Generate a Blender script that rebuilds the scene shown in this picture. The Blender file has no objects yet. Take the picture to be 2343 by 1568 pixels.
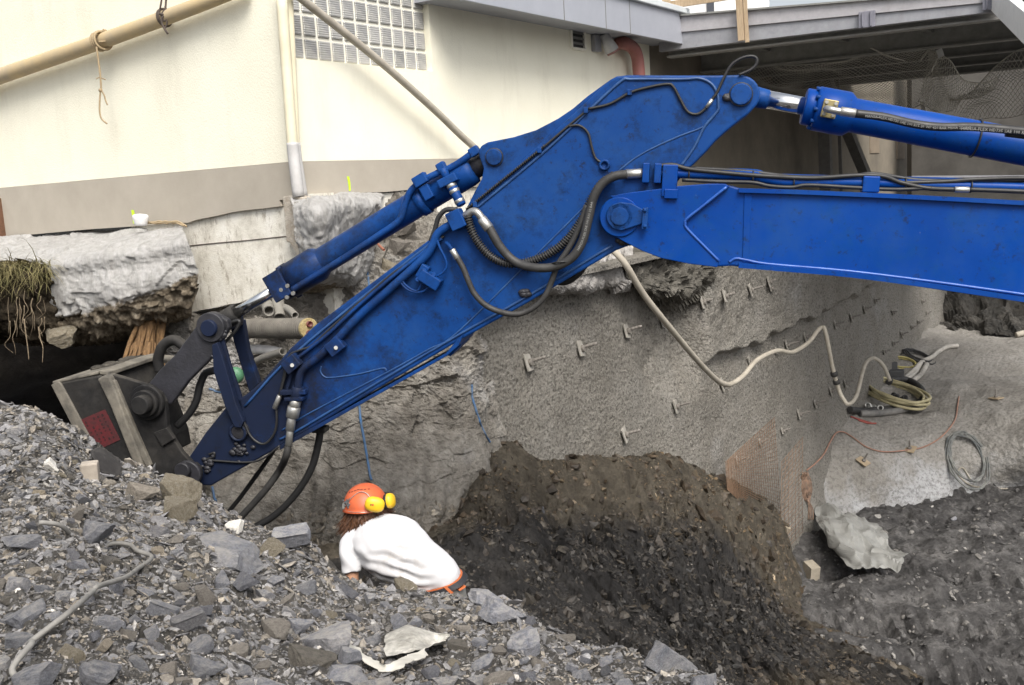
import bpy, math, random
import numpy as np
from mathutils import Vector, Matrix
from mathutils.bvhtree import BVHTree
scene = bpy.context.scene
COL = scene.collection
random.seed(7); RNG = np.random.default_rng(7)
# ---------------------------------------------------------------- camera
W, H, F = 2342.0, 1568.0, 2300.0
PITCH, ROLL, CAMZ = math.radians(8.82), math.radians(-3.5), 6.5
cam = bpy.data.cameras.new('camera'); camo = bpy.data.objects.new('camera', cam); COL.objects.link(camo)
CR = Matrix.Rotation(math.pi/2 - PITCH, 3, 'X') @ Matrix.Rotation(ROLL, 3, 'Z')
camo.matrix_world = Matrix.Translation((0, 0, CAMZ)) @ CR.to_4x4()
cam.sensor_width = 36.0; cam.lens = F / W * 36.0; cam.clip_start = 0.05; cam.clip_end = 400
scene.camera = camo
# ---------------------------------------------------------------- light
SUN_EL, SUN_AZ = math.radians(50), math.radians(163)     # azimuth clockwise from +Y
w = bpy.data.worlds.new('World'); scene.world = w; w.use_nodes = True
nt = w.node_tree
sky = nt.nodes.new('ShaderNodeTexSky'); sky.sky_type = 'NISHITA'; sky.sun_disc = False
sky.sun_elevation = SUN_EL; sky.sun_rotation = SUN_AZ; sky.dust_density = 5.0; sky.air_density = 1.0; sky.ozone_density = 1.0
bg = nt.nodes['Background']; bg.inputs['Strength'].default_value = 0.10
hs = nt.nodes.new('ShaderNodeHueSaturation'); hs.inputs['Saturation'].default_value = 0.35
nt.links.new(sky.outputs[0], hs.inputs['Color']); nt.links.new(hs.outputs[0], bg.inputs['Color'])
sl = bpy.data.lights.new('sun', 'SUN'); sl.energy = 1.4; sl.angle = math.radians(30); sl.color = (1.0, 0.95, 0.87)
so = bpy.data.objects.new('sun', sl); COL.objects.link(so)
sd = Vector((math.sin(SUN_AZ)*math.cos(SUN_EL), math.cos(SUN_AZ)*math.cos(SUN_EL), math.sin(SUN_EL)))
so.rotation_euler = sd.to_track_quat('Z', 'Y').to_euler(); so.location = (6, -8, 22)
scene.view_settings.view_transform = 'Standard'; scene.view_settings.look = 'None'
scene.view_settings.exposure = 1.12; scene.view_settings.gamma = 1.0
# ---------------------------------------------------------------- pixel rays -> places
def ray(px, py):
    return CR @ Vector(((px - W/2)/F, -(py - H/2)/F, -1.0))
CAM = Vector((0, 0, CAMZ))
def at(px, py, Y):
    d = ray(px, py); return CAM + d*(Y/d.y)
def onplane(px, py, p0, n):
    d = ray(px, py); return CAM + d*((p0 - CAM).dot(n)/d.dot(n))
def onz(px, py, z):
    d = ray(px, py); return CAM + d*((z - CAMZ)/d.z)
# ---------------------------------------------------------------- noise
_P = np.random.default_rng(3).permutation(512).astype(np.int64)
_G = np.random.default_rng(4).normal(size=(512, 3)); _G /= np.linalg.norm(_G, axis=1)[:, None]
def pn(p, s=1.0, seed=0):
    p = np.asarray(p, float)*s + seed*17.37
    i = np.floor(p).astype(np.int64); f = p - i; u = f*f*f*(f*(f*6 - 15) + 10)
    r = 0
    for dx in (0, 1):
        for dy in (0, 1):
            for dz in (0, 1):
                h = _P[(_P[(_P[(i[:, 0]+dx) & 511] + i[:, 1]+dy) & 511] + i[:, 2]+dz) & 511]
                g = _G[h]; dd = (g*(f - np.array([dx, dy, dz]))).sum(1)
                wx = u[:, 0] if dx else 1-u[:, 0]; wy = u[:, 1] if dy else 1-u[:, 1]; wz = u[:, 2] if dz else 1-u[:, 2]
                r = r + dd*wx*wy*wz
    return r*1.6
def fbm(p, s=1.0, o=4, seed=0, g=0.5):
    r = 0; a = 1.0; t = 0
    for k in range(o):
        r = r + a*pn(p, s*2**k, seed+k); t += a; a *= g
    return r/t*1.3
def cell(p, s=1.0, seed=0):
    """flat random value and edge distance of a 3D cellular pattern"""
    p = np.asarray(p, float)*s + seed*9.1
    i = np.floor(p).astype(np.int64); f1 = np.full(len(p), 9.0); f2 = f1.copy(); v = np.zeros(len(p))
    for dx in (-1, 0, 1):
        for dy in (-1, 0, 1):
            for dz in (-1, 0, 1):
                h = _P[(_P[(_P[(i[:, 0]+dx) & 511] + i[:, 1]+dy) & 511] + i[:, 2]+dz) & 511]
                q = i + np.array([dx, dy, dz]) + 0.5 + 0.42*_G[h]
                d = np.linalg.norm(p - q, axis=1)
                nearer = d < f1
                f2 = np.where(nearer, f1, np.minimum(f2, d)); v = np.where(nearer, h/511.0, v); f1 = np.where(nearer, d, f1)
    return v, f2 - f1
# ---------------------------------------------------------------- meshes, things
ORG = {}
def link(o, parent=None):
    COL.objects.link(o)
    if parent is not None: o.parent = parent
    return o
def tag(o, label=None, cat=None, group=None, kind=None):
    if label: o['label'] = label
    if cat: o['category'] = cat
    if group: o['group'] = group
    if kind: o['kind'] = kind
    return o
def thing(name, loc, label, cat, group=None):
    o = bpy.data.objects.new(name, None); o.location = loc; o.empty_display_size = 0.1; link(o)
    ORG[o.name] = Vector(loc); return tag(o, label, cat, group)
def mesh_np(name, V, Fc, smooth=True):
    me = bpy.data.meshes.new(name); V = np.asarray(V, np.float32); Fc = np.asarray(Fc, np.int32); k = Fc.shape[1]
    me.vertices.add(len(V)); me.vertices.foreach_set('co', V.ravel())
    me.loops.add(Fc.size); me.loops.foreach_set('vertex_index', Fc.ravel())
    me.polygons.add(len(Fc)); me.polygons.foreach_set('loop_start', np.arange(len(Fc), dtype=np.int32)*k)
    me.polygons.foreach_set('use_smooth', np.full(len(Fc), smooth))
    me.update(calc_edges=True); return me
def obj(name, me, mat, parent=None, loc=None):
    o = bpy.data.objects.new(name, me)
    if mat is not None and not me.materials: me.materials.append(mat)
    if loc is not None: o.location = loc
    link(o, parent)
    if parent is not None and parent.name in ORG: ORG[o.name] = ORG[parent.name]
    return o
def spline(pts, n=8, closed=False):
    P = [Vector(p) for p in pts]
    if len(P) < 3: 
        return [P[0].lerp(P[-1], i/n) for i in range(n+1)]
    out = []; L = len(P)
    for i in range(L if closed else L-1):
        p0 = P[(i-1) % L] if closed or i > 0 else P[0]*2 - P[1]
        p1 = P[i]; p2 = P[(i+1) % L]
        p3 = P[(i+2) % L] if closed or i+2 < L else P[-1]*2 - P[-2]
        for k in range(n):
            t = k/n
            out.append(0.5*((2*p1) + (p2-p0)*t + (2*p0-5*p1+4*p2-p3)*t*t + (3*p1-p0-3*p2+p3)*t**3))
    if not closed: out.append(P[-1])
    return out
class MB:
    def __init__(s): s.v = []; s.f = []; s.sm = []
    def add(s, vs, fs, smooth=False):
        b = len(s.v); s.v += [Vector(x) for x in vs]; s.f += [tuple(i+b for i in f) for f in fs]; s.sm += [smooth]*len(fs); return s
    def prism(s, front, back_vec):
        n = len(front); bv = Vector(back_vec); a = [Vector(p) for p in front]; b = [p + bv for p in a]
        fs = [tuple(range(n)), tuple(range(2*n-1, n-1, -1))] + [(i, i+n, (i+1) % n + n, (i+1) % n) for i in range(n)]
        return s.add(a + b, fs)
    def box(s, c, ax, ay, az):
        c, ax, ay, az = map(Vector, (c, ax, ay, az))
        vs = [c + ax*i + ay*j + az*k for i in (-1, 1) for j in (-1, 1) for k in (-1, 1)]
        return s.add(vs, [(0,1,3,2),(4,6,7,5),(0,4,5,1),(2,3,7,6),(0,2,6,4),(1,5,7,3)])
    def bar(s, a, b, wx, wz, up=(0, 0, 1)):
        a, b = Vector(a), Vector(b); d = (b-a); l = d.length/2; d.normalize()
        x = d.cross(Vector(up)).normalized(); z = x.cross(d)
        return s.box((a+b)/2, x*wx/2, d*l, z*wz/2)
    def tube(s, pts, r, n=8, sm=8, caps=True, raw=False):
        P = [Vector(p) for p in pts] if raw else spline(pts, sm)
        m = len(P); R = r if callable(r) else (lambda t: r)
        T = [(P[min(i+1, m-1)] - P[max(i-1, 0)]).normalized() for i in range(m)]
        u = T[0].orthogonal().normalized(); vs = []
        for i in range(m):
            u = (u - T[i]*u.dot(T[i]))
            u = u.normalized() if u.length > 1e-6 else T[i].orthogonal().normalized()
            w_ = T[i].cross(u); rr = R(i/(m-1))
            for k in range(n):
                a = 2*math.pi*k/n; vs.append(P[i] + (u*math.cos(a) + w_*math.sin(a))*rr)
        fs = [(i*n+k, i*n+(k+1) % n, (i+1)*n+(k+1) % n, (i+1)*n+k) for i in range(m-1) for k in range(n)]
        s.add(vs, fs, True)
        if caps:
            b = len(s.v) - len(vs); s.f += [tuple(b+k for k in range(n-1, -1, -1)), tuple(b+(m-1)*n+k for k in range(n))]; s.sm += [False, False]
        return s
    def cyl(s, a, b, r, n=24, r2=None, bev=0.0):
        """straight round piece with crisp rims"""
        a, b = Vector(a), Vector(b); d = (b-a).normalized(); u = d.orthogonal().normalized(); w_ = d.cross(u)
        r2 = r if r2 is None else r2
        pr = [(a, r-bev), (a + d*bev, r), (b - d*bev, r2), (b, r2-bev)] if bev else [(a, r), (b, r2)]
        vs = [c + (u*math.cos(2*math.pi*k/n) + w_*math.sin(2*math.pi*k/n))*q for c, q in pr for k in range(n)]
        m = len(pr); b0 = len(s.v)
        s.add(vs, [(i*n+k, i*n+(k+1) % n, (i+1)*n+(k+1) % n, (i+1)*n+k) for i in range(m-1) for k in range(n)], True)
        s.f += [tuple(b0+k for k in range(n-1, -1, -1)), tuple(b0+(m-1)*n+k for k in range(n))]; s.sm += [False, False]
        return s
    def lathe(s, a, d, prof, n=28):
        """prof: list of (distance along d, radius)"""
        a, d = Vector(a), Vector(d).normalized(); u = d.orthogonal().normalized(); w_ = d.cross(u)
        vs = [a + d*h + (u*math.cos(2*math.pi*k/n) + w_*math.sin(2*math.pi*k/n))*r for h, r in prof for k in range(n)]
        m = len(prof)
        s.add(vs, [(i*n+k, i*n+(k+1) % n, (i+1)*n+(k+1) % n, (i+1)*n+k) for i in range(m-1) for k in range(n)], True)
        return s
    def ball(s, c, ax, ay, az, nu=16, nv=10):
        c, ax, ay, az = map(Vector, (c, ax, ay, az)); vs = []
        for j in range(nv+1):
            t = math.pi*j/nv
            for i in range(nu):
                p = 2*math.pi*i/nu; vs.append(c + ax*math.sin(t)*math.cos(p) + ay*math.sin(t)*math.sin(p) + az*math.cos(t))
        return s.add(vs, [(j*nu+i, j*nu+(i+1) % nu, (j+1)*nu+(i+1) % nu, (j+1)*nu+i) for j in range(nv) for i in range(nu)], True)
    def build(s, name, mat, parent=None, bevel=0.0, origin=None, segs=2, label=None):
        o0 = ORG[parent.name] if parent is not None else (Vector(origin) if origin is not None else Vector((0, 0, 0)))
        me = bpy.data.meshes.new(name); me.from_pydata([v - o0 for v in s.v], [], s.f)
        me.polygons.foreach_set('use_smooth', s.sm); me.update()
        o = obj(name, me, mat, parent, None if parent is not None else o0)
        if parent is None: ORG[o.name] = o0
        if bevel:
            import bmesh
            bm = bmesh.new(); bm.from_mesh(me)
            bmesh.ops.recalc_face_normals(bm, faces=bm.faces)
            m = o.modifiers.new('bevel', 'BEVEL'); m.width = bevel; m.segments = segs; m.limit_method = 'ANGLE'; m.angle_limit = math.radians(40); m.harden_normals = False
            bm.to_mesh(me); bm.free()
        else:
            import bmesh
            bm = bmesh.new(); bm.from_mesh(me); bmesh.ops.recalc_face_normals(bm, faces=bm.faces); bm.to_mesh(me); bm.free()
        if label: o['label'] = label
        return o
def patch(name, rows, nu, nv, mat, disp=None, parent=None, smooth=True):
    """a loft through rows of places; disp(P, N, U, V) moves the points in the world"""
    R = []
    for r in rows:
        r = spline(r, 10); L = [0]
        for a, b in zip(r, r[1:]): L.append(L[-1] + (b-a).length)
        A = np.array([tuple(p) for p in r]); t = np.array(L)/L[-1]
        q = np.linspace(0, 1, nu); R.append(np.stack([np.interp(q, t, A[:, k]) for k in range(3)], 1))
    R = np.array(R)
    m = len(rows); cols = []
    vq = np.linspace(0, m-1, nv)
    i1 = np.clip(vq.astype(int), 0, m-2); t = (vq - i1)[:, None, None]
    g = lambda i: R[np.clip(i, 0, m-1)]
    p0 = np.where((i1 > 0)[:, None, None], g(i1-1), 2*g(i1) - g(i1+1)); p1 = g(i1); p2 = g(i1+1)
    p3 = np.where((i1 < m-2)[:, None, None], g(i1+2), 2*g(i1+1) - g(i1))
    G = 0.5*(2*p1 + (p2-p0)*t + (2*p0-5*p1+4*p2-p3)*t**2 + (3*p1-p0-3*p2+p3)*t**3)
    du = np.gradient(G, axis=1); dv = np.gradient(G, axis=0)
    N = np.cross(du, dv); N /= np.linalg.norm(N, axis=2)[..., None] + 1e-9
    V = G.reshape(-1, 3); N = N.reshape(-1, 3)
    tocam = np.array([0, 0, CAMZ]) - V
    if (N*tocam).sum() < 0: N = -N
    UU, VV = np.meshgrid(np.linspace(0, 1, nu), np.linspace(0, 1, nv)); 
    if disp is not None: V = disp(V, N, UU.ravel(), VV.ravel())
    idx = np.arange(nu*nv).reshape(nv, nu)
    Fc = np.stack([idx[:-1, :-1], idx[1:, :-1], idx[1:, 1:], idx[:-1, 1:]], -1).reshape(-1, 4)
    a, b, c = V[Fc[:, 0]], V[Fc[:, 1]], V[Fc[:, 2]]
    if ((np.cross(b-a, c-a))*(np.array([0, 0, CAMZ]) - a)).sum() < 0: Fc = Fc[:, ::-1]
    return obj(name, mesh_np(name, V, Fc, smooth), mat, parent)
# ---------------------------------------------------------------- materials
class NT:
    def __init__(s, name):
        s.m = bpy.data.materials.new(name); s.m.use_nodes = True; s.t = s.m.node_tree; s.b = s.t.nodes['Principled BSDF']
    def n(s, t, **k):
        x = s.t.nodes.new(t)
        for a, b in k.items(): setattr(x, a, b)
        return x
    def l(s, a, b): s.t.links.new(a, b)
    def coord(s, kind='pos'):
        if kind == 'pos': return s.n('ShaderNodeNewGeometry').outputs['Position']
        return s.n('ShaderNodeTexCoord').outputs['Object']
    def noise(s, co, scale, detail=6, rough=0.6, stretch=None):
        if stretch:
            mp = s.n('ShaderNodeMapping'); mp.inputs['Scale'].default_value = stretch[:3]
            if len(stretch) > 3: mp.inputs['Rotation'].default_value = stretch[3:]
            s.l(co, mp.inputs['Vector']); co = mp.outputs[0]
        x = s.n('ShaderNodeTexNoise'); x.inputs['Scale'].default_value = scale; x.inputs['Detail'].default_value = detail; x.inputs['Roughness'].default_value = rough
        s.l(co, x.inputs['Vector']); return x.outputs['Fac']
    def ramp(s, fac, stops):
        r = s.n('ShaderNodeValToRGB'); e = r.color_ramp.elements
        while len(e) < len(stops): e.new(0.5)
        for q, (p, c) in zip(e, stops): q.position = p; q.color = (c, c, c, 1) if isinstance(c, (int, float)) else (*c, 1)
        s.l(fac, r.inputs[0]); return r.outputs[0]
    def mix(s, fac, a, b, mode='MIX'):
        x = s.n('ShaderNodeMix', data_type='RGBA', blend_type=mode)
        for k, v in ((0, fac), (6, a), (7, b)):
            if hasattr(v, 'links'): s.l(v, x.inputs[k])
            elif k == 0: x.inputs[0].default_value = v
            else: x.inputs[k].default_value = (*v, 1)
        return x.outputs[2]
    def math(s, op, a, b=0.0):
        x = s.n('ShaderNodeMath', operation=op)
        for i, v in enumerate((a, b)):
            if hasattr(v, 'links'): s.l(v, x.inputs[i])
            else: x.inputs[i].default_value = v
        return x.outputs[0]
    def bump(s, h, strength=0.5, dist=0.01, prev=None):
        x = s.n('ShaderNodeBump'); x.inputs['Strength'].default_value = strength; x.inputs['Distance'].default_value = dist
        s.l(h, x.inputs['Height'])
        if prev is not None: s.l(prev, x.inputs['Normal'])
        return x.outputs[0]
    def fin(s, col=None, rough=0.8, normal=None, metallic=0.0, spec=0.5):
        if col is not None:
            if hasattr(col, 'links'): s.l(col, s.b.inputs['Base Color'])
            else: s.b.inputs['Base Color'].default_value = (*col, 1)
        if hasattr(rough, 'links'): s.l(rough, s.b.inputs['Roughness'])
        else: s.b.inputs['Roughness'].default_value = rough
        if normal is not None: s.l(normal, s.b.inputs['Normal'])
        s.b.inputs['Metallic'].default_value = metallic; s.b.inputs['Specular IOR Level'].default_value = spec
        return s.m
def simple(name, a, b=None, scale=8, rough=0.7, bump=0.3, bscale=60, bdist=0.004, metallic=0.0, kind='pos', stretch=None, spec=0.5):
    m = NT(name); co = m.coord(kind); b = b or tuple(x*0.75 for x in a)
    f = m.noise(co, scale, 7, 0.65, stretch); c = m.ramp(f, [(0.3, b), (0.68, a)])
    nb = m.bump(m.noise(co, bscale, 5, 0.7, stretch), bump, bdist) if bump else None
    r = m.ramp(f, [(0.3, min(1, rough+0.12)), (0.7, max(0.05, rough-0.08))])
    return m.fin(c, r, nb, metallic, spec)
def rocky(name, cols, scale, dust=None, dustamt=0.5, bump=0.8, bscale=25, bdist=0.03, strat=None, rough=0.85, white=None, rnd=0.0, kind='pos', tint=False, spec=0.35):
    m = NT(name); co = m.coord(kind)
    f = m.noise(co, scale, 9, 0.68, strat); n = len(cols)
    c = m.ramp(f, [(0.28 + 0.44*i/max(1, n-1), q) for i, q in enumerate(cols)])
    f2 = m.noise(co, scale*4.3, 6, 0.7)
    c = m.mix(m.ramp(f2, [(0.35, 0.55), (0.65, 0.0)]), c, tuple(x*0.5 for x in cols[0]))
    if dust is not None:
        g = m.n('ShaderNodeNewGeometry'); sx = m.n('ShaderNodeSeparateXYZ'); m.l(g.outputs['Normal'], sx.inputs[0])
        fd = m.math('MULTIPLY', m.ramp(sx.outputs[2], [(0.1, 0.25), (0.8, 1.0)]), m.ramp(m.noise(co, scale*0.7, 6, 0.7), [(0.38, 0.0), (0.62, dustamt)]))
        c = m.mix(fd, c, dust)
    if white is not None:
        fw = m.ramp(m.noise(co, scale*0.45, 5, 0.6), [(white[1], 0.0), (white[1]+0.14, 1.0)])
        c = m.mix(m.math('MULTIPLY', fw, white[2]), c, white[0])
    if rnd:
        oi = m.n('ShaderNodeObjectInfo')
        c = m.mix(rnd, c, m.ramp(oi.outputs['Random'], [(0.0, (0.35,)*3), (0.45, (0.9, 0.9, 0.95)), (0.75, (1.25, 1.25, 1.3)), (1.0, (1.7, 1.55, 1.3))]), 'MULTIPLY')
    if tint:
        a = m.n('ShaderNodeAttribute', attribute_name='tint'); c = m.mix(1.0, c, a.outputs['Color'], 'MULTIPLY')
    h = m.noise(co, bscale, 8, 0.75, strat)
    return m.fin(c, rough, m.bump(h, bump, bdist), 0, spec)
# ================================================================ materials in use
M_CREAM = None
def _cream():
    m = NT('cream_render'); co = m.coord()
    c = m.ramp(m.noise(co, 1.3, 6, 0.6), [(0.3, (0.83, 0.80, 0.66)), (0.7, (0.88, 0.855, 0.72))])
    st = m.ramp(m.noise(co, 2.2, 6, 0.7, (1, 1, 0.25)), [(0.52, 0.0), (0.8, 0.30)])
    c = m.mix(st, c, (0.5, 0.46, 0.36)); c = m.mix(m.ramp(m.noise(co, 12, 8, 0.8), [(0.62, 0.0), (0.74, 0.3)]), c, (0.48, 0.43, 0.34))
    return m.fin(c, 0.92, m.bump(m.noise(co, 55, 5, 0.7), 0.55, 0.008), 0, 0.2)
M_CREAM = _cream()
def _plinth():
    m = NT('grey_plinth_paint'); co = m.coord()
    c = m.ramp(m.noise(co, 2.0, 7, 0.65), [(0.3, (0.37, 0.335, 0.28)), (0.7, (0.44, 0.40, 0.34))])
    c = m.mix(m.ramp(m.noise(co, 9, 8, 0.8), [(0.62, 0.0), (0.75, 0.35)]), c, (0.22, 0.19, 0.15))
    return m.fin(c, 0.85, m.bump(m.noise(co, 60, 4, 0.7), 0.3, 0.004), 0, 0.25)
M_PLINTH = _plinth()
def _foundation():
    m = NT('old_poured_concrete'); co = m.coord()
    c = m.ramp(m.noise(co, 3.0, 9, 0.72), [(0.25, (0.42, 0.385, 0.32)), (0.5, (0.74, 0.71, 0.63)), (0.7, (0.84, 0.82, 0.76))])
    c = m.mix(m.ramp(m.noise(co, 14, 8, 0.8, (1, 1, 0.4)), [(0.53, 0.0), (0.66, 0.8)]), c, (0.27, 0.225, 0.165))
    return m.fin(c, 0.95, m.bump(m.noise(co, 34, 8, 0.75), 0.6, 0.012), 0, 0.15)
M_FOUND = _foundation()
M_WHITECONC = rocky('broken_pale_concrete', [(0.24, 0.225, 0.205), (0.46, 0.44, 0.42), (0.64, 0.63, 0.62)], 3.0, bump=0.9, bscale=16, bdist=0.05, rough=0.95, strat=(1, 1, 0.35, 0.3, 0.2, 0))
def _blockconc():
    """broken slab: chalky sawn face, brown crumbly aggregate where the broken relief is deep"""
    m = NT('broken_slab_concrete'); co = m.coord()
    a = m.n('ShaderNodeAttribute', attribute_name='tint')
    f = m.noise(co, 13, 8, 0.75, (1, 1, 0.28, 0.35, 0.25, 0))
    pale = m.ramp(f, [(0.25, (0.30, 0.287, 0.268)), (0.45, (0.45, 0.44, 0.422)), (0.65, (0.57, 0.562, 0.55))]); pale = m.mix(m.ramp(m.noise(co, 26, 5, 0.75), [(0.60, 0.0), (0.70, 0.6)]), pale, (0.22, 0.205, 0.185)); pale = m.mix(m.ramp(m.noise(co, 2.0, 5, 0.6), [(0.5, 0.0), (0.7, 0.4)]), pale, (0.36, 0.345, 0.33))
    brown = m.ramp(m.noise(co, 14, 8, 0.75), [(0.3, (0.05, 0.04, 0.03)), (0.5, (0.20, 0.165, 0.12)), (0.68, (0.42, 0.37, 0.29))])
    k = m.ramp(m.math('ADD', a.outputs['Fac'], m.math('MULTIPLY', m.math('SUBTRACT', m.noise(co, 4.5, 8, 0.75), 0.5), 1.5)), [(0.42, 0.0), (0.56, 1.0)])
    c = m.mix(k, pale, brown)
    return m.fin(c, 0.95, m.bump(m.noise(co, 30, 8, 0.8, (1, 1, 0.45, 0.3, 0.2, 0)), 1.0, 0.03), 0, 0.15)
M_BLOCK = _blockconc()
M_GLASSB = None
def _glassblock():
    m = NT('ribbed_glass_block'); co = m.coord('obj')
    wv = m.n('ShaderNodeTexWave', wave_type='BANDS', bands_direction='Z'); wv.inputs['Scale'].default_value = 16; m.l(co, wv.inputs['Vector'])
    oi = m.n('ShaderNodeObjectInfo')
    c = m.mix(m.ramp(oi.outputs['Random'], [(0, 0.0), (1, 1.0)]), (0.26, 0.262, 0.258), (0.40, 0.398, 0.39))
    c = m.mix(m.ramp(m.noise(co, 7, 5, 0.6), [(0.45, 0), (0.7, 0.5)]), c, (0.55, 0.53, 0.48))
    return m.fin(c, 0.16, m.bump(wv.outputs['Fac'], 0.5, 0.006), 0, 0.6)
M_GLASSB = _glassblock()
M_GROUT = simple('window_grout', (0.86, 0.84, 0.74), (0.76, 0.73, 0.63), 9, 0.9)
M_FASCIA = simple('grey_fascia_sheet', (0.40, 0.415, 0.46), (0.33, 0.345, 0.39), 0.9, 0.45, 0.05, 3, metallic=0.1)
def _steel(name, a, b):
    m = NT(name); co = m.coord(); f = m.noise(co, 7, 8, 0.75)
    c = m.ramp(f, [(0.3, b), (0.65, a)])
    c = m.mix(m.ramp(m.noise(co, 4, 6, 0.7, (1, 1, 0.2)), [(0.58, 0), (0.8, 0.4)]), c, (0.22, 0.19, 0.17))
    return m.fin(c, m.ramp(f, [(0.3, 0.65), (0.7, 0.45)]), m.bump(f, 0.08, 0.004), 0.35, 0.4)
M_GALV = _steel('weathered_galvanised_steel', (0.34, 0.345, 0.37), (0.26, 0.265, 0.285))
M_DARKSTEEL = _steel('dark_joist_steel', (0.28, 0.28, 0.265), (0.20, 0.20, 0.19))
M_SOFFIT = simple('dark_soffit_boards', (0.17, 0.17, 0.16), (0.11, 0.11, 0.105), 3, 0.8)
M_TIMBER = simple('raw_timber', (0.47, 0.36, 0.24), (0.30, 0.22, 0.14), 12, 0.85, 0.4, 40, stretch=(6, 6, 0.6))
M_BACKWALL = simple('shaded_beige_wall', (0.235, 0.205, 0.16), (0.15, 0.132, 0.105), 1.2, 0.9, 0.3, 40)  # canopy shade put into the colour of the wall behind it
M_PIPECREAM = simple('cream_plastic_pipe', (0.80, 0.74, 0.55), (0.66, 0.60, 0.44), 3, 0.5, 0.1, 20)
M_PIPEGREY = simple('grey_plastic_pipe', (0.56, 0.55, 0.54), (0.40, 0.39, 0.38), 5, 0.55, 0.15, 20)
M_REDPIPE = simple('dull_red_pipe', (0.30, 0.115, 0.10), (0.22, 0.09, 0.08), 4, 0.5, 0.1)
M_HOSE = simple('dusty_beige_hose', (0.46, 0.42, 0.35), (0.31, 0.28, 0.23), 6, 0.75, 0.25, 50)
M_POLE = simple('ochre_pole', (0.52, 0.40, 0.22), (0.40, 0.33, 0.23), 4, 0.75, 0.25, 40)
M_ROPE = simple('hemp_rope', (0.42, 0.33, 0.20), (0.28, 0.21, 0.13), 60, 0.95, 0.5, 200)
M_RUSTWIRE = simple('rusty_wire', (0.10, 0.075, 0.06), (0.05, 0.04, 0.035), 30, 0.8)
M_BLACK = simple('black_rubber', (0.022, 0.022, 0.022), (0.014, 0.014, 0.015), 9, 0.5, 0.15, 60)
M_BLACKDUST = simple('dusty_black_rubber', (0.045, 0.043, 0.041), (0.018, 0.018, 0.018), 9, 0.6, 0.15, 60)
def _shot():
    m = NT('sprayed_concrete'); co = m.coord()
    f = m.noise(co, 0.8, 8, 0.65)
    c = m.ramp(f, [(0.25, (0.23, 0.214, 0.186)), (0.5, (0.285, 0.268, 0.238)), (0.75, (0.345, 0.33, 0.30))])
    c = m.mix(m.ramp(m.noise(co, 0.55, 5, 0.6), [(0.6, 0.0), (0.76, 0.45)]), c, (0.48, 0.48, 0.48))
    c = m.mix(m.ramp(m.noise(co, 1.6, 6, 0.7, (1, 1, 0.12)), [(0.56, 0.0), (0.75, 0.35)]), c, (0.34, 0.31, 0.26))
    v = m.n('ShaderNodeTexVoronoi', feature='SMOOTH_F1'); v.inputs['Scale'].default_value = 30; m.l(co, v.inputs['Vector'])
    n1 = m.bump(v.outputs['Distance'], 0.9, 0.04); n2 = m.bump(m.noise(co, 24, 6, 0.8), 0.9, 0.05, n1)
    c = m.mix(m.ramp(m.noise(co, 24, 3, 0.65), [(0.38, 0.7), (0.49, 0.0)]), c, (0.105, 0.098, 0.085)); c = m.mix(m.ramp(m.noise(co, 30, 3, 0.6), [(0.56, 0.0), (0.66, 0.5)]), c, (0.40, 0.385, 0.355))
    return m.fin(c, 0.95, n2, 0, 0.15)
M_SHOT = _shot()
M_CLIFF = rocky('hewn_schist', [(0.19, 0.17, 0.145), (0.34, 0.315, 0.275), (0.50, 0.475, 0.43)], 2.4, bump=1.0, bscale=16, bdist=0.05, strat=(1.6, 1, 1.3, 0.3, 0.35, 0.2), rough=0.93, white=((0.52, 0.52, 0.53), 0.55, 0.5))
def _spoil():
    m = NT('damp_spoil_soil'); co = m.coord(); a = m.n('ShaderNodeAttribute', attribute_name='tint')
    f = m.noise(co, 3.0, 9, 0.75)
    br = m.ramp(f, [(0.28, (0.034, 0.029, 0.022)), (0.5, (0.082, 0.070, 0.053)), (0.7, (0.155, 0.135, 0.104))]); bl = m.ramp(f, [(0.28, (0.010, 0.010, 0.010)), (0.5, (0.032, 0.030, 0.029)), (0.7, (0.075, 0.07, 0.064))])
    k = m.ramp(m.math('ADD', a.outputs['Fac'], m.math('MULTIPLY', m.math('SUBTRACT', m.noise(co, 1.6, 8, 0.75), 0.5), 1.7)), [(0.25, 0.0), (0.75, 1.0)])
    return m.fin(m.mix(k, br, bl), 0.88, m.bump(m.noise(co, 20, 8, 0.8), 1.0, 0.05), 0, 0.25)
M_SPOIL = _spoil()
M_DARKSOIL = rocky('damp_dark_spoil', [(0.020, 0.018, 0.016), (0.055, 0.046, 0.035), (0.105, 0.085, 0.06)], 1.6, bump=1.0, bscale=12, bdist=0.08, rough=0.9, spec=0.3)
M_FLOOR = rocky('muddy_pit_floor', [(0.035, 0.034, 0.034), (0.125, 0.12, 0.118), (0.30, 0.29, 0.28)], 2.2, bump=1.0, bscale=12, bdist=0.10, strat=(0.7, 1.4, 1), rough=0.9)
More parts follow.
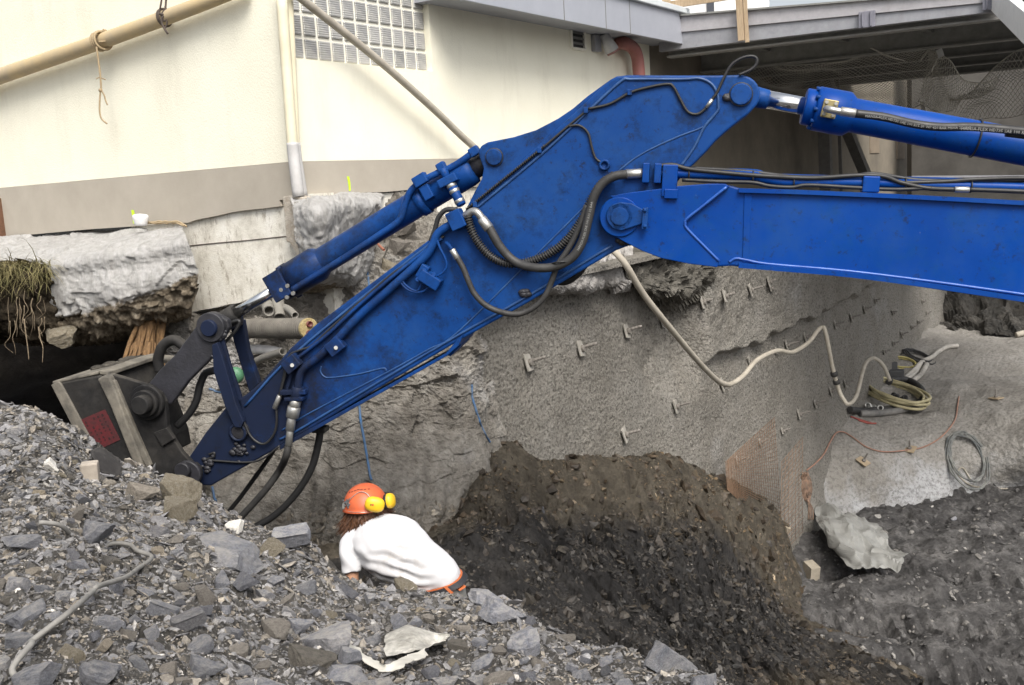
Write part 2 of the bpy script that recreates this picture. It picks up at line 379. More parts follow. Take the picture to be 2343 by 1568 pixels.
def _bench():
    m = NT('sprayed_slope'); co = m.coord(); sx = m.n('ShaderNodeSeparateXYZ'); m.l(co, sx.inputs[0])
    f = m.noise(co, 0.7, 8, 0.65); c = m.ramp(f, [(0.28, (0.215, 0.20, 0.178)), (0.5, (0.28, 0.265, 0.24)), (0.7, (0.35, 0.335, 0.31))])
    low = m.math('ADD', m.ramp(m.math('MULTIPLY', sx.outputs[2], 0.5), [(0.05, 1.0), (0.62, 0.0)]), m.math('MULTIPLY', m.math('SUBTRACT', m.noise(co, 0.9, 6, 0.6), 0.5), 2.6))
    c = m.mix(m.ramp(low, [(0.5, 0.0), (1.15, 0.7)]), c, (0.50, 0.51, 0.53))
    v = m.n('ShaderNodeTexVoronoi', feature='SMOOTH_F1'); v.inputs['Scale'].default_value = 22; m.l(co, v.inputs['Vector'])
    c = m.mix(m.ramp(m.noise(co, 15, 4, 0.7), [(0.40, 0.5), (0.52, 0.0)]), c, (0.13, 0.124, 0.112))
    return m.fin(c, 0.95, m.bump(m.noise(co, 16, 8, 0.75), 0.8, 0.04, m.bump(v.outputs['Distance'], 0.6, 0.025)), 0, 0.15)
M_BENCH = _bench()
M_EARTH = rocky('brown_earth', [(0.03, 0.024, 0.017), (0.085, 0.068, 0.048), (0.16, 0.135, 0.10)], 3, bump=1.0, bscale=18, bdist=0.05, rough=0.95, spec=0.1)
M_GRAVELSOIL = rocky('grey_rubble_soil', [(0.042, 0.039, 0.035), (0.115, 0.108, 0.099), (0.25, 0.238, 0.222)], 9, bump=1.0, bscale=38, bdist=0.03, rough=0.95, spec=0.2)
M_SLATE = rocky('slate_stone', [(0.14, 0.147, 0.172), (0.28, 0.29, 0.325), (0.45, 0.455, 0.48)], 4, dust=(0.46, 0.44, 0.41), dustamt=0.8, bump=0.9, bscale=22, bdist=0.02, strat=(1, 1, 3), rough=0.75, rnd=0.38, kind='obj')
M_TANROCK = rocky('tan_crumbly_stone', [(0.22, 0.18, 0.12), (0.42, 0.37, 0.28), (0.56, 0.52, 0.44)], 8, bump=1.0, bscale=25, bdist=0.03, rough=0.95, kind='obj')
M_QUARTZ = rocky('white_quartz_stone', [(0.5, 0.46, 0.38), (0.76, 0.74, 0.70), (0.85, 0.84, 0.82)], 9, bump=0.5, bscale=25, bdist=0.01, rough=0.6, kind='obj')
M_PEBBLE = rocky('rubble_chips', [(0.12, 0.117, 0.113), (0.22, 0.213, 0.205), (0.35, 0.34, 0.32)], 30, bump=0.6, bscale=60, bdist=0.01, rough=0.8, tint=True)
M_SHARD = rocky('dark_slate_shards', [(0.022, 0.021, 0.021), (0.05, 0.046, 0.04), (0.095, 0.085, 0.07)], 12, bump=0.6, bscale=40, bdist=0.01, rough=0.55, tint=True, spec=0.5)
# ================================================================ building frames
C0 = at(668, 370, 8.85)
_r = ray(2712, 333); DR = Vector((_r.x, _r.y, 0)).normalized(); NR = Vector((DR.y, -DR.x, 0)); DL = -NR; NL = -DR
ZUP = Vector((0, 0, 1))
def RW(px, py, off=0.0): return onplane(px, py, C0 + NR*off, NR)
def LW(px, py, off=0.0): return onplane(px, py, C0 + NL*off, NL)
def rs(p): return (p - C0).dot(DR)
def RP(s, z, off=0.0): return Vector((C0.x, C0.y, 0)) + DR*s + NR*off + ZUP*z
def LP(s, z, off=0.0): return Vector((C0.x, C0.y, 0)) + DL*s + NL*off + ZUP*z
TH = 0.3
ZB = C0.z                                  # top of the grey band
house = thing('house', RP(3, 5.0), 'pale cream rendered house wall with a grey painted plinth above the excavation', 'house')
zwin0 = RW(680, 134).z; s0, s1 = rs(RW(677, 134)), rs(RW(990, 164)); SP = (s1-s0)/11; ZP = 0.2; zwin1 = zwin0 + ZP*5
ZT = ZB + 4.2; SEND = rs(RW(1492, 300)); 
zfb = RW(1505, 90, 0.55).z; zft = RW(1505, 14, 0.55).z
def rbox(mb, sa, sb, za, zb, o=0.0, th=TH): mb.prism([RP(sa, za, o), RP(sb, za, o), RP(sb, zb, o), RP(sa, zb, o)], -NR*th)
mb = MB(); ztop = zfb + 0.25
rbox(mb, 0.0, s0, ZB, ztop); rbox(mb, s0, s1, ZB, zwin0); rbox(mb, s0, s1, zwin1, ztop); rbox(mb, s1, SEND, ZB, ztop)
mb.build('wall', M_CREAM, house)
mb = MB(); mb.prism([LP(TH, ZB), LP(9, ZB), LP(9, ZT), LP(TH, ZT)], -NL*TH); mb.build('wall', M_CREAM, house)
pb = [(668, 452), (642, 473), (600, 479), (560, 481), (530, 488), (505, 492), (480, 498), (450, 505), (430, 510), (400, 513), (300, 519), (200, 527), (0, 545), (-90, 552)]
mb = MB(); mb.prism([LP(0.194, ZB-0.002, 0.006), LP(0.194, LW(655, 461, 0.006).z, 0.006)] + [LW(x, y + random.uniform(-2, 2), 0.006) for x, y in pb if x < 650] + [LP(7, LW(-90, 552, 0.006).z, 0.006), LP(7, ZB-0.002, 0.006)], -NL*0.2); mb.build('plinth', M_PLINTH, house)
pbr = [(1100, 426), (1040, 430), (950, 433), (880, 438), (840, 440), (800, 446), (760, 449), (720, 452)]
mb = MB(); mb.prism([RP(-0.006, ZB-0.002, 0.006), RP(-0.006, RW(690, 455, 0.006).z, 0.006)] + [RW(x, y + random.uniform(-2, 2), 0.006) for x, y in reversed(pbr)] + [RP(SEND, RW(1100, 426).z, 0.006), RP(SEND, ZB-0.002, 0.006)], -NR*0.2); mb.build('plinth', M_PLINTH, house)
fb = [(330, 740), (380, 722), (415, 722), (440, 714), (470, 708), (500, 703), (520, 697), (545, 694), (570, 684), (590, 682), (612, 668), (640, 662), (655, 645), (690, 640)]
mb = MB(); mb.prism([LW(690, 445, -0.03), LW(500, 480, -0.03), LW(400, 500, -0.03), LW(300, 510, -0.03)] + [LW(x, y, -0.03) for x, y in fb], -NL*0.4)
fo = mb.build('foundation', M_FOUND, house)
# a shuttering joint in the old concrete
mb = MB(); ja = [LW(x, y, -0.03) for x, y in ((430, 563), (500, 556), (560, 551), (655, 541))]
for a, b in zip(ja, ja[1:]): mb.bar(a, b, 0.012, 0.008)
mb.build('joint', M_RUSTWIRE, fo)
mb = MB(); mb.prism([LW(x, y, 0.09) for x, y in ((646, 451), (668, 447), (692, 452), (697, 545), (694, 600), (683, 592), (671, 570), (662, 556), (655, 554))], -NL*0.12)
mb.build('pilaster', simple('flaking_concrete_edge', (0.52, 0.48, 0.42), (0.3, 0.25, 0.19), 9, 0.95, 0.8, 30, 0.02), house, bevel=0.008)
mb = MB(); mb.prism([RP(0.4, RW(690, 455).z, -0.03), RP(SEND, RW(1100, 426).z, -0.03), RP(SEND, 5.0, -0.03), RP(0.4, 5.0, -0.03)], -NR*0.25)
mb.build('foundation', M_FOUND, house)
# glass block window
win = MB(); rbox(win, s0, s1, zwin0, zwin1, -0.075, 0.1); wo = win.build('window', M_GROUT, house)
gm = None
for j in range(5):
    for i in range(11):
        if j == 4 and i > 8: pass
        c = RP(s0 + (i+0.5)*SP, zwin0 + (j+0.5)*ZP, -0.066)
        if gm is None:
            g = MB(); hw, hh, b = SP*0.40, ZP*0.41, 0.010
            v = [DR*x*(hw-k) + ZUP*z*(hh-k) + NR*d for k, d in ((0, -0.012), (0, 0.004), (0.003, 0.007), (0.02, 0.007)) for x, z in ((-1, -1), (1, -1), (1, 1), (-1, 1))]
            fs = [(q*4+k, q*4+(k+1) % 4, q*4+4+(k+1) % 4, q*4+4+k) for q in range(3) for k in range(4)] + [(12, 13, 14, 15), (3, 2, 1, 0)]
            gm = bpy.data.meshes.new('glass_block'); gm.from_pydata(v, [], fs); gm.materials.append(M_GLASSB)
        o = bpy.data.objects.new('glass_block', gm); o.location = c - ORG[wo.name]; link(o, wo)
# eave
SEV = rs(RW(960, 30)); mb = MB(); mb.prism([RP(SEV, zfb, 0.55), RP(SEND+0.15, zfb, 0.55), RP(SEND+0.15, zft, 0.55), RP(SEV, zft, 0.55)], -NR*0.05); fa = mb.build('fascia', M_FASCIA, house, bevel=0.004)
for px in (1440, 1385, 1290): 
    mb = MB(); s = rs(RW(px, 40, 0.55)); mb.prism([RP(s, zfb, 0.554), RP(s+0.012, zfb, 0.554), RP(s+0.012, zft, 0.554), RP(s, zft, 0.554)], -NR*0.006)
    mb.build('sheet_seam', M_DARKSTEEL, fa)
mb = MB(); mb.prism([RP(SEV, zfb+0.06, 0.495), RP(SEND+0.15, zfb+0.06, 0.495), RP(SEND+0.15, zfb+0.06, -TH), RP(SEV, zfb+0.06, -TH)], ZUP*0.08); mb.build('soffit', M_FASCIA, house)
mb = MB(); rbox(mb, SEV+0.05, SEND+0.1, zft-0.02, zft+0.06, 0.60, 0.35); mb.build('gutter', simple('pale_roof_edge', (0.66, 0.70, 0.72), None, 2, 0.4), house, bevel=0.01)
# louvre vent in the wall
v0 = RW(1319, 86, 0.0)
vt = thing('wall_vent', v0, 'small square louvred vent in a white frame high on the cream wall', 'vent')
sv, zv = rs(v0), v0.z; hw, hh = 0.17, 0.145
mb = MB()
for a in (-1, 1):
    mb.prism([RP(sv+a*hw-0.02, zv-hh, 0.03), RP(sv+a*hw+0.02, zv-hh, 0.03), RP(sv+a*hw+0.02, zv+hh, 0.03), RP(sv+a*hw-0.02, zv+hh, 0.03)], -NR*0.03)
    mb.prism([RP(sv-hw+0.02, zv+a*hh-0.015, 0.028), RP(sv+hw-0.02, zv+a*hh-0.015, 0.028), RP(sv+hw-0.02, zv+a*hh+0.015, 0.028), RP(sv-hw+0.02, zv+a*hh+0.015, 0.028)], -NR*0.028)
mb.build('frame', M_GROUT, vt)
mb = MB(); rbox(mb, sv-hw+0.02, sv+hw-0.02, zv-hh+0.015, zv+hh-0.015, 0.004, 0.004); mb.build('backing', M_BLACK, vt)
for k in range(4):
    z = zv - hh + 0.05 + k*0.065
    mb = MB(); mb.prism([RP(sv-hw+0.021, z, 0.026), RP(sv+hw-0.021, z, 0.026), RP(sv+hw-0.021, z+0.035, 0.008), RP(sv-hw+0.021, z+0.035, 0.008)], -NR*0.003); mb.build('slat', M_DARKSTEEL, vt)
# siren lamp
l0 = RW(1360, 100, 0.0)
wl = thing('wall_lamp', l0, 'small grey cone shaped outside lamp fixed to the wall beside the vent', 'lamp')
sl_, zl = rs(l0), l0.z
mb = MB(); rbox(mb, sl_-0.10, sl_+0.06, zl-0.11, zl+0.10, 0.07, 0.07); mb.build('back_box', M_GALV, wl, bevel=0.01)
mb = MB(); a = RP(sl_+0.07, zl+0.11, 0.1); b = RP(sl_+0.17, zl-0.1, 0.16); mb.cyl(a, b, 0.06, 20, 0.095); mb.build('hood', simple('pale_grey_plastic', (0.55, 0.55, 0.55), None, 4, 0.5), wl)
mb = MB(); mb.cyl(b, b + (b-a).normalized()*0.03, 0.08, 20); mb.build('lens', simple('reddish_lens', (0.32, 0.17, 0.15), None, 4, 0.2, 0), wl)
mb = MB(); mb.tube([RP(sl_-0.04, zl+0.1, 0.02), RP(sl_-0.04, zl+0.3, 0.02)], 0.012); mb.build('conduit', M_GALV, wl)
# red pipe
mb = MB(); mb.tube([RW(1412, 100, -0.02), RW(1425, 99, 0.16), RW(1445, 108, 0.18), RW(1457, 130, 0.18), RW(1462, 175, 0.18), RW(1468, 240, 0.18)], 0.085, 14, 8)
o = mb.build('red_pipe', M_REDPIPE, None, origin=RW(1440, 170, 0.1)); tag(o, 'dull red pipe bending out of the cream wall and down behind the blue arm', 'pipe')
# downpipes at the corner
for k, (ps, lab) in enumerate((([(641, -40), (668, 320), (673, 368), (683, 450)], 'cream downpipe with a grey foot, nearer the left wall at the house corner'), ([(659, -40), (676, 320), (681, 368), (694, 450)], 'thinner cream downpipe with a grey foot, right of its twin by the glass blocks'))):
    dp = thing('downpipe', LW(683+11*k, 450, 0.0), lab, 'downpipe', 'downpipes at the house corner')
    f = (lambda x, y: LW(x, y, 0.07)) if k == 0 else (lambda x, y: RW(x, y, 0.06))
    P = [f(*q) for q in ps]; x0 = at(0, 0, 1)
    r = 0.047 if k == 0 else 0.036
    J = P[1].lerp(P[2], 0.15)
    mb = MB(); mb.tube([P[0], P[1], J], r, 14, 6); mb.build('upper_pipe', M_PIPECREAM, dp)
    mb = MB(); mb.tube([J, P[2], P[3]], r*1.08, 14, 6); mb.build('foot_pipe', M_PIPEGREY, dp)
# ================================================================ canopy
def PL(px, py, Y, o=0): return at(px, py, Y)
cA = at(1507, 120, 14.6); cB = at(2290, 28, 12.6); dC = Vector((cB.x-cA.x, cB.y-cA.y, 0)).normalized(); nC = Vector((dC.y, -dC.x, 0))
def CP(px, py, off=0.0): return onplane(px, py, cA + nC*off, nC)
can = thing('canopy', (cA+cB)/2, 'grey steel canopy with dark joists overhanging the pit at upper right', 'canopy')
mb = MB(); mb.prism([CP(1507, 80), CP(2290, 4), CP(2290, 26), CP(1507, 119)], -nC*0.12); mb.build('edge_beam', M_GALV, can, bevel=0.006)
mb = MB(); mb.prism([CP(1507, 40, 0.03), CP(2292, -24, 0.03), CP(2292, 3, 0.03), CP(1507, 79, 0.03)], -nC*0.15); mb.build('fascia', _steel('pale_fascia_steel', (0.45, 0.44, 0.455), (0.36, 0.35, 0.365)), can, bevel=0.004)
mb = MB(); mb.prism([CP(1507, 37, 0.08), CP(2292, -28, 0.08), CP(2292, -24, 0.08), CP(1507, 41, 0.08)], -nC*0.3); mb.build('capping', M_DARKSTEEL, can)
cR = at(2292, 26, 12.55); cE = at(2420, 150, 9.6)
up = ZUP*0.30
mb = MB(); mb.prism([cR, cE, cE + up*1.1, cR + up], (CP(2250, 20) - CP(2290, 20)).normalized()*0.12); mb.build('side_fascia', simple('white_painted_steel', (0.78, 0.78, 0.77), (0.66, 0.66, 0.66), 3, 0.5), can, bevel=0.006)
for px, py in ((1983, 45), (2268, 3)):
    mb = MB(); c = CP(px, py, 0.06); mb.box(c, dC*0.10, nC*0.02, ZUP*0.10)
    for t in (-1, 1): mb.box(c + dC*0.05*t, dC*0.008, nC*0.05, ZUP*0.09)
    mb.bar(c + nC*0.03, c + nC*0.03 + ZUP*1.0, 0.06, 0.06)
    mb.build('bracket', simple('bluegrey_bracket_steel', (0.22, 0.22, 0.26), None, 6, 0.5), can, bevel=0.004)
# soffit and joists: a level underside reaching back
zs = min(cA.z, cB.z) ; 
lo = [cA - nC*0.12, cB - nC*0.12]
far = -nC*10.5
mb = MB(); q0 = cA - dC*0.3 - nC*0.13 + ZUP*0.16; q1 = cB + dC*4.0 - nC*0.13 + ZUP*0.16
mb.prism([q0, q1, q1 + far, q0 + far], ZUP*0.12); mb.build('deck', M_SOFFIT, can)
for k, d in enumerate((0.28, 1.9, 3.6, 5.4, 7.2)):
    mb = MB(); a = cA - nC*d + dC*0.05; b = cB - nC*d + dC*3.4
    zt = ZUP*0.16; hgt = 0.30 if k else 0.2
    mb.prism([a + zt, b + zt, b + zt - ZUP*hgt, a + zt - ZUP*hgt], -nC*0.02)
    mb.prism([a + zt - ZUP*hgt + nC*0.09, b + zt - ZUP*hgt + nC*0.09, b + zt - ZUP*hgt - nC*0.11, a + zt - ZUP*hgt - nC*0.11], -ZUP*0.025)
    mb.build('joist', M_DARKSTEEL if k else _steel('front_joist_steel', (0.36, 0.355, 0.34), (0.27, 0.265, 0.255)), can)
for k in range(7):
    c = cA + dC*(0.9 + k*1.15) - nC*0.4; mb = MB(); mb.bar(c + ZUP*0.08, c - nC*7.6 + dC*0.9 + ZUP*0.08, 0.10, 0.05); mb.build('cross_brace', M_DARKSTEEL, can)
# timber rail posts on the canopy
for i, (px, y0, y1, off, ww, lab) in enumerate(((1695, -40, 94, 0.14, 0.085, 'timber guard post standing in front of the canopy fascia'), (1527, -40, 36, 0.02, 0.11, 'timber guard post at the house end of the canopy'))):
    a, b = CP(px-7, y0, off), CP(px+1 if i == 0 else px, y1, off)
    mb = MB(); mb.bar(a, b, ww, 0.05, nC); 
    if i == 0: mb.bar(a + dC*0.075 - nC*0.01, b + dC*0.075 - nC*0.01 - ZUP*0.03, 0.05, 0.04, nC)
    o = mb.build('guard_post', M_TIMBER, None, origin=b, bevel=0.004); tag(o, lab, 'post', 'timber guard posts on the canopy')
mb = MB(); mb.bar(CP(1520, 14, -0.05), CP(1690, -12, -0.05), 0.03, 0.10); o = mb.build('guard_rail', M_TIMBER, None, origin=CP(1600, 0, -0.05), bevel=0.003); tag(o, 'timber guard rail board between the two posts on the canopy', 'rail')
# pale house beyond
bh = thing('neighbour_house', at(1600, 20, 26), 'white house with a dark window strip seen over the canopy edge', 'house')
mb = MB(); a, b = at(1440, 60, 25), at(1760, 40, 25); mb.prism([a, b, b + ZUP*5, a + ZUP*5], (0, 4, 0)); mb.build('wall', simple('white_house_paint', (0.8, 0.8, 0.79), None, 2, 0.8), bh)
mb = MB(); a, b = at(1618, 45, 24.95), at(1634, 44, 24.95); mb.prism([a, b, b + ZUP*4.2, a + ZUP*4.2], (0, 0.045, 0)); mb.build('window', simple('dark_window_glass', (0.05, 0.055, 0.07), None, 2, 0.15, 0), bh)
# ---- wall behind the canopy with steel columns
bw = thing('retaining_wall', RP(SEND + 4, 5.0), 'beige wall with bare patches, canopy shade painted into its colour', 'wall')
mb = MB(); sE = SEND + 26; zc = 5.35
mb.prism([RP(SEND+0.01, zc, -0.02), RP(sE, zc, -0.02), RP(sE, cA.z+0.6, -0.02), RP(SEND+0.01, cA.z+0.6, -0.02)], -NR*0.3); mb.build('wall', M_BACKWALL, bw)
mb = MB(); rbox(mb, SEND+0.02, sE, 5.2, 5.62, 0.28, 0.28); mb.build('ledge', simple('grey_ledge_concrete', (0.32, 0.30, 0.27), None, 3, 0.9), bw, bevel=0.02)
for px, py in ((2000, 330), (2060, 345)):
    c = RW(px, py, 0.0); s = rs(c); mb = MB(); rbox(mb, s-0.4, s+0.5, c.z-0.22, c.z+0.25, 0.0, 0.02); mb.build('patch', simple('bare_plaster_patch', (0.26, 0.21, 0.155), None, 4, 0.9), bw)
mb = MB(); rbox(mb, rs(RW(2080, 300)), sE, 5.7, 10.5, 0.02, 0.03); mb.build('shade_sheet', simple('painted_shade', (0.085, 0.082, 0.074), None, 2, 0.8), bw)  # dark sheet added over the back wall to stand for shade
for (x0, y0, x1, y1, off, ww, lab) in ((1886, 300, 1890, 425, 0.6, 0.22, 'broad grey steel column under the canopy left of the slanted prop'), (1920, 300, 1924, 425, 0.8, 0.06, 'thin dark pipe column under the canopy beside the slanted prop'), (1938, 300, 1990, 425, 0.7, 0.2, 'grey slanted steel prop leaning right under the canopy'), (2112, 330, 2116, 425, 0.6, 0.22, 'grey steel column under the canopy nearest the right edge'), (2130, 340, 2146, 425, 0.9, 0.1, 'thin slanted prop beside the right hand canopy column')):
    mb = MB(); a, b = RW(x0, y0, off), RW(x1, y1, off); d = (a-b).normalized(); mb.bar(b - d*0.3, b + (a-b)*2.2, ww, ww*0.8); mb.bar(b - d*0.3 + DR*ww*0.5, b + (a-b)*2.2 + DR*ww*0.5, 0.02, ww)
    o = mb.build('steel_column', _steel('column_steel', (0.17, 0.165, 0.155), (0.12, 0.115, 0.11)), None, origin=b); tag(o, lab, 'column', 'steel props under the canopy')
ew = thing('end_wall', at(2250, 380, 25.5), 'dark wall closing the far end under the canopy, shade painted into its colour', 'wall')
mb = MB(); a, b = at(2085, 440, 26.5), at(2900, 440, 24.5); mb.prism([a - ZUP*0.5, b - ZUP*0.5, b + ZUP*5, a + ZUP*5], (0, 0.3, 0)); mb.build('wall', simple('shade_dark_wall', (0.075, 0.07, 0.062), (0.045, 0.042, 0.038), 1.5, 0.9, 0.3, 30), ew)  # dimness under the canopy painted as a dark wall colour
mb = MB(); mb.bar(at(2085, 405, 26.3), at(2900, 400, 24.2), 0.06, 0.05); mb.build('hand_rail', M_GALV, ew)
# ================================================================ terrain
def vcol(o, val):
    a = o.data.attributes.new('tint', 'FLOAT', 'POINT'); a.data.foreach_set('value', np.asarray(val, np.float32))
# pit floor to the horizon
fz = lambda P: 0.10*fbm(P*np.array([1, 1, 0]), 0.8, 5, 3) + 0.10*np.abs(pn(P*np.array([0.35, 1.5, 0]), 1.0, 5))
def d_floor(V, N, U, Vv):
    V = V.copy(); r = fbm(V, 1.1, 6, 8, 0.6); t = np.sin((V[:, 1]*1.0 + V[:, 0]*0.25)*4.2 + 2.0*pn(V, 0.4, 2))
    near = np.clip((np.abs(V[:, 0]-6.0) < 10)*1.0, 0, 1)
    tr = V[:, 1] + 0.28*V[:, 0] - 17.2 + 0.5*pn(V, 0.25, 4); rut = np.exp(-(tr/0.35)**2) + np.exp(-((tr+2.1)/0.35)**2) + np.exp(-((tr+3.6)/0.3)**2)
    cle = np.sin(V[:, 0]*26)*rut; c, e = cell(V, 3.2, 4)
    V[:, 2] += 0.24*r + 0.12*t*np.clip(pn(V, 0.5, 9)+0.3, 0, 1) + 0.05*fbm(V, 6, 5, 4, 0.65) - 0.40*rut + 0.09*cle + 0.10*(c-0.5)
    return V
o = patch('pit_floor', [[Vector((-3, 27, 0)), Vector((8, 27, 0)), Vector((20, 27, 0))], [Vector((-3, 15, 0)), Vector((8, 15, 0)), Vector((20, 15, 0))], [Vector((-3, 3, 0)), Vector((8, 3, 0)), Vector((20, 3, 0))]], 430, 480, M_FLOOR, d_floor, smooth=False); o['kind'] = 'structure'
o = patch('far_ground', [[Vector((-150, 150, -0.4)), Vector((0, 150, -0.4)), Vector((150, 150, -0.4))], [Vector((-150, -60, -0.4)), Vector((0, -60, -0.4)), Vector((150, -60, -0.4))]], 3, 3, M_FLOOR); o['kind'] = 'structure'
# shotcrete wall
KS = 0.77
zt = CAMZ - 0.97
def SW(px, py, off=0.0): return RW(px, py, KS + off)
sA, sB = rs(SW(1080, 700)), rs(SW(2215, 690))
sr0, sr1 = rs(SW(1500, 700)), rs(SW(1592, 700)); zl_ = CAMZ - 2.66
def sstep(x, a, b):
    t = np.clip((x-a)/(b-a), 0, 1); return t*t*(3-2*t)
def d_shot(V, N, U, Vv):
    s = (V[:, 0]-C0.x)*DR.x + (V[:, 1]-C0.y)*DR.y; z = V[:, 2]
    lipn = 0.12*pn(V, 1.7, 3)
    upper = sstep(z, zl_-0.05+lipn, zl_+0.06+lipn)*sstep(s, sr1-0.12, sr1+0.12)*(1-sstep(s, sr1+6, sr1+12))
    rec = sstep(z, zl_-0.5, zl_+0.3)*sstep(s, sr0-0.6, sr0+0.2)*(1-sstep(s, sr1-0.10, sr1+0.05))
    d = 0.12*fbm(V, 0.4, 2, 2) + 0.022*fbm(V, 2.2, 4, 4) + 0.018*fbm(V, 13, 4, 6, 0.75) + upper*(0.20 + 0.03*fbm(V, 5, 4, 5)) - rec*(0.18 + 0.08*fbm(V, 4, 3, 7))
    foot = np.clip((4.2 - z)/6, 0, 1); d = d + foot*0.35
    n = np.array([NR.x, NR.y, 0.0]); return V + d[:, None]*n
ss = [sA - 0.4, sA + 3, sA + 9, sB]
o = patch('shotcrete_wall', [[RP(s, z, KS) for s in ss] for z in (zt, zt-1.4, zt-3, -0.3)], 560, 240, M_SHOT, d_shot)
tag(o, 'grey sprayed concrete wall studded with rock bolts below the house', 'wall')
mb = MB(); mb.prism([RP(sA-0.4, zt-0.01, KS+0.35), RP(sB, zt-0.01, KS+0.35), RP(sB, zt-0.01, -0.4), RP(sA-0.4, zt-0.01, -0.4)], ZUP*0.06); o = mb.build('ledge_ground', M_SHOT); o['kind'] = 'structure'
# bench and sloping shotcrete on the right
def d_bench(V, N, U, Vv):
    d = 0.22*fbm(V, 0.45, 3, 12) + 0.06*fbm(V, 1.6, 4, 14) + 0.018*fbm(V, 9, 4, 16, 0.7)
    return V + d[:, None]*N
o = patch('shotcrete_bench', [
    [at(2090, 700, 29.5), at(2250, 690, 30), at(2420, 690, 30), at(2600, 690, 30)],
    [at(2125, 745, 27.2), at(2230, 745, 27), at(2420, 745, 26.6), at(2600, 745, 26.5)],
    [at(2010, 830, 23.2), at(2150, 835, 23.6), at(2420, 830, 23.6), at(2600, 830, 23)],
    [at(1930, 915, 20.8), at(2050, 925, 20.9), at(2240, 900, 20.9), at(2440, 905, 20), at(2600, 905, 19.5)],
    [at(1885, 985, 19.5), at(2000, 985, 19.7), at(2200, 965, 19.9), at(2440, 990, 18.6), at(2600, 990, 18)],
    [at(1868, 1060, 18.7), at(2000, 1060, 18.9), at(2200, 1040, 19.3), at(2440, 1060, 18.2), at(2600, 1060, 17.6)],
    [at(1825, 1190, 17.8), at(1900, 1180, 18.2), at(2100, 1140, 18.9), at(2342, 1112, 19.0), at(2600, 1100, 18)],
    [at(1790, 1265, 17.0), at(1910, 1225, 18.0), at(2110, 1170, 18.8), at(2342, 1145, 18.8), at(2600, 1130, 17.6)],
], 300, 260, M_BENCH, d_bench); o['kind'] = 'structure'
# dark rock at the far end
def d_rock(V, N, U, Vv, a=0.35, seed=0):
    c, e = cell(V, 1.6, seed); d = a*(c-0.5)*0.8 + a*0.9*fbm(V, 1.2, 6, seed, 0.55); return V + d[:, None]*N
o = patch('far_rock_face', [[at(2060, 560, 30), at(2250, 560, 29.5), at(2600, 560, 29)], [at(2140, 650, 29), at(2250, 655, 28.3), at(2600, 650, 27.8)], [at(2145, 715, 27.9), at(2250, 738, 26.9), at(2360, 742, 26.6), at(2600, 740, 26.4)], [at(2145, 765, 27.5), at(2250, 770, 26.5), at(2360, 772, 26), at(2600, 772, 26)]], 110, 70, rocky('dark_wet_rock', [(0.03, 0.03, 0.028), (0.075, 0.07, 0.062), (0.13, 0.12, 0.105)], 2, bump=1, bscale=8, bdist=0.1, rough=0.8), lambda V, N, U, W_: d_rock(V, N, U, W_, 0.5, 3), smooth=False); o['kind'] = 'structure'
# hewn rock face below the house corner
def d_cliff(V, N, U, Vv):
    q = V.copy(); zt_ = q[:, 2]*9 + 0.9*fbm(V, 1.3, 3, 5)*3 + 0.7*q[:, 0]
    strata = (np.abs((zt_ % 1.0)-0.5)*2)
    c, e = cell(V*np.array([1, 1, 2.4]), 2.6, 2)
    c2, e2 = cell(V*np.array([1, 1, 1.6]), 7.0, 4); c3, _e3 = cell(V*np.array([1, 1, 2.2]), 19.0, 6)
    groove = np.sin((V[:, 0]*1.0 + 0.55*(V[:, 2]-4.2)**2*0.5)*34 + 1.5*pn(V, 1.4, 3))
    gm_ = sstep(4.9 - V[:, 2], 0.0, 0.8)
    d = 0.22*fbm(V, 0.8, 3, 1) + (0.09*(c-0.5) + 0.04*(c2-0.5) + 0.025*(c3-0.5))*(1-0.75*gm_) + (0.045-0.02*gm_)*fbm(V, 6, 5, 9, 0.65) + (0.25+0.75*gm_)*0.034*groove*np.clip(0.5+pn(V, 1.2, 8), 0, 1)
    edge = np.minimum(1, (1-U)*12); return V + (d*(0.35+0.65*edge))[:, None]*N
cliff = patch('rock_face', [
    [at(300, 735, 10.2), at(430, 722, 9.8), at(560, 690, 9.6), at(700, 640, 9.4), at(800, 480, 9.7), at(950, 440, 10.1), at(1100, 560, 10.2), at(1160, 600, 11)],
    [at(300, 800, 10.0), at(420, 800, 9.6), at(560, 790, 9.35), at(700, 760, 9.1), at(850, 690, 9.2), at(950, 690, 9.3), at(1078, 762, 9.65), at(1120, 780, 10.8)],
    [at(300, 950, 9.7), at(420, 950, 9.35), at(560, 930, 9.1), at(700, 930, 8.85), at(850, 900, 8.95), at(980, 900, 9.05), at(1105, 900, 9.35), at(1150, 920, 10.8)],
    [at(300, 1100, 9.2), at(420, 1100, 9.0), at(560, 1080, 8.85), at(700, 1060, 8.65), at(850, 1060, 8.65), at(1000, 1060, 8.8), at(1120, 1060, 9.15), at(1155, 1080, 10.6)],
    [at(300, 1280, 8.3), at(420, 1290, 8.3), at(560, 1260, 8.5), at(700, 1240, 8.4), at(850, 1225, 8.35), at(1000, 1215, 8.45), at(1130, 1190, 9.2), at(1180, 1170, 10.6)],
    [at(300, 1420, 8.3), at(420, 1420, 8.4), at(560, 1400, 8.7), at(700, 1390, 8.7), at(850, 1380, 8.7), at(1000, 1380, 8.8), at(1130, 1380, 9.4), at(1180, 1380, 10.4)],
], 420, 330, M_CLIFF, d_cliff, smooth=False); cliff['kind'] = 'structure'
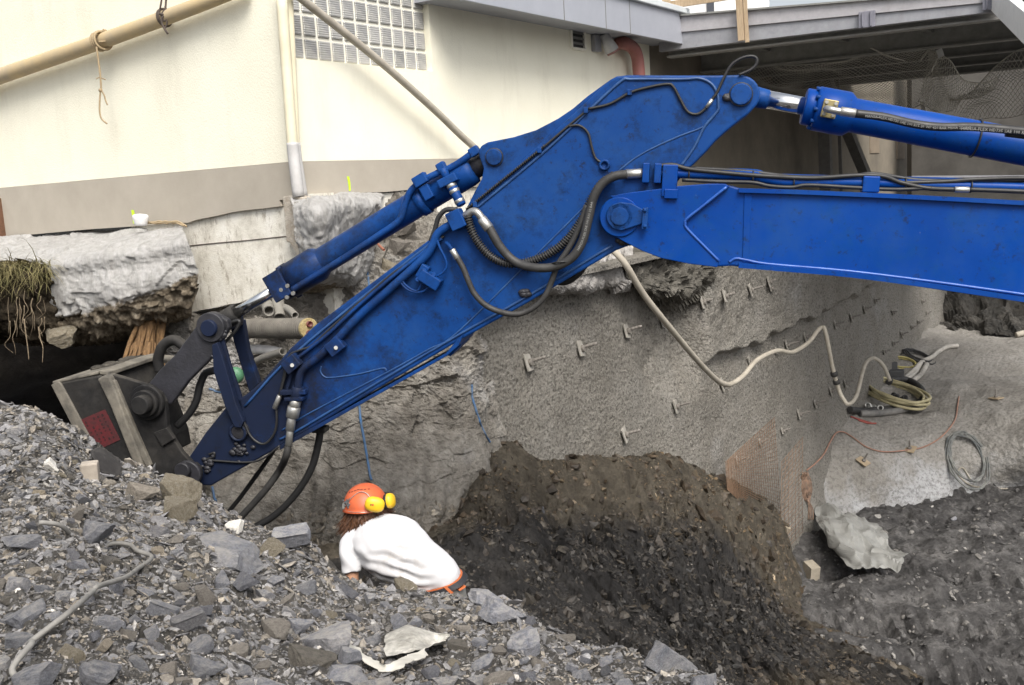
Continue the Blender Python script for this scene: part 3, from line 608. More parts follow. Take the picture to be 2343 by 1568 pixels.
# concrete ledge above the sprayed wall
def chunk(name, rows, mat, label, cat, a=0.12, sc=2.2, nu=80, nv=60, seed=1, extra=None):
    def f(V, N, U, Vv):
        c, e = cell(V, sc, seed); d = a*(c-0.5) + a*0.9*fbm(V, sc*0.8, 5, seed, 0.6) + a*0.25*fbm(V, sc*6, 4, seed+3) + 0.009*fbm(V, 22, 3, seed+5, 0.7)
        if extra: d = d + extra(V, U, Vv)
        return V + d[:, None]*N
    o = patch(name, rows, nu, nv, mat, f, smooth=(mat is M_BLOCK)); tag(o, label, cat); return o
chunk('concrete_ledge', [[at(1180, 560, 11.2), at(1300, 545, 12.2), at(1440, 540, 13.0)], [at(1180, 600, 10.2), at(1300, 600, 10.9), at(1445, 590, 12.3)], [at(1180, 640, 9.9), at(1300, 652, 10.6), at(1440, 640, 12.0)], [at(1190, 668, 10.4), at(1300, 668, 11.0), at(1440, 660, 12.3)], [at(1190, 672, 11.2), at(1300, 672, 11.6), at(1440, 664, 13.0)]], M_WHITECONC, 'pale broken concrete ledge under the blue stick above the sprayed wall', 'concrete', 0.10)
chunk('rock_ledge', [[at(1400, 560, 13.0), at(1540, 560, 14.2), at(1690, 570, 15.6)], [at(1420, 585, 12.1), at(1540, 590, 13.1), at(1680, 600, 15.0)], [at(1440, 640, 11.9), at(1550, 640, 12.8), at(1655, 612, 14.8)], [at(1470, 680, 12.2), at(1560, 672, 13.0), at(1650, 625, 14.9)], [at(1490, 700, 13.3), at(1560, 690, 14.0), at(1640, 640, 15.6)]], rocky('dark_overhang_rock', [(0.07, 0.065, 0.055), (0.15, 0.14, 0.12), (0.25, 0.235, 0.205)], 3, bump=1, bscale=14, bdist=0.05, rough=0.95), 'dark jutting rock ledge below the boom pivot on the sprayed wall', 'rock', 0.22, 2.0, seed=5)
# second concrete block right of the pilaster
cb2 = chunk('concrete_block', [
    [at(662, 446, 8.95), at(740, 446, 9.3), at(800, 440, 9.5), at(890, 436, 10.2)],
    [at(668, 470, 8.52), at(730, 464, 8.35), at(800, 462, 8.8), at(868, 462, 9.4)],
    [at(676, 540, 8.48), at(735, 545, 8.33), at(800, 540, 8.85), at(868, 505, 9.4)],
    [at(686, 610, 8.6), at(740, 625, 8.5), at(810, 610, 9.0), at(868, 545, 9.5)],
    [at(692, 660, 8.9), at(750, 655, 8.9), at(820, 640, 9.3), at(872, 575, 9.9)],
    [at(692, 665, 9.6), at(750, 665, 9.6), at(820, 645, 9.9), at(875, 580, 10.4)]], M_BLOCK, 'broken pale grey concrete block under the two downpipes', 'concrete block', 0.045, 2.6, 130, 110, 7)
def tintblock(o, nu, nv, f):
    U, V_ = np.meshgrid(np.linspace(0, 1, nu), np.linspace(0, 1, nv)); vcol(o, f(U.ravel(), V_.ravel()))
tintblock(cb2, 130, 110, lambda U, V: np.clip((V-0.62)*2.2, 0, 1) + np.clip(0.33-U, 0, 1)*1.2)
# overhanging slab on the left
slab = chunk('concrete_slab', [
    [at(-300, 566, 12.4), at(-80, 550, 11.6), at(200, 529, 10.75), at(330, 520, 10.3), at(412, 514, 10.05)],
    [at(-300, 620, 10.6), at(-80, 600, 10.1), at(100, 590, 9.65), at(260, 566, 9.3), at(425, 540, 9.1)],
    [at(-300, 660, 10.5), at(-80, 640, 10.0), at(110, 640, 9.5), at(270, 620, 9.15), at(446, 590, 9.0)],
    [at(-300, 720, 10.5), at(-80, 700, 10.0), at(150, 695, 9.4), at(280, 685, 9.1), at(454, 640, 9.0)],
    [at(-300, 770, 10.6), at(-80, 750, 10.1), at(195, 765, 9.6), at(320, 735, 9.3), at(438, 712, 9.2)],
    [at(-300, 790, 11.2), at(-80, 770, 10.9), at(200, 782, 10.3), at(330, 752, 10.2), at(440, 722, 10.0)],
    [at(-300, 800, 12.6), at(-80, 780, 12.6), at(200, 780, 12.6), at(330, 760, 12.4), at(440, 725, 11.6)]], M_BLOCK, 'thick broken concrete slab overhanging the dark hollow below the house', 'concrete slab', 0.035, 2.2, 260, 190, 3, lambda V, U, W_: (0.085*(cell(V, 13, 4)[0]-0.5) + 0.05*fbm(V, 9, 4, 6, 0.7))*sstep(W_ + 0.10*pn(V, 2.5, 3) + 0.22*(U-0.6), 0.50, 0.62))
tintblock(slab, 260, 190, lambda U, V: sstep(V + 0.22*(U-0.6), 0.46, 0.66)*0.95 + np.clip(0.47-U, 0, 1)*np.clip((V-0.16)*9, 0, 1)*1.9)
# earth bank with grass
def d_earth(V, N, U, Vv):
    c, e = cell(V, 9, 3); d = 0.10*fbm(V, 2, 5, 3) + 0.07*(c-0.5) + 0.03*fbm(V, 14, 4, 2); return V + d[:, None]*N
bank = patch('earth_bank', [[at(-200, 600, 9.8), at(0, 594, 9.55), at(60, 592, 9.4), at(128, 610, 9.45)], [at(-200, 650, 9.5), at(0, 640, 9.35), at(70, 640, 9.3), at(135, 650, 9.45)], [at(-200, 720, 9.6), at(0, 715, 9.45), at(80, 712, 9.4), at(150, 715, 9.5)], [at(-200, 770, 9.8), at(0, 762, 9.65), at(90, 765, 9.6), at(160, 755, 9.7)], [at(-200, 785, 10.6), at(0, 775, 10.4), at(90, 775, 10.3), at(160, 765, 10.3)]], 110, 80, M_EARTH, d_earth); bank['kind'] = 'structure'
# the hollow: back, side and floor of dark earth
def d_cave(V, N, U, Vv): return V + (0.15*fbm(V, 1.4, 5, 6))[:, None]*N
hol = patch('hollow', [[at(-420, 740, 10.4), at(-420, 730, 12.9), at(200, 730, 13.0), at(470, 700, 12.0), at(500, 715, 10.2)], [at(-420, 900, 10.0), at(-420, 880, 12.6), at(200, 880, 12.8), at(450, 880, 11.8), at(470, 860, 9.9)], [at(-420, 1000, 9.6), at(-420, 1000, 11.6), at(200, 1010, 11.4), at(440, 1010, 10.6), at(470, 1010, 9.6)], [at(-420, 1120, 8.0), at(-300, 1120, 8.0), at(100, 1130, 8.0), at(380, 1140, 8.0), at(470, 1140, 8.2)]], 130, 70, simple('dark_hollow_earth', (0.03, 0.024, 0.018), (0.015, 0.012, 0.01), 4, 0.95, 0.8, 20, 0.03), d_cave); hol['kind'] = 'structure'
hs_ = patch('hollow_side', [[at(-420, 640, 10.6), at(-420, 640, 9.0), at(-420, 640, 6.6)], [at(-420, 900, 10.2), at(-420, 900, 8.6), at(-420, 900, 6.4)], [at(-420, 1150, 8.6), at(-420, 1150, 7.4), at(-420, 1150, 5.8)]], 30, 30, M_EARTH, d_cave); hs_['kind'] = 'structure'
# dark spoil heap
def d_heap(V, N, U, Vv):
    c, e = cell(V*np.array([0.6, 1, 2.6]), 3.2, 5); c2, e2 = cell(V*np.array([1, 1, 2.2]), 12, 6); c4, e4 = cell(V*np.array([0.7, 1, 2.6]), 7.5, 8)
    d = 0.18*fbm(V, 0.7, 4, 4) + 0.13*(c-0.5)*sstep(Vv, 0.22, 0.45) + 0.07*(c4-0.5)*sstep(Vv, 0.22, 0.45) + 0.03*(c2-0.5) + 0.05*fbm(V, 6, 6, 3, 0.7) + 0.10*np.abs(pn(V*np.array([0.5, 0.5, 1.6]), 2.2, 9))
    d = d*np.minimum(1, 0.4 + Vv*6); return V + d[:, None]*np.array([0, -0.45, 0.9])
heap = patch('spoil_heap', [
    [at(420, 1300, 8.6), at(700, 1270, 8.3), at(1000, 1230, 8.6), at(1120, 1060, 10.4), at(1200, 1110, 10.8), at(1300, 1120, 11.6), at(1470, 1110, 13.0), at(1600, 1140, 14.6), at(1720, 1190, 15.8), at(1800, 1260, 16.4), at(1875, 1380, 16.2), at(1960, 1455, 14.6), at(2130, 1545, 12.9)],
    [at(420, 1300, 8.2), at(700, 1262, 8.0), at(1000, 1212, 8.1), at(1135, 1018, 9.7), at(1220, 1045, 10.1), at(1310, 1052, 10.9), at(1470, 1045, 12.2), at(1570, 1062, 13.2), at(1710, 1125, 14.5), at(1780, 1190, 15.0), at(1806, 1300, 14.9), at(1862, 1412, 14.5), at(1950, 1455, 14.0), at(2120, 1545, 12.6)],
    [at(420, 1420, 7.6), at(700, 1290, 7.6), at(1000, 1240, 7.8), at(1150, 1150, 8.9), at(1300, 1160, 9.9), at(1450, 1165, 10.9), at(1600, 1215, 11.9), at(1700, 1290, 12.7), at(1760, 1370, 13.1), at(1830, 1440, 13.4), at(1930, 1490, 12.7), at(2110, 1565, 12.0)],
    [at(420, 1560, 6.9), at(700, 1370, 6.9), at(1000, 1330, 7.0), at(1150, 1330, 7.4), at(1350, 1345, 8.2), at(1500, 1375, 9.0), at(1650, 1425, 9.9), at(1780, 1480, 10.8), at(1900, 1520, 11.4), at(2090, 1590, 11.2)],
    [at(420, 1800, 5.9), at(700, 1650, 5.7), at(1000, 1640, 5.8), at(1200, 1560, 6.0), at(1400, 1520, 6.6), at(1550, 1545, 7.4), at(1700, 1570, 8.4), at(1900, 1610, 9.6), at(2150, 1640, 10.4)],
    [at(420, 2100, 4.8), at(700, 2000, 4.7), at(1000, 1950, 4.7), at(1300, 1850, 4.9), at(1550, 1780, 5.6), at(1750, 1750, 6.6), at(1900, 1750, 7.6), at(2200, 1750, 9)],
], 440, 330, M_SPOIL, d_heap); heap['kind'] = 'structure'
def wet(U, V): return np.clip(sstep(V + 0.14*(U-0.5), 0.30, 0.52) - 0.9*sstep(V - 0.0*U, 0.66, 0.80)*sstep(U, 0.55, 0.75) - 0.25*sstep(U, 0.78, 0.9), 0, 1)
tintblock(heap, 440, 330, wet)
# foreground rubble mound
RX = [-420, -120, 0, 60, 130, 180, 260, 330, 420, 470, 520, 600, 690, 770, 850, 930, 1060, 1170, 1250, 1350, 1450, 1560, 1700, 1850, 2000]
RYp = [908, 923, 932, 938, 970, 1010, 1050, 1074, 1110, 1140, 1182, 1214, 1256, 1308, 1340, 1358, 1380, 1384, 1436, 1484, 1496, 1540, 1580, 1638, 1708]
RYd = [5.9, 5.7, 5.6, 5.55, 5.5, 5.45, 5.35, 5.3, 5.2, 5.15, 5.15, 5.1, 5.05, 5.0, 4.95, 4.85, 4.7, 4.5, 4.2, 3.9, 3.55, 3.2, 2.9, 2.6, 2.4]
ridge = [at(x, y, d) for x, y, d in zip(RX, RYp, RYd)]
near = [Vector((p.x*1.9/p.y*(1.0), 1.9, CAMZ - 1.22 - 0.24*max(0, min(1, x/1200)))) for p, x in zip(ridge, RX)]
under = [Vector((p.x*1.35, 0.3, p.z - 0.1)) for p in near]
mid = [n.lerp(r, 0.5) + Vector((0, 0, 0.02)) for n, r in zip(near, ridge)]
mid2 = [n.lerp(r, 0.8) + Vector((0, 0, 0.035)) for n, r in zip(near, ridge)]
dr1 = [r + Vector((0.05, 0.28, -0.22)) for r in ridge]
dr2 = [r + Vector((0.25, 0.8, -1.0)) for r in ridge]
dr3 = [Vector((r.x + 0.6, r.y + 1.3, CAMZ - 3.9)) for r in ridge]
def d_mound(V, N, U, Vv):
    c, e = cell(V, 7, 2); c2, e2 = cell(V, 19, 3)
    d = 0.05*fbm(V, 1.8, 4, 3) + 0.035*(c-0.5) + 0.022*(c2-0.5) + 0.018*fbm(V, 16, 5, 4, 0.65); return V + d[:, None]*N
mound = patch('rubble_mound', [dr3, dr2, dr1, ridge, mid2, mid, near, under], 620, 420, M_GRAVELSOIL, d_mound); mound['kind'] = 'structure'
def bvh(o):
    me = o.data; n = len(me.vertices); co = np.empty(n*3, np.float32); me.vertices.foreach_get('co', co)
    fi = np.empty(len(me.polygons)*4, np.int32); me.loops.foreach_get('vertex_index', fi)
    return BVHTree.FromPolygons([Vector(x) for x in co.reshape(-1, 3)], fi.reshape(-1, 4).tolist())
# ================================================================ excavator
def _paint(name, a, b, dirt, damt, rough=0.38):
    m = NT(name); co = m.coord()
    c = m.ramp(m.noise(co, 1.3, 6, 0.6), [(0.3, b), (0.7, a)])
    blot = m.ramp(m.noise(co, 5.0, 10, 0.8), [(0.50, 0.0), (0.66, damt)])
    c = m.mix(blot, c, dirt)
    spots = m.ramp(m.noise(co, 19, 8, 0.75), [(0.575, 0.0), (0.65, 0.85*damt+0.1)]); c = m.mix(spots, c, (0.012, 0.014, 0.022))
    drip = m.ramp(m.noise(co, 6, 8, 0.8, (1, 1, 0.12)), [(0.6, 0), (0.8, damt*0.5)]); c = m.mix(drip, c, tuple(x*0.8 for x in dirt))
    chips = m.ramp(m.noise(co, 55, 3, 0.6), [(0.73, 0.0), (0.745, 0.6)]); c = m.mix(chips, c, (0.12, 0.16, 0.26))
    dust = m.ramp(m.noise(co, 2.6, 8, 0.75), [(0.46, 0.0), (0.72, 0.42)]); c = m.mix(dust, c, (0.022, 0.062, 0.15))
    # mud and grease build up towards the digging end of the arm
    sx = m.n('ShaderNodeSeparateXYZ'); m.l(co, sx.inputs[0])
    mud = m.math('ADD', m.ramp(m.math('MULTIPLY', m.math('ADD', sx.outputs[0], 4.0), 0.25), [(0.42, 1.5), (0.90, 0.10)]), m.math('MULTIPLY', m.math('SUBTRACT', m.noise(co, 3.5, 9, 0.78), 0.5), 2.4))
    c = m.mix(m.ramp(mud, [(0.30, 0.0), (1.0, 0.88)]), c, (0.012, 0.013, 0.018))
    r = m.ramp(m.noise(co, 3, 7, 0.7), [(0.3, rough+0.22), (0.7, rough)])
    return m.fin(c, r, m.bump(m.noise(co, 9, 6, 0.75), 0.10, 0.01), 0, 0.16)
M_BLUE = _paint('worn_blue_paint', (0.006, 0.056, 0.24), (0.004, 0.039, 0.17), (0.004, 0.009, 0.024), 0.72)
M_BLUEB = _paint('fresh_blue_paint', (0.001, 0.052, 0.29), (0.001, 0.036, 0.21), (0.004, 0.05, 0.19), 0.6, 0.28)
M_WELD = simple('blue_weld_bead', (0.03, 0.085, 0.22), (0.006, 0.035, 0.13), 9, 0.4, 0.3, 90)
M_WELDB = simple('weld_and_reflection_blue', (0.03, 0.11, 0.40), (0.008, 0.055, 0.28), 9, 0.3, 0.2, 60)
M_GREASE = simple('greasy_black_steel', (0.034, 0.034, 0.042), (0.010, 0.010, 0.012), 7, 0.5, 0.5, 30, 0.01)
M_BUCKET = rocky('worn_bucket_steel', [(0.010, 0.010, 0.011), (0.022, 0.022, 0.023), (0.05, 0.047, 0.043)], 3.5, dust=(0.12, 0.108, 0.09), dustamt=0.45, bump=0.35, bscale=20, bdist=0.008, rough=0.62, spec=0.15)
M_BUCKEDGE = simple('scraped_dusty_steel', (0.21, 0.19, 0.155), (0.06, 0.055, 0.048), 7, 0.7, 0.5, 40, 0.006)
M_CHROME = simple('polished_rod', (0.78, 0.79, 0.80), (0.7, 0.7, 0.7), 3, 0.14, 0.0, metallic=1.0)
M_FITTING = simple('zinc_fitting', (0.50, 0.50, 0.48), (0.36, 0.35, 0.32), 30, 0.35, 0.1, metallic=0.8)
M_BRASSY = simple('yellow_zinc_flange', (0.36, 0.30, 0.14), (0.26, 0.22, 0.12), 30, 0.45, 0.1, metallic=0.6)
M_RED = simple('faded_red_sticker', (0.12, 0.014, 0.018), (0.045, 0.016, 0.017), 20, 0.6, 0.1)
M_LETTER = simple('pale_printing', (0.30, 0.30, 0.29), None, 20, 0.7, 0)
M_MUD = rocky('caked_mud', [(0.03, 0.028, 0.025), (0.09, 0.08, 0.065), (0.2, 0.18, 0.15)], 9, bump=1, bscale=30, bdist=0.03, rough=0.95)
_p1, _p2 = at(450, 1000, 7.15), at(2342, 560, 6.1)
DE = Vector((_p2.x-_p1.x, _p2.y-_p1.y, 0)).normalized(); NE = Vector((DE.y, -DE.x, 0))
def E(px, py, off=0.0): return onplane(px, py, _p1 + NE*off, NE)
def EP(pts, off=0.0): return [E(x, y, off) for x, y in pts]
def pxr(px, py, r, off=0.0): return (E(px+r, py, off) - E(px, py, off)).length
def arc(cx, cy, r, a0, a1, n=10):
    return [(cx + r*math.cos(math.radians(a0+(a1-a0)*i/n)), cy + r*math.sin(math.radians(a0+(a1-a0)*i/n))) for i in range(n+1)]
ex = thing('excavator', E(1400, 800, -0.2), 'large blue excavator arm reaching across the pit with its bucket at left', 'excavator')
WS = 0.42          # stick width
def plate(name, pts, off, depth, mat, parent=ex, bevel=0.006, label=None):
    return MB().prism(EP(pts, off), -NE*depth).build(name, mat, parent, bevel=bevel, label=label)
def wire(name, pts, r, mat, off=0.03, parent=ex, n=8, sm=8, back=0.0):
    P = [E(p[0], p[1], p[2] if len(p) > 2 else off) for p in pts]
    return MB().tube(P, r, n, sm).build(name, mat, parent)
# ---- stick
top = [(432, 1046), (470, 990), (520, 928), (560, 905), (600, 872), (662, 800), (720, 745), (880, 625), (1040, 505), (1068, 478)]
back_ = [(1343, 232), (1375, 200), (1395, 183), (1410, 175), (1440, 172), (1560, 173), (1640, 173), (1689, 172)]
boss = arc(1695, 216, 43.5, -85, 48, 10)
under_ = [(1711, 262), (1690, 277), (1659, 302), (1635, 324), (1616, 346), (1590, 372), (1560, 400), (1530, 440), (1505, 490), (1480, 535), (1445, 560)]
bot = [(1410, 573), (1300, 638), (1195, 700), (1100, 752), (1050, 780), (870, 886), (700, 988), (640, 1022), (560, 1068), (482, 1112), (450, 1110)] + arc(432, 1082, 30, 70, 270, 6)[1:]
ear = [(1068, 474), (1085, 440), (1102, 409), (1106, 386), (1097, 362), (1094, 345), (1101, 334), (1115, 326), (1140, 321), (1175, 314), (1226, 298), (1276, 272), (1310, 249), (1343, 221), (1390, 187), (1409, 176)]
st = plate('stick', top + [(1100, 452), (1343, 232)] + back_[1:] + boss + under_ + bot, 0.0, WS, M_BLUE, bevel=0.012)
plate('cylinder_ear', ear + [(1343, 242), (1110, 450)], -0.06, 0.05, M_BLUE, bevel=0.008)
plate('cylinder_ear', ear + [(1343, 242), (1110, 450)], -0.31, 0.05, M_BLUE, bevel=0.008)
# flange strips and welds
def strip(name, pts, wpx, off, mat, parent=st):
    mb = MB(); P = [E(x, y, off) for x, y in pts]
    P = spline(P, 6)
    for a, b in zip(P, P[1:]):
        d = (b-a).normalized(); s = d.cross(NE).normalized(); hw = pxr(1300, 700, wpx/2); e = d*0.001
        mb.prism([a - s*hw - e, b - s*hw + e, b + s*hw + e, a + s*hw - e], -NE*0.05)
    return mb.build(name, mat, parent)
wire('weld_seam', [(560, 930), (665, 818), (880, 640), (1075, 488), (1240, 352), (1345, 255), (1420, 187), (1445, 182), (1560, 182), (1598, 180), (1625, 191), (1640, 213), (1643, 240), (1640, 256), (1611, 291), (1588, 337), (1558, 380)], 0.010, M_WELD, 0.002, st)
wire('weld_seam', [(640, 1006), (700, 974), (870, 872), (1050, 766), (1200, 682), (1400, 562)], 0.009, M_WELD, 0.002, st)
wire('weld_seam', [(1640, 256), (1611, 289), (1547, 315), (1473, 350), (1421, 387), (1360, 450), (1220, 590), (1045, 762), (980, 800), (890, 850), (700, 950), (645, 985)], 0.006, M_WELD, 0.0, st)
wire('weld_seam', [(735, 838), (733, 850), (742, 862), (760, 864), (820, 856), (875, 843), (884, 849)], 0.006, M_WELD, 0.0, st)
plate('wear_strip', [(1060, 765), (1048, 775), (1042, 782), (1020, 808), (1008, 815), (640, 1020), (640, 1030), (1020, 816), (1050, 790)], 0.012, 0.44, M_BLUE, st, 0.003)
plate('stop_block', [(1052, 772), (1038, 798), (1020, 812), (1030, 816), (1055, 790)], -0.06, 0.25, M_BLUE, st, 0.004)
# pins
def pin(name, px, py, r, off0, off1, mat, parent=ex, ring=None):
    b = E(px, py, off1); a = b - NE*(off1-off0); R = pxr(px, py, r, off1)
    o = MB().cyl(a, b, R, 36, bev=0.006).build(name, mat, parent)
    if ring: MB().lathe(b - NE*0.03, NE, [(0, R*ring), (0.012, R*ring), (0.02, R*ring*0.97), (0.02, R*1.02)], 36).build('collar', M_GREASE, o)
    return o
pin('pin', 1695, 216, 25, -0.3, 0.035, M_BLUE, ex, 1.12)
pin('pin', 1129, 360, 18.5, -0.40, -0.035, M_BLUE, ex, 1.12)
# ---- boom: fork plates, head casting and box
fork = arc(1417, 497, 47, 100, 250, 12) + [(1395, 449), (1440, 441), (1521, 431), (1555, 426), (1620, 421), (1659, 421), (1668, 427), (1610, 470), (1572, 500), (1567, 512), (1572, 524), (1610, 565), (1645, 600), (1640, 612), (1575, 604), (1512, 591), (1470, 575), (1434, 557)]
plate('fork_plate', fork, 0.075, 0.06, M_BLUEB, bevel=0.01)
plate('fork_plate', fork, -0.44, 0.06, M_BLUEB, bevel=0.01)
box = [(1548, 440), (1585, 424), (1659, 421), (1700, 433), (1849, 437), (2100, 448), (2342, 461), (2700, 480), (2700, 752), (2342, 692), (1979, 639), (1763, 618), (1672, 609), (1640, 611), (1542, 594)]
bo = plate('boom', box, 0.045, 0.47, M_BLUEB, bevel=0.012)
strip('top_flange', [(1690, 436), (1849, 441), (2100, 452), (2342, 465), (2690, 484)], 9, 0.075, M_BLUEB, bo)
strip('bottom_flange', [(1690, 608), (1763, 614), (1979, 634), (2342, 686), (2690, 744)], 10, 0.085, M_BLUEB, bo)
wire('weld_seam', [(1668, 600), (1682, 592), (1705, 595), (1763, 605), (1979, 625), (2342, 674), (2690, 730)], 0.009, M_WELDB, 0.048, bo)  # light blue reflection line along the bottom flange, painted as a bead
wire('weld_seam', [(1662, 428), (1610, 470), (1572, 500), (1567, 512), (1572, 524), (1610, 563), (1645, 598)], 0.009, M_WELDB, 0.076, bo)
plate('stiffener', [(1702, 442), (1720, 442), (1712, 600), (1698, 600)], 0.052, 0.03, M_BLUEB, bo, 0.004)
pin('pivot_boss', 1417, 497, 46, 0.05, 0.09, M_BLUEB)
pin('pivot_pin', 1417, 495, 31, 0.09, 0.115, M_BLUE)
pin('pin_cap', 1417, 495, 21, 0.115, 0.125, M_BLUE)
plate('keeper_plate', [(1398, 470), (1420, 463), (1445, 466), (1478, 484), (1480, 508), (1440, 522), (1420, 528), (1400, 522)], 0.115, 0.03, M_BLUE, bevel=0.005)
kb = plate('keeper_bar', [(1470, 476), (1483, 475), (1480, 525), (1467, 526)], 0.145, 0.04, M_BLUE, bevel=0.005)
for y in (482, 518): pin('bolt', 1475, y, 4, 0.145, 0.16, M_BLUE, kb)
o = MB(); P = E(1425, 540, 0.085)
# ---- stick cylinder at upper right (off centre line of the arm)
ZC = -0.2
def axis_cyl(a, b, r, mat, name, n=32, bev=0.006, parent=ex): return MB().cyl(a, b, r, n, bev=bev).build(name, mat, parent)
def K(px, off=ZC): 
    y = 217 + (px-1696)*0.1873; return E(px, y, off)
px1 = pxr(1900, 250, 1, ZC)
axc = (K(2342) - K(1696)).normalized()
MB().cyl(K(1728), K(1757), 25*px1, 28, 22.5*px1, 0.004).build('rod_eye', M_BLUE, ex)
axis_cyl(K(1750), K(1862), 21*px1, M_CHROME, 'piston_rod', 36, 0)
g = MB().cyl(K(1838), K(1866), 43*px1, 36, bev=0.008).build('gland', M_BLUEB, ex)
hd = MB().cyl(K(1862), K(1937), 52*px1, 40, bev=0.012).build('cylinder_head', M_BLUEB, ex)
brl = MB().lathe(K(1930), axc, [(0, 52*px1), (0.02, 51*px1), (0.055, 40*px1), (0.4, 40*px1), (0.42, 40.5*px1), (1.2, 41.5*px1), (2.6, 42*px1)], 40).build('cylinder_barrel', M_BLUEB, ex)
sx_ = axc.cross(NE).normalized()
for k in range(10):
    a = 2*math.pi*k/10 + 0.2; c = K(1857) + (sx_*math.cos(a) + NE*math.sin(a))*47*px1
    MB().cyl(c, c + axc*0.03, 5.5*px1, 8, bev=0.002).build('bolt', M_BLUE, hd)
# hose on that cylinder with its fitting
fl = K(1890) + NE*(53*px1); 
MB().box(fl + NE*0.012 - sx_*0, axc*0.045, sx_*0.055, NE*0.016).build('hose_flange', M_BRASSY, hd, bevel=0.004)
for i in (-1, 1):
    for j in (-1, 1):
        c = fl + axc*0.028*i + sx_*0.036*j + NE*0.028; MB().cyl(c, c + NE*0.012, 0.011, 8).build('bolt', M_FITTING, hd)
OFC = 0.06
MB().tube([E(1890, 250, 0.0), E(1897, 251, 0.05), E(1912, 254, OFC), E(1925, 256, OFC)], 0.022, 12).build('hose_elbow', M_FITTING, ex)
MB().cyl(E(1922, 255, OFC), E(1957, 260, OFC), 0.028, 20, bev=0.004).build('hose_ferrule', M_FITTING, ex)
hpts = [(1955, 260), (2020, 268), (2090, 284), (2150, 291), (2230, 291), (2342, 301), (2500, 320)]
hose_r = MB().tube([E(x, y, OFC) for x, y in hpts], 0.026, 12).build('hose', M_BLACK, ex)
MB().tube([E(x, y, 0.03) for x, y in ((2300, 306), (2400, 318), (2520, 330))], 0.02, 10).build('hose', M_BLACK, ex)
def ring_tie(px, py, R, off=ZC, ax=axc, parent=ex, mat=M_BLACK, tr=0.006):
    c = E(px, py, off); u = ax.orthogonal().normalized(); v = ax.cross(u)
    P = [c + (u*math.cos(2*math.pi*k/28) + v*math.sin(2*math.pi*k/28))*R for k in range(29)]
    return MB().tube(P, tr, 6, raw=True, caps=False).build('cable_tie', mat, parent)
ring_tie(2231, 317, 44*px1)
# printed lettering wrapped on the hose
def lettering(text, path, size, mat, parent, side=None, start=0.0):
    cu = bpy.data.curves.new('lettering', 'FONT'); cu.body = text; cu.size = size; cu.resolution_u = 1
    t = bpy.data.objects.new('tmp', cu); me = bpy.data.meshes.new_from_object(t); bpy.data.objects.remove(t)
    P = spline(path, 12); L = [0]
    for a, b in zip(P, P[1:]): L.append(L[-1] + (b-a).length)
    o0 = ORG[parent.name]
    for v in me.vertices:
        s = min(max(start + v.co.x, 0), L[-1]-1e-4); i = max(j for j in range(len(L)-1) if L[j] <= s)
        f = (s-L[i])/(L[i+1]-L[i]); p = P[i].lerp(P[i+1], f); d = (P[i+1]-P[i]).normalized(); u = NE.cross(d).normalized()
        if u.z < 0: u = -u
        v.co = p + u*(v.co.y - size*0.36) + NE*0.001 - o0
    me.materials.clear(); return obj('lettering', me, mat, parent)
lettering('HANSA-FLEX HD735 SAE 100 R15 20 WP 420 BAR MSHA 2D12 5', [E(x, y+2, OFC+0.0275) for x, y in [(1975, 263)] + hpts[1:]], 0.022, M_LETTER, hose_r, start=0.01)
lettering('HANSA-FLEX HD735 SAE 100 R15 20 WP 420 BAR', [E(x, y+3, OFC+0.0275) for x, y in [(2190, 291.5), (2230, 292), (2342, 301), (2500, 320)]], 0.026, M_LETTER, hose_r, start=0.02)
# ---- tubes along the boom top
TO = 0.02
bt = MB().tube([E(x, y, TO) for x, y in ((1500, 398), (1560, 398), (1715, 403), (1735, 407), (1785, 416), (1830, 417), (1960, 418), (2160, 425), (2342, 430), (2650, 445))], 0.029, 14).build('hydraulic_tube', M_BLUEB, ex)
MB().tube([E(x, y, -0.15) for x, y in ((1500, 392), (1715, 397), (1785, 408), (2160, 417), (2342, 424), (2650, 438))], 0.029, 12).build('hydraulic_tube', M_BLUEB, ex)
for pts, r, of in (([(1508, 380), (1540, 378), (1580, 388), (1680, 398), (1760, 404), (1860, 408), (1960, 402), (2020, 404), (2060, 418), (2120, 431), (2185, 434)], 0.014, 0.05),
                   ([(1580, 385), (1700, 392), (1820, 405), (1940, 404), (2000, 398), (2100, 412), (2250, 415), (2420, 412)], 0.012, 0.0),
                   ([(1560, 412), (1640, 416), (1720, 418), (1760, 426), (1810, 429), (1850, 424), (1960, 430), (2050, 434), (2130, 430)], 0.012, 0.05),
                   ([(2215, 434), (2300, 437), (2420, 442)], 0.014, 0.05), ([(2060, 419), (2160, 416), (2230, 411), (2342, 408), (2450, 412)], 0.013, 0.04)):
    MB().tube([E(x, y, of) for x, y in pts], r, 8).build('cable', M_BLACK, ex)
MB().cyl(E(2183, 434, 0.05), E(2217, 434.5, 0.05), 0.019, 12, bev=0.003).build('cable_joint', M_FITTING, ex)
axb = (E(2342, 430, TO)-E(1960, 418, TO)).normalized()
for px, py in ((1576, 399), (1722, 405), (1815, 417), (1972, 419), (2070, 422), (2220, 427)): ring_tie(px, py, 0.036, TO, axb, tr=0.005)
for px, py in ((1505, 397), (1478, 396)):
    q = MB(); q.box(E(px, py, TO), axb*0.022, axb.cross(NE)*0.062, NE*0.055); q.build('flange_half', M_BLUEB, ex, bevel=0.006)
q = MB(); q.box(E(1532, 414, 0.04), axb*0.047, axb.cross(NE)*0.10, NE*0.05).build('tube_bracket', M_BLUEB, ex, bevel=0.006)
q = MB(); q.box(E(1535, 444, 0.085), axb*0.042, axb.cross(NE)*0.03, NE*0.02).build('bracket_foot', M_BLUEB, ex, bevel=0.005)
q = MB(); q.box(E(1990, 422, 0.02), axb*0.05, axb.cross(NE)*0.05, NE*0.05).build('tube_clamp', M_BLUEB, ex, bevel=0.008)
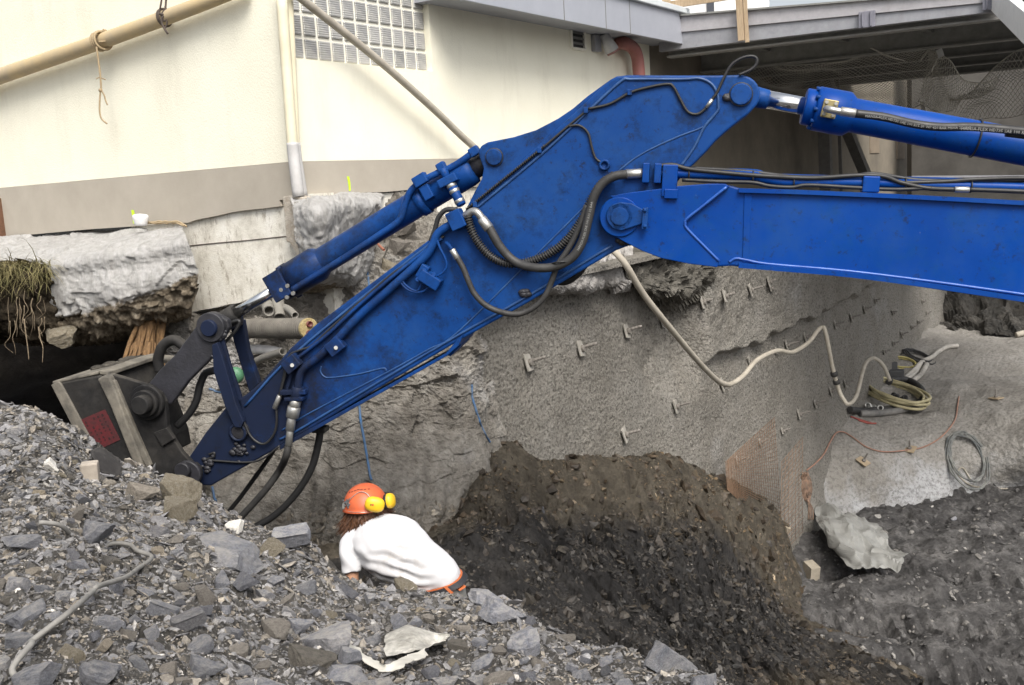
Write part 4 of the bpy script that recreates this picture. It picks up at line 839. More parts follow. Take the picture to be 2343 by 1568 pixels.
MB().cyl(E(1430, 399, TO), E(1470, 397, TO), 0.031, 20, bev=0.005).build('hose_ferrule', M_FITTING, ex)
# ---- big hoses looping over the stick
H1 = [(1434, 399), (1405, 404), (1378, 420), (1358, 452), (1346, 500), (1332, 553), (1308, 590), (1270, 610), (1225, 613), (1180, 600), (1145, 566), (1118, 520)]
h1 = MB().tube([E(x, y, 0.11 if i < 9 else 0.08) for i, (x, y) in enumerate(H1)], 0.029, 14, 10).build('hose', M_BLACKDUST, ex)
lettering('HANSA-FLEX SAE 100 R15 32 BAR', [E(x-1, y, 0.1405) for x, y in reversed(H1[2:10])], 0.022, M_LETTER, h1, start=0.45)
MB().cyl(E(1119, 524, 0.08), E(1101, 500, 0.075), 0.036, 20, 0.033, 0.004).build('hose_ferrule', M_FITTING, ex)
MB().tube([E(1104, 503, 0.075), E(1093, 488, 0.075), E(1082, 484, 0.06), E(1070, 491, 0.045), E(1060, 497, 0.03)], 0.026, 12).build('hose_elbow', M_FITTING, ex)
H2 = [(1405, 398), (1372, 425), (1350, 462), (1325, 512), (1290, 555), (1250, 583), (1205, 600), (1160, 603), (1120, 585), (1090, 550), (1074, 515), (1070, 492)]
h2p = spline([E(x, y, 0.05) for x, y in H2], 14)
h2 = MB().tube(h2p, 0.022, 10, raw=True).build('spiral_hose', M_BLACK, ex)
mb = MB(); u = None; L = 0; P = []; ang = 0
fine = spline(h2p, 12); 
for a, b in zip(fine[700//8:], fine[700//8+1:]):
    d = (b-a); l = d.length; 
    if l < 1e-7: continue
    d.normalize(); u = d.orthogonal().normalized() if u is None else (u - d*u.dot(d)).normalized()
    ang += l/0.0175*2*math.pi; P.append(a + (u*math.cos(ang) + d.cross(u)*math.sin(ang))*0.0265)
mb.tube(P, 0.0045, 4, raw=True).build('spiral_guard', M_BLACKDUST, h2)
H3 = [(1046, 590), (1060, 615), (1072, 645), (1085, 672), (1110, 698), (1145, 714), (1185, 719), (1222, 703), (1248, 675), (1263, 640), (1276, 606), (1300, 570), (1325, 520), (1342, 470)]
MB().tube([E(x, y, 0.07) for x, y in H3], 0.0195, 10, 8).build('hose', M_BLACKDUST, ex)
MB().cyl(E(1046, 592, 0.07), E(1034, 571, 0.07), 0.022, 14, bev=0.003).build('hose_ferrule', M_FITTING, ex)
MB().tube([E(1034, 571, 0.07), E(1027, 562, 0.05), E(1020, 556, 0.03)], 0.013, 8).build('hose_elbow', M_BLUE, ex)
MB().tube([E(x, y, -0.46) for x, y in ((1255, 610), (1270, 640), (1295, 644), (1320, 628), (1338, 605))], 0.028, 10).build('hose', M_BLACK, ex)
ring_tie(1283, 604, 0.062, 0.09, Vector((0, 0.3, 1)).normalized(), tr=0.006)
MB().tube([E(x, y, 0.03) for x, y in ((1046, 480), (1020, 481), (1003, 498), (995, 525), (985, 552))], 0.017, 8).build('hose', M_BLACK, ex)
# grease lines
def gl(pts, r=0.0075, of=0.012, mat=M_BLACK): MB().tube([E(x, y, of) for x, y in pts], r, 6, 8).build('grease_line', mat, ex)
gl([(1345, 250), (1395, 238), (1440, 213), (1480, 201), (1525, 193), (1540, 199), (1556, 228), (1572, 255), (1592, 262), (1610, 252), (1625, 232), (1640, 212), (1655, 180), (1672, 150), (1695, 134), (1718, 129), (1730, 134), (1730, 147), (1717, 160), (1690, 172)], 0.009)
gl([(1300, 289), (1325, 288), (1345, 305), (1353, 335), (1362, 362), (1378, 374)], 0.008)
gl([(1240, 340), (1290, 297), (1345, 251)], 0.008)
MB().lathe(E(1383, 378, 0.0), NE, [(0, 0.036), (0.022, 0.036), (0.026, 0.03), (0.026, 0.022), (0.004, 0.02), (0.004, 0.0)], 24).build('grease_port', M_BLUE, ex)
MB().cyl(E(1629, 228, 0.012), E(1615, 247, 0.012), 0.012, 8).build('grease_coupling', M_FITTING, ex)
# chain like spring guard
a, b = E(1066, 480, 0.012), E(1243, 337, 0.012); n = 42
for_chain = MB().tube([a, b], 0.006, 6).build('grease_line', M_BLACK, ex)
mb = MB(); L = (b-a).length; mb.tube([a.lerp(b, i/600) + (ZUP*math.cos(i*0.44) + NE*math.sin(i*0.44))*0.011 for i in range(601)], 0.004, 4, raw=True); mb.build('spring_guard', M_BLACK, for_chain)
for px, py in ((1440, 212), (1340, 253), (1234, 344), (1087, 468)): MB().box(E(px, py, 0.014), axb*0.014, ZUP*0.018, NE*0.014).build('line_clip', M_BLUE, ex, bevel=0.003)
# ---- bucket cylinder
ca, cb = E(1129, 360, ZC), E(486, 750, ZC); ad = (cb-ca).normalized(); pb = pxr(800, 560, 1, ZC)
def B(t): return ca.lerp(cb, t)          # t along the ram
def tb(px): return (1129-px)/(1129-486.0)
brl2 = MB().lathe(B(tb(1088)), ad, [(0, 20*pb), (0.01, 29*pb), (0.05, 31*pb), (0.16, 31*pb), (0.165, 29.5*pb), ((B(tb(745))-B(tb(1088))).length, 30*pb)], 36).build('bucket_ram_barrel', M_BLUE, ex)
MB().cyl(B(tb(1128)), B(tb(1082)), 22*pb, 24).build('ram_eye', M_GREASE, ex)
MB().lathe(B(tb(752)), ad, [(0, 30*pb), (0.05, 39*pb), ((B(tb(672))-B(tb(752))).length, 39*pb), ((B(tb(671))-B(tb(752))).length, 20*pb)], 36).build('bucket_ram_head', M_BLUE, ex)
fh = MB().cyl(B(tb(672)), B(tb(651)), 36*pb, 36, bev=0.008).build('gland', M_BLUE, ex)
axis_cyl(B(tb(655)), B(tb(535)), 13*pb, M_CHROME, 'piston_rod', 32, 0)
MB().cyl(B(tb(545)), B(tb(500)), 22*pb, 28, bev=0.015).build('rod_eye', M_BUCKET, ex)
su = ad.cross(NE).normalized()
for k in range(9):
    a = 2*math.pi*k/9 + 0.5; c = B(tb(668)) + (su*math.cos(a) + NE*math.sin(a))*37.5*pb
    MB().cyl(c, c - ad*0.04, 5*pb, 8).build('bolt', M_BLUE, fh)
for i, j in ((0, 0), (1, 0), (0, 1), (1, 1)):
    c = E(645 + 14*i + 13*j, 663 - 9*i + 17*j - 0*i, ZC + 37*pb); MB().cyl(c, c + NE*0.02, 4.5*pb, 10).build('bolt', M_FITTING, fh)
MB().box(B(tb(655)) + NE*(37*pb) - ad*0.02, ad*0.07, su*0.10, NE*0.018).build('port_block', M_BLUE, fh, bevel=0.006)
of = ZC + 33*pb
MB().tube([E(x, y, of) for x, y in ((668, 664), (720, 632), (800, 582), (870, 536), (905, 512), (918, 495), (928, 462), (940, 437), (965, 415), (1000, 397), (1014, 388))], 0.0235, 12, 8).build('ram_tube', M_BLUE, ex)
MB().tube([E(x, y, of-0.03) for x, y in ((1018, 391), (1050, 373), (1075, 355), (1085, 348))], 0.024, 12, 8).build('ram_tube', M_BLUE, ex)
MB().box(E(1085, 347, of-0.03), ad*0.035, su*0.03, NE*0.03).build('tube_block', M_BLUE, ex, bevel=0.008)
q = MB(); q.box(E(1011, 384, of), ad*0.03, su*0.035, NE*0.035).build('tube_block', M_BLUE, ex, bevel=0.008)
v1 = (E(1050, 470, of) - E(1012, 390, of)).normalized(); v2 = v1.cross(NE).normalized()
MB().cyl(E(1012, 386, of+0.02), E(1022, 408, of+0.02), 0.030, 6, bev=0.004).build('union_nut', M_BLUE, ex)
q = MB(); q.box(E(1026, 413, of+0.02), v1*0.028, v2*0.068, NE*0.05).build('flange_half', M_BLUE, ex, bevel=0.006)
MB().cyl(E(1030, 420, of+0.03), E(1056, 470, of+0.06), 0.033, 16, bev=0.004).build('union_pipe', M_BLUE, ex)
for t in (0.1, 0.35, 0.8): MB().lathe(E(1030, 420, of+0.03).lerp(E(1056, 470, of+0.06), t) - v1*0.012, v1, [(0, 0.0335), (0.004, 0.036), (0.022, 0.036), (0.026, 0.0335)], 16).build('ring', M_FITTING, ex)
for pxc in (975, 640+60):
    pass
cl = MB(); c = B(tb(983)); cl.lathe(c, ad, [(0, 31.2*pb), (0.001, 33*pb), (0.06, 33*pb), (0.061, 31.2*pb)], 36).build('clamp_band', M_BLUE, ex)
MB().box(E(962, 412, of+0.01), ad*0.05, su*0.035, NE*0.035).build('clamp_block', M_BLUE, ex, bevel=0.006)
MB().box(E(977, 440, ZC+32*pb), ad*0.035, su*0.05, NE*0.03).build('clamp_block', M_BLUE, ex, bevel=0.006)
# ---- tubes down the stick
MB().box(E(1052, 500, 0.045), v2*0.03, v1*0.062, NE*0.05).build('flange_half', M_BLUE, ex, bevel=0.006)
MB().box(E(1038, 506, 0.045), v2*0.028, v1*0.062, NE*0.05).build('flange_half', M_BLUE, ex, bevel=0.006)
mt = MB().tube([E(x, y, 0.04) for x, y in ((1035, 512), (1010, 527), (998, 540), (990, 560), (975, 585), (940, 618), (880, 672), (820, 725), (770, 778), (725, 820), (700, 838), (688, 852), (683, 875), (681, 895))], 0.028, 12, 8).build('hydraulic_tube', M_BLUE, ex)
MB().tube([E(x, y, 0.025) for x, y in ((1010, 545), (960, 585), (900, 632), (820, 700), (750, 765), (700, 805), (675, 826), (668, 850), (660, 880), (652, 910))], 0.013, 8, 8).build('hydraulic_tube', M_BLUE, ex)
MB().tube([E(x, y, 0.02) for x, y in ((1015, 540), (960, 588), (900, 625), (830, 685), (760, 748), (715, 790), (690, 800), (664, 812), (655, 835), (645, 880), (640, 900))], 0.009, 6, 8).build('grease_line', M_BLACK, ex)
for i, (px, py) in enumerate(((768, 792), (668, 832))):
    MB().box(E(px, py, 0.05), DE*0.05 + ZUP*0.035, (ZUP*0.04 - DE*0.028), NE*0.035).build('tube_clamp', M_BLUE, ex, bevel=0.006)
    MB().cyl(E(px, py+4, 0.083), E(px, py+4, 0.1), 0.014, 8).build('bolt', M_FITTING, ex)
MB().cyl(E(682, 885, 0.04), E(677, 915, 0.04), 0.046, 6, bev=0.005).build('union_nut', M_BLUE, ex)
MB().box(E(672, 897, 0.04), DE*0.095, ZUP*0.017, NE*0.03).build('tube_bracket', M_BLUE, ex, bevel=0.005)
MB().box(E(676, 911, 0.04), DE*0.068, ZUP*0.012, NE*0.045).build('tube_bracket', M_BLUE, ex, bevel=0.004)
MB().cyl(E(677, 915, 0.045), E(672, 935, 0.045), 0.040, 16, bev=0.004).build('coupling', M_FITTING, ex)
MB().cyl(E(673, 930, 0.045), E(668, 955, 0.045), 0.051, 6, bev=0.006).build('coupling_nut', M_FITTING, ex)
MB().cyl(E(668, 952, 0.045), E(663, 985, 0.045), 0.033, 16, bev=0.004).build('coupling', M_FITTING, ex)
MB().cyl(E(664, 978, 0.045), E(660, 1020, 0.045), 0.026, 14, bev=0.004).build('hose_ferrule', M_FITTING, ex)
MB().tube([E(x, y, 0.04 if y < 1060 else -0.1) for x, y in ((660, 1016), (654, 1045), (640, 1075), (612, 1115), (580, 1152), (550, 1185), (520, 1225))], 0.026, 10).build('hose', M_BLACKDUST, ex)
MB().tube([E(x, y, -0.2) for x, y in ((733, 985), (728, 1015), (715, 1065), (690, 1112), (655, 1155), (620, 1185), (585, 1205), (540, 1230))], 0.027, 10).build('hose', M_BLACK, ex)
MB().tube([E(x, y, -0.3) for x, y in ((640, 1000), (620, 1040), (585, 1090), (552, 1135), (528, 1165), (500, 1200))], 0.017, 8).build('hose', M_BLACK, ex)
MB().box(E(733, 982, -0.2), DE*0.05, ZUP*0.02, NE*0.05).build('hose_bracket', M_BLACK, ex, bevel=0.006)
MB().tube([E(x, y, 0.03) for x, y in ((664, 820), (652, 860), (642, 895), (632, 925), (633, 960), (628, 990), (612, 1012), (595, 1015), (575, 1000), (562, 975), (552, 950))], 0.009, 8).build('grease_line', M_BLACK, ex)
MB().cyl(E(640, 905, 0.035), E(628, 935, 0.035), 0.019, 10, bev=0.003).build('coupling', M_FITTING, ex)
gl([(478, 1040), (490, 1036), (488, 1046), (475, 1050), (480, 1053), (560, 1058), (600, 1050), (640, 1020)], 0.008, 0.012)
# manifold block
vb = (DE*0.82 - ZUP*0.57).normalized(); vp = vb.cross(NE).normalized()
mfd = MB().box(E(985, 640, 0.05), vb*0.075, vp*0.04, NE*0.045).build('valve_block', M_BLUE, ex, bevel=0.006)
MB().box(E(968, 622, 0.04), vb*0.03, vp*0.05, NE*0.03).build('valve_block', M_BLUE, ex, bevel=0.006)
for px, py in ((955, 640), (970, 620), (992, 628)): MB().cyl(E(px, py, 0.05), E(px, py, 0.09), 0.017, 6, bev=0.003).build('valve_bolt', M_BLUE, mfd)
for pts in (((978, 640), (965, 650), (955, 665), (940, 662), (925, 650), (920, 640)), ((985, 655), (965, 668), (945, 668), (928, 660), (915, 645)), ((1000, 632), (1015, 622), (1022, 605), (1015, 585), (1005, 565), (1000, 550))):
    MB().tube([E(x, y, 0.05) for x, y in pts], 0.0085, 6).build('grease_line', M_BLUE, mfd)
# ---- linkage
lk = [(450, 745), (455, 732), (470, 722), (485, 718), (503, 722), (520, 732), (524, 750), (510, 775), (484, 819), (430, 873), (392, 925), (372, 928), (334, 905), (336, 883), (362, 850), (400, 812)]
plate('bucket_link', lk, 0.0, 0.06, M_GREASE, bevel=0.012)
plate('bucket_link', lk, -0.36, 0.06, M_GREASE, bevel=0.012)
pin('link_pin', 475, 752, 18, -0.4, 0.06, M_BLUE)
pin('link_hub', 480, 750, 32, -0.05, 0.03, M_GREASE)
plate('guide_link', [(484, 790), (496, 784), (508, 815), (540, 925), (557, 965), (550, 980), (536, 978), (514, 930), (488, 850)], 0.06, 0.05, M_BLUE, bevel=0.006)
plate('guide_link', [(498, 780), (510, 775), (525, 830), (550, 905), (560, 960), (553, 968), (530, 905)], 0.0, 0.03, M_BLUE, bevel=0.004)
plate('guide_link', [(524, 738), (540, 733), (555, 733), (560, 765), (566, 800), (592, 878), (570, 898), (552, 840), (535, 785)], -0.42, 0.06, M_BLUE, bevel=0.006)
MB().tube([E(x, y, -0.1) for x, y in ((505, 775), (512, 750), (530, 738), (548, 735), (540, 755), (520, 778), (508, 790))], 0.012, 8).build('hose', M_BLACK, ex)
pin('guide_pin', 547, 986, 19, -0.42, 0.03, M_GREASE)
MB().lathe(E(547, 988, 0.0), NE, [(0, 0.068), (0.03, 0.068), (0.034, 0.05), (0.01, 0.046), (0.01, 0)], 28).build('pin_ring', M_BLUE, ex)
MB().tube([E(x, y, -0.15) for x, y in ((490, 848), (470, 855), (458, 880), (448, 920), (430, 950), (405, 975))], 0.028, 10).build('hose', M_BLACK, ex)
MB().tube([E(x, y, -0.42) for x, y in ((366, 850), (362, 820), (374, 790), (398, 778), (418, 790), (430, 800))], 0.04, 12).build('lifting_eye', M_BUCKET, ex)
# ---- coupler and bucket
side = [(250, 862), (258, 858), (300, 870), (345, 884), (366, 900), (377, 920), (380, 945), (382, 975), (392, 1000), (415, 1035), (440, 1062)] + arc(428, 1086, 30, -60, 100, 8) + [(400, 1112), (372, 1095), (335, 1060), (300, 1020), (278, 960)]
bk = plate('coupler_plate', side, 0.10, 0.05, M_BUCKET, bevel=0.012)
plate('coupler_plate', side, -0.52, 0.05, M_BUCKET, bevel=0.012)
_rim = wire('coupler_rim', [(252, 862), (300, 872), (345, 886), (365, 902), (376, 922), (378, 945), (381, 975), (392, 1002), (415, 1037), (445, 1068), (456, 1088), (446, 1108)], 0.011, M_BUCKET, 0.09, bk)
pin('boss', 333, 922, 38, 0.10, 0.15, M_BUCKET, bk); pin('boss', 328, 925, 29, 0.15, 0.20, M_BUCKET, bk); pin('boss_pin', 318, 929, 20, 0.20, 0.28, M_BUCKET, bk)
pin('boss', 428, 1086, 29, 0.10, 0.14, M_GREASE, bk); pin('boss_pin', 415, 1078, 17, 0.14, 0.18, M_GREASE, bk)
plate('bolt_plate', [(352, 990), (380, 980), (398, 1005), (370, 1022)], 0.125, 0.04, M_BUCKET, bk, 0.004)
for x, y in ((364, 990), (370, 1012)): pin('bolt_hole', x, y, 2.2, 0.12, 0.127, M_BLACK, bk)
shell = [(117, 881), (134, 874), (175, 866), (224, 858), (236, 866), (258, 905), (310, 1040), (318, 1080), (240, 1080), (200, 1040), (160, 960)]
bs = plate('bucket', shell, 0.10, 0.80, M_BUCKET, bevel=0.02)
plate('wear_edge', [(116, 881), (133, 873), (140, 880), (205, 1000), (222, 1045), (200, 1040), (180, 1005)], 0.115, 0.03, M_BUCKEDGE, bs, 0.006)
plate('rib', [(222, 868), (236, 860), (250, 862), (268, 905), (318, 1040), (330, 1080), (312, 1080), (296, 1040), (250, 925)], 0.15, 0.12, M_BUCKEDGE, bs, 0.012)
plate('rib', [(252, 868), (262, 872), (310, 985), (345, 1065), (335, 1070), (300, 1000)], 0.13, 0.05, M_BUCKEDGE, bs, 0.006)
# top rim of the bucket in paler steel and the throat
mb = MB(); q = EP([(120, 879), (224, 857), (250, 860)], 0.10)
mb.prism([q[0], q[1], q[1]-NE*0.78, q[0]-NE*0.78], ZUP*0.02); mb.build('top_plate', M_BUCKEDGE, bs, bevel=0.006)
mb = MB(); q = EP([(228, 857), (252, 860), (285, 868)], 0.08); mb.prism([q[0], q[1], q[1]-NE*0.72, q[0]-NE*0.72], ZUP*0.03); mb.prism([q[1] - NE*0.60, q[2]-NE*0.60, q[2]-NE*0.72 + DE*0.2, q[1]-NE*0.72], ZUP*0.03); mb.build('throat_plate', M_BUCKEDGE, bs, bevel=0.006)
mud = MB(); 
for k in range(26):
    c = E(random.uniform(160, 215), 868, 0.1) - NE*random.uniform(0.3, 0.75) + ZUP*0.02; r = random.uniform(0.015, 0.05)
    mud.ball(c, DE*r*1.5, NE*r*1.3, ZUP*r*0.6, 7, 5)
mud.build('caked_mud', M_MUD, bs)['kind'] = 'stuff'
# faded red sticker with rows of worn print
a, b, c, d = (173, 962), (244, 938), (284, 1018), (204, 1028)
stk = MB().prism(EP([(172, 966), (240, 937), (272, 1000), (275, 1006), (209, 1037)], 0.104), -NE*0.003).build('sticker', M_RED, bs)
M_PRINT = simple('worn_dark_print', (0.035, 0.012, 0.013), None, 20, 0.7, 0)
mb = MB()
for r_ in range(6):
    for k in range(7):
        if random.random() < 0.2: continue
        t = 0.08 + k*0.12 + random.uniform(0, 0.02); s = 0.12 + r_*0.14
        p0 = Vector((172, 966)).lerp(Vector((240, 937)), s); p1 = Vector((209, 1037)).lerp(Vector((275, 1006)), s); q0 = p0.lerp(p1, t); q1 = p0.lerp(p1, t + random.uniform(0.03, 0.08)); w_ = Vector((3.5, -1.5))
        mb.prism(EP([q0, q1, q1 + w_, q0 + w_], 0.1065), -NE*0.002)
o = mb.build('worn_print', M_PRINT, stk); o['kind'] = 'stuff'
# bucket teeth side cutter below
plate('side_cutter', [(55, 985), (110, 960), (140, 990), (118, 1010), (80, 1005)], -0.3, 0.1, M_BUCKET, bs, 0.01)
# mud and grease lumps on the arm
mb = MB()
for (cx, cy, n, sp) in ((1430, 545, 26, 16), (500, 770, 14, 16), (500, 820, 14, 14), (545, 1030, 22, 26), (1200, 672, 12, 8), (1663, 222, 8, 5), (475, 1065, 14, 22), (440, 1075, 14, 14)):
    for k in range(n):
        c = E(cx + random.gauss(0, sp*0.5), cy + random.gauss(0, sp*0.4), 0.01 if cx < 1400 or cx > 1600 else 0.02); r = random.uniform(0.008, 0.022); mb.ball(c, DE*r*1.4, NE*r*0.8, ZUP*r, 7, 5)
mb.build('grease_lumps', M_GREASE, ex)['kind'] = 'stuff'
# ================================================================ things hung on the house
a = LW(-60, 197, 0.13)
pole_pts = [a, LW(0, 175, 0.13), LW(240, 92, 0.12), LW(440, 18, 0.11), LW(560, -28, 0.10)]; YR = pole_pts[2].y; YW = LW(374, 42, 0.11).y
o = MB().tube(pole_pts, lambda t: 0.090 - 0.034*t, 14, 6).build('ochre_pole', M_POLE, None, origin=pole_pts[2]); tag(o, 'long dusty ochre pole slung at a slant across the left house wall', 'pole')
def ringpts(c, ax, R, n=14, turns=1.0, adv=0.0):
    ax = ax.normalized(); u = ax.orthogonal().normalized(); v = ax.cross(u)
    return [c + (u*math.cos(2*math.pi*k/n) + v*math.sin(2*math.pi*k/n))*R + ax*adv*k/n for k in range(int(n*turns)+1)]
pax = (pole_pts[3]-pole_pts[1]).normalized()
rp = thing('rope', at(230, 95, YR), 'frayed hemp rope knotted round the ochre pole with a hanging tail', 'rope')
mb = MB(); mb.tube(ringpts(at(224, 97, YR), pax, 0.085, 14, 3.2, 0.03), 0.011, 6, 2); mb.tube(ringpts(at(232, 94, YR-0.02), pax, 0.088, 14, 1.2, 0.05), 0.013, 6, 2); mb.build('knot', M_ROPE, rp)
Y = YR - 0.10
mb = MB(); mb.tube([at(x, y, Y) for x, y in ((221, 108), (222, 118), (225, 140), (229, 170), (231, 200), (230, 206))], 0.010, 6)
mb.tube([at(x, y, Y) for x, y in ((230, 206), (228, 230), (228, 255), (232, 272), (245, 284))], 0.009, 6)
mb.tube([at(x, y, Y) for x, y in ((231, 207), (238, 218), (242, 232), (246, 241))], 0.008, 6)
mb.tube([at(x, y, Y) for x, y in ((220, 181), (228, 178), (242, 183))], 0.006, 5); mb.ball(at(230, 207, Y), DL*0.02, NL*0.02, ZUP*0.02, 8, 6); mb.tube([at(x, y, Y) for x, y in ((226, 96), (242, 95), (252, 90))], 0.008, 5)
mb.build('tail', M_ROPE, rp)
mb = MB(); c = at(374, 42, YW)
mb.tube([at(x, y, YW-0.09) for x, y in ((384, -20), (380, 0), (378, 20), (372, 30), (370, 40), (376, 48), (382, 40), (378, 15))], 0.010, 6)
mb.tube(ringpts(at(374, 42, YW), pax, 0.076, 14, 1.5, 0.02), 0.011, 6, 2)
mb.tube([at(x, y, YW-0.10) for x, y in ((364, 32), (382, 36), (372, 40), (370, 52), (376, 66), (384, 78))], 0.011, 6); mb.tube([at(x, y, YW-0.10) for x, y in ((366, 22), (373, -20))], 0.009, 6)
mb.tube([at(x, y, YW-0.10) for x, y in ((381, 44), (382, 54), (377, 66))], 0.009, 6)
o = mb.build('wire_hanger', M_RUSTWIRE, None, origin=c); tag(o, 'twisted rusty wire hanger looped round the ochre pole near the top', 'wire')
# the long concrete hose: down across the house wall, behind the arm, along the sprayed wall to the coils
hp = [RW(640, -50, 0.16), RW(690, -2, 0.16), RW(800, 85, 0.17), RW(900, 168, 0.18), RW(1000, 258, 0.18), RW(1078, 332, 0.2), RW(1220, 450, 0.35), RW(1340, 530, 0.9)] + [SW(x, y, of) for x, y, of in ((1417, 588, 0.62), (1472, 674, 0.7), (1533, 751, 0.72), (1594, 824, 0.6), (1634, 865, 0.5), (1654, 878, 0.45), (1672, 879, 0.42), (1700, 860, 0.42), (1732, 824, 0.42), (1777, 803, 0.44), (1813, 806, 0.44), (1850, 783, 0.44), (1870, 757, 0.46), (1880, 750, 0.48), (1888, 760, 0.55), (1904, 840, 0.62), (1919, 893, 0.7), (1930, 915, 0.8), (1941, 925, 0.85), (1959, 905, 0.75), (1975, 844, 0.65), (1985, 826, 0.65), (2000, 820, 0.7), (2020, 836, 0.85), (2036, 872, 1.0))]
o = MB().tube(hp, lambda t: 0.036, 12, 8).build('concrete_hose', M_HOSE, None, origin=hp[8]); tag(o, 'long dusty beige hose crossing the house wall and sagging along the sprayed wall', 'hose')
mb = MB(); hx = spline(hp[22:26], 6)
for i, j in ((7, 8), (9, 10)): mb.cyl(hx[i], hx[j], 0.062, 14, bev=0.008)
mb.build('hose_coupling', M_BLACKDUST, o)
# marks and small things at the wall foot
M_SPRAY = simple('lime_spray_paint', (0.60, 0.82, 0.03), (0.5, 0.74, 0.03), 9, 0.8, 0)
for pts, wall, lab in (([(303, 481), (306, 497), (307, 512)], 'L', 'lime spray paint stroke on the grey plinth beside the white cup'), ([(796, 404), (799, 420), (800, 437)], 'R', 'lime spray paint stroke on the plinth right of the downpipes'), ([(1066, 488), (1068, 496), (1067, 505)], 'R', 'short lime spray paint stroke seen behind the arm')):
    f = (lambda x, y, q: LW(x, y, q)) if wall == 'L' else (lambda x, y, q: RW(x, y, q)); mb = MB(); ww = 3.3 if wall == 'L' else 2.6
    P = []; Q = []
    for i, (x, y) in enumerate(pts): 
        k = ww*(0.75 if i == 2 else 1); P.append(f(x-k, y, 0.0095)); Q.append(f(x+k, y, 0.0095))
    mb.add(P + Q, [(0, 1, 4, 3), (1, 2, 5, 4)]); o = mb.build('paint_mark', M_SPRAY, None, origin=P[1]); tag(o, lab, 'paint mark', 'lime paint marks on the plinth')
cy = at(322, 514, 9.7)
mb = MB(); mb.lathe(cy - ZUP*0.01, ZUP + DE*0.08, [(0, 0.0), (0, 0.052), (0.02, 0.060), (0.06, 0.072), (0.09, 0.076), (0.105, 0.06), (0.11, 0.03), (0.112, 0)], 24); o = mb.build('plastic_cup', simple('white_plastic_cup', (0.82, 0.82, 0.83), None, 9, 0.35, 0.05), None, origin=cy); tag(o, 'small white plastic cup upturned on the broken slab by the plinth', 'cup')
mb = MB()
for k in range(5): mb.tube([at(340 + i*14 + random.uniform(-4, 4), 509 + (max(0, i-5)*9) + random.uniform(-3, 3), 9.75 - 0.03*i) for i in range(7)], 0.008, 5)
o = mb.build('dry_rope', M_ROPE, None, origin=at(380, 510, 9.7)); tag(o, 'frayed straw rope lying along the top edge of the broken slab', 'rope')
mb = MB(); p = LW(2, 520, 0.03); mb.box(p, DL*0.04, NL*0.05, ZUP*0.32); o = mb.build('rusty_post', simple('rusty_steel', (0.16, 0.075, 0.04), (0.09, 0.05, 0.03), 9, 0.9), None, origin=p); tag(o, 'rusty steel post against the plinth at the left picture edge', 'post')
# grass and roots on the earth bank
G1 = simple('grass_green', (0.13, 0.125, 0.045), (0.26, 0.21, 0.10), 5, 0.7, 0); 
V = []; Fa = []
for k in range(620):
    base = at(random.uniform(-60, 118), 596 + abs(random.gauss(0, 26)), random.uniform(9.28, 9.5)); L = random.uniform(0.10, 0.38); a = random.uniform(-1, 1); w0 = 0.0045
    d1 = Vector((a*0.5, random.uniform(-0.8, -0.1), random.uniform(0.0, 0.6))).normalized(); side = Vector((0.8, 0.4*a, 0.2)).normalized()*w0; b = len(V); p = base
    for i in range(4):
        q = p + side*(1-i/3.2); V += [p - side*(1-i/3.2), q]
        d1 = (d1 + Vector((0, -0.05, -0.42))).normalized(); p = p + d1*L/3
    Fa += [(b, b+1, b+3, b+2), (b+2, b+3, b+5, b+4), (b+4, b+5, b+7, b+6)]
o = obj('grass', mesh_np('grass', [tuple(v) for v in V], Fa), G1); tag(o, 'tuft of long half dry grass hanging over the earth bank', 'grass', kind='stuff')
mb = MB()
for k in range(18):
    x = random.choice((30, 42, 62, 88, 95)) + random.gauss(0, 8); y0 = random.uniform(640, 735); L = random.uniform(30, 95); Yk = random.uniform(9.15, 9.4)
    mb.tube([at(x + random.gauss(0, 5)*i/3, y0 + L*i/4, Yk) for i in range(5)], lambda t: 0.0038*(1-0.7*t), 5, 4)
for pts in ([(55, 730), (60, 770), (64, 800), (66, 823)], [(88, 748), (92, 775), (98, 795), (97, 830)]): mb.tube([at(x, y, 9.1) for x, y in pts], lambda t: 0.0065*(1-0.6*t), 5)
o = mb.build('roots', simple('pale_roots', (0.34, 0.27, 0.18), (0.16, 0.12, 0.08), 30, 0.9), None); tag(o, 'thin pale roots hanging from the earth bank into the hollow', 'roots', kind='stuff')
# wooden stump under the slab, duct and pipes
mb = MB(); pts = [at(338, 740, 9.35), at(330, 790, 9.3), at(322, 830, 9.2), at(318, 870, 9.1)]
for k in range(60):
    o_ = Vector((random.gauss(0, 0.055), random.gauss(0, 0.035), 0)); rr = random.uniform(0.008, 0.028); j0 = random.choice((0, 0, 1)); mb.tube([p + o_*(1+0.3*i) + Vector((random.gauss(0, .014), random.gauss(0, .014), random.uniform(-.05, .05))) for i, p in enumerate(pts)][j0:], lambda t: rr*(1-0.4*t), 4, 2)
o = mb.build('splintered_post', simple('orange_split_wood', (0.34, 0.20, 0.085), (0.15, 0.09, 0.05), 14, 0.9, 0.9, 50, 0.02, stretch=(5, 5, 0.6)), None, origin=pts[2]); tag(o, 'orange splintered wooden post propping the slab behind the bucket', 'post')
du = thing('duct', at(640, 752, 8.5), 'thick ribbed grey duct with a yellow foam end and two red conduits', 'duct')
da, db = at(555, 752, 9.0), at(706, 752, 8.15); dd = (db-da).normalized(); R = 0.088; n = 34; L = (db-da).length
prof = []
for k in range(n): prof += [(L*k/n, R), (L*(k+0.45)/n, R), (L*(k+0.55)/n, R*0.93), (L*(k+0.95)/n, R*0.93)]
prof += [(L, R)]
MB().lathe(da, dd, prof, 32).build('ribbed_sleeve', simple('dusty_grey_plastic', (0.18, 0.165, 0.14), (0.11, 0.10, 0.085), 6, 0.8), du)
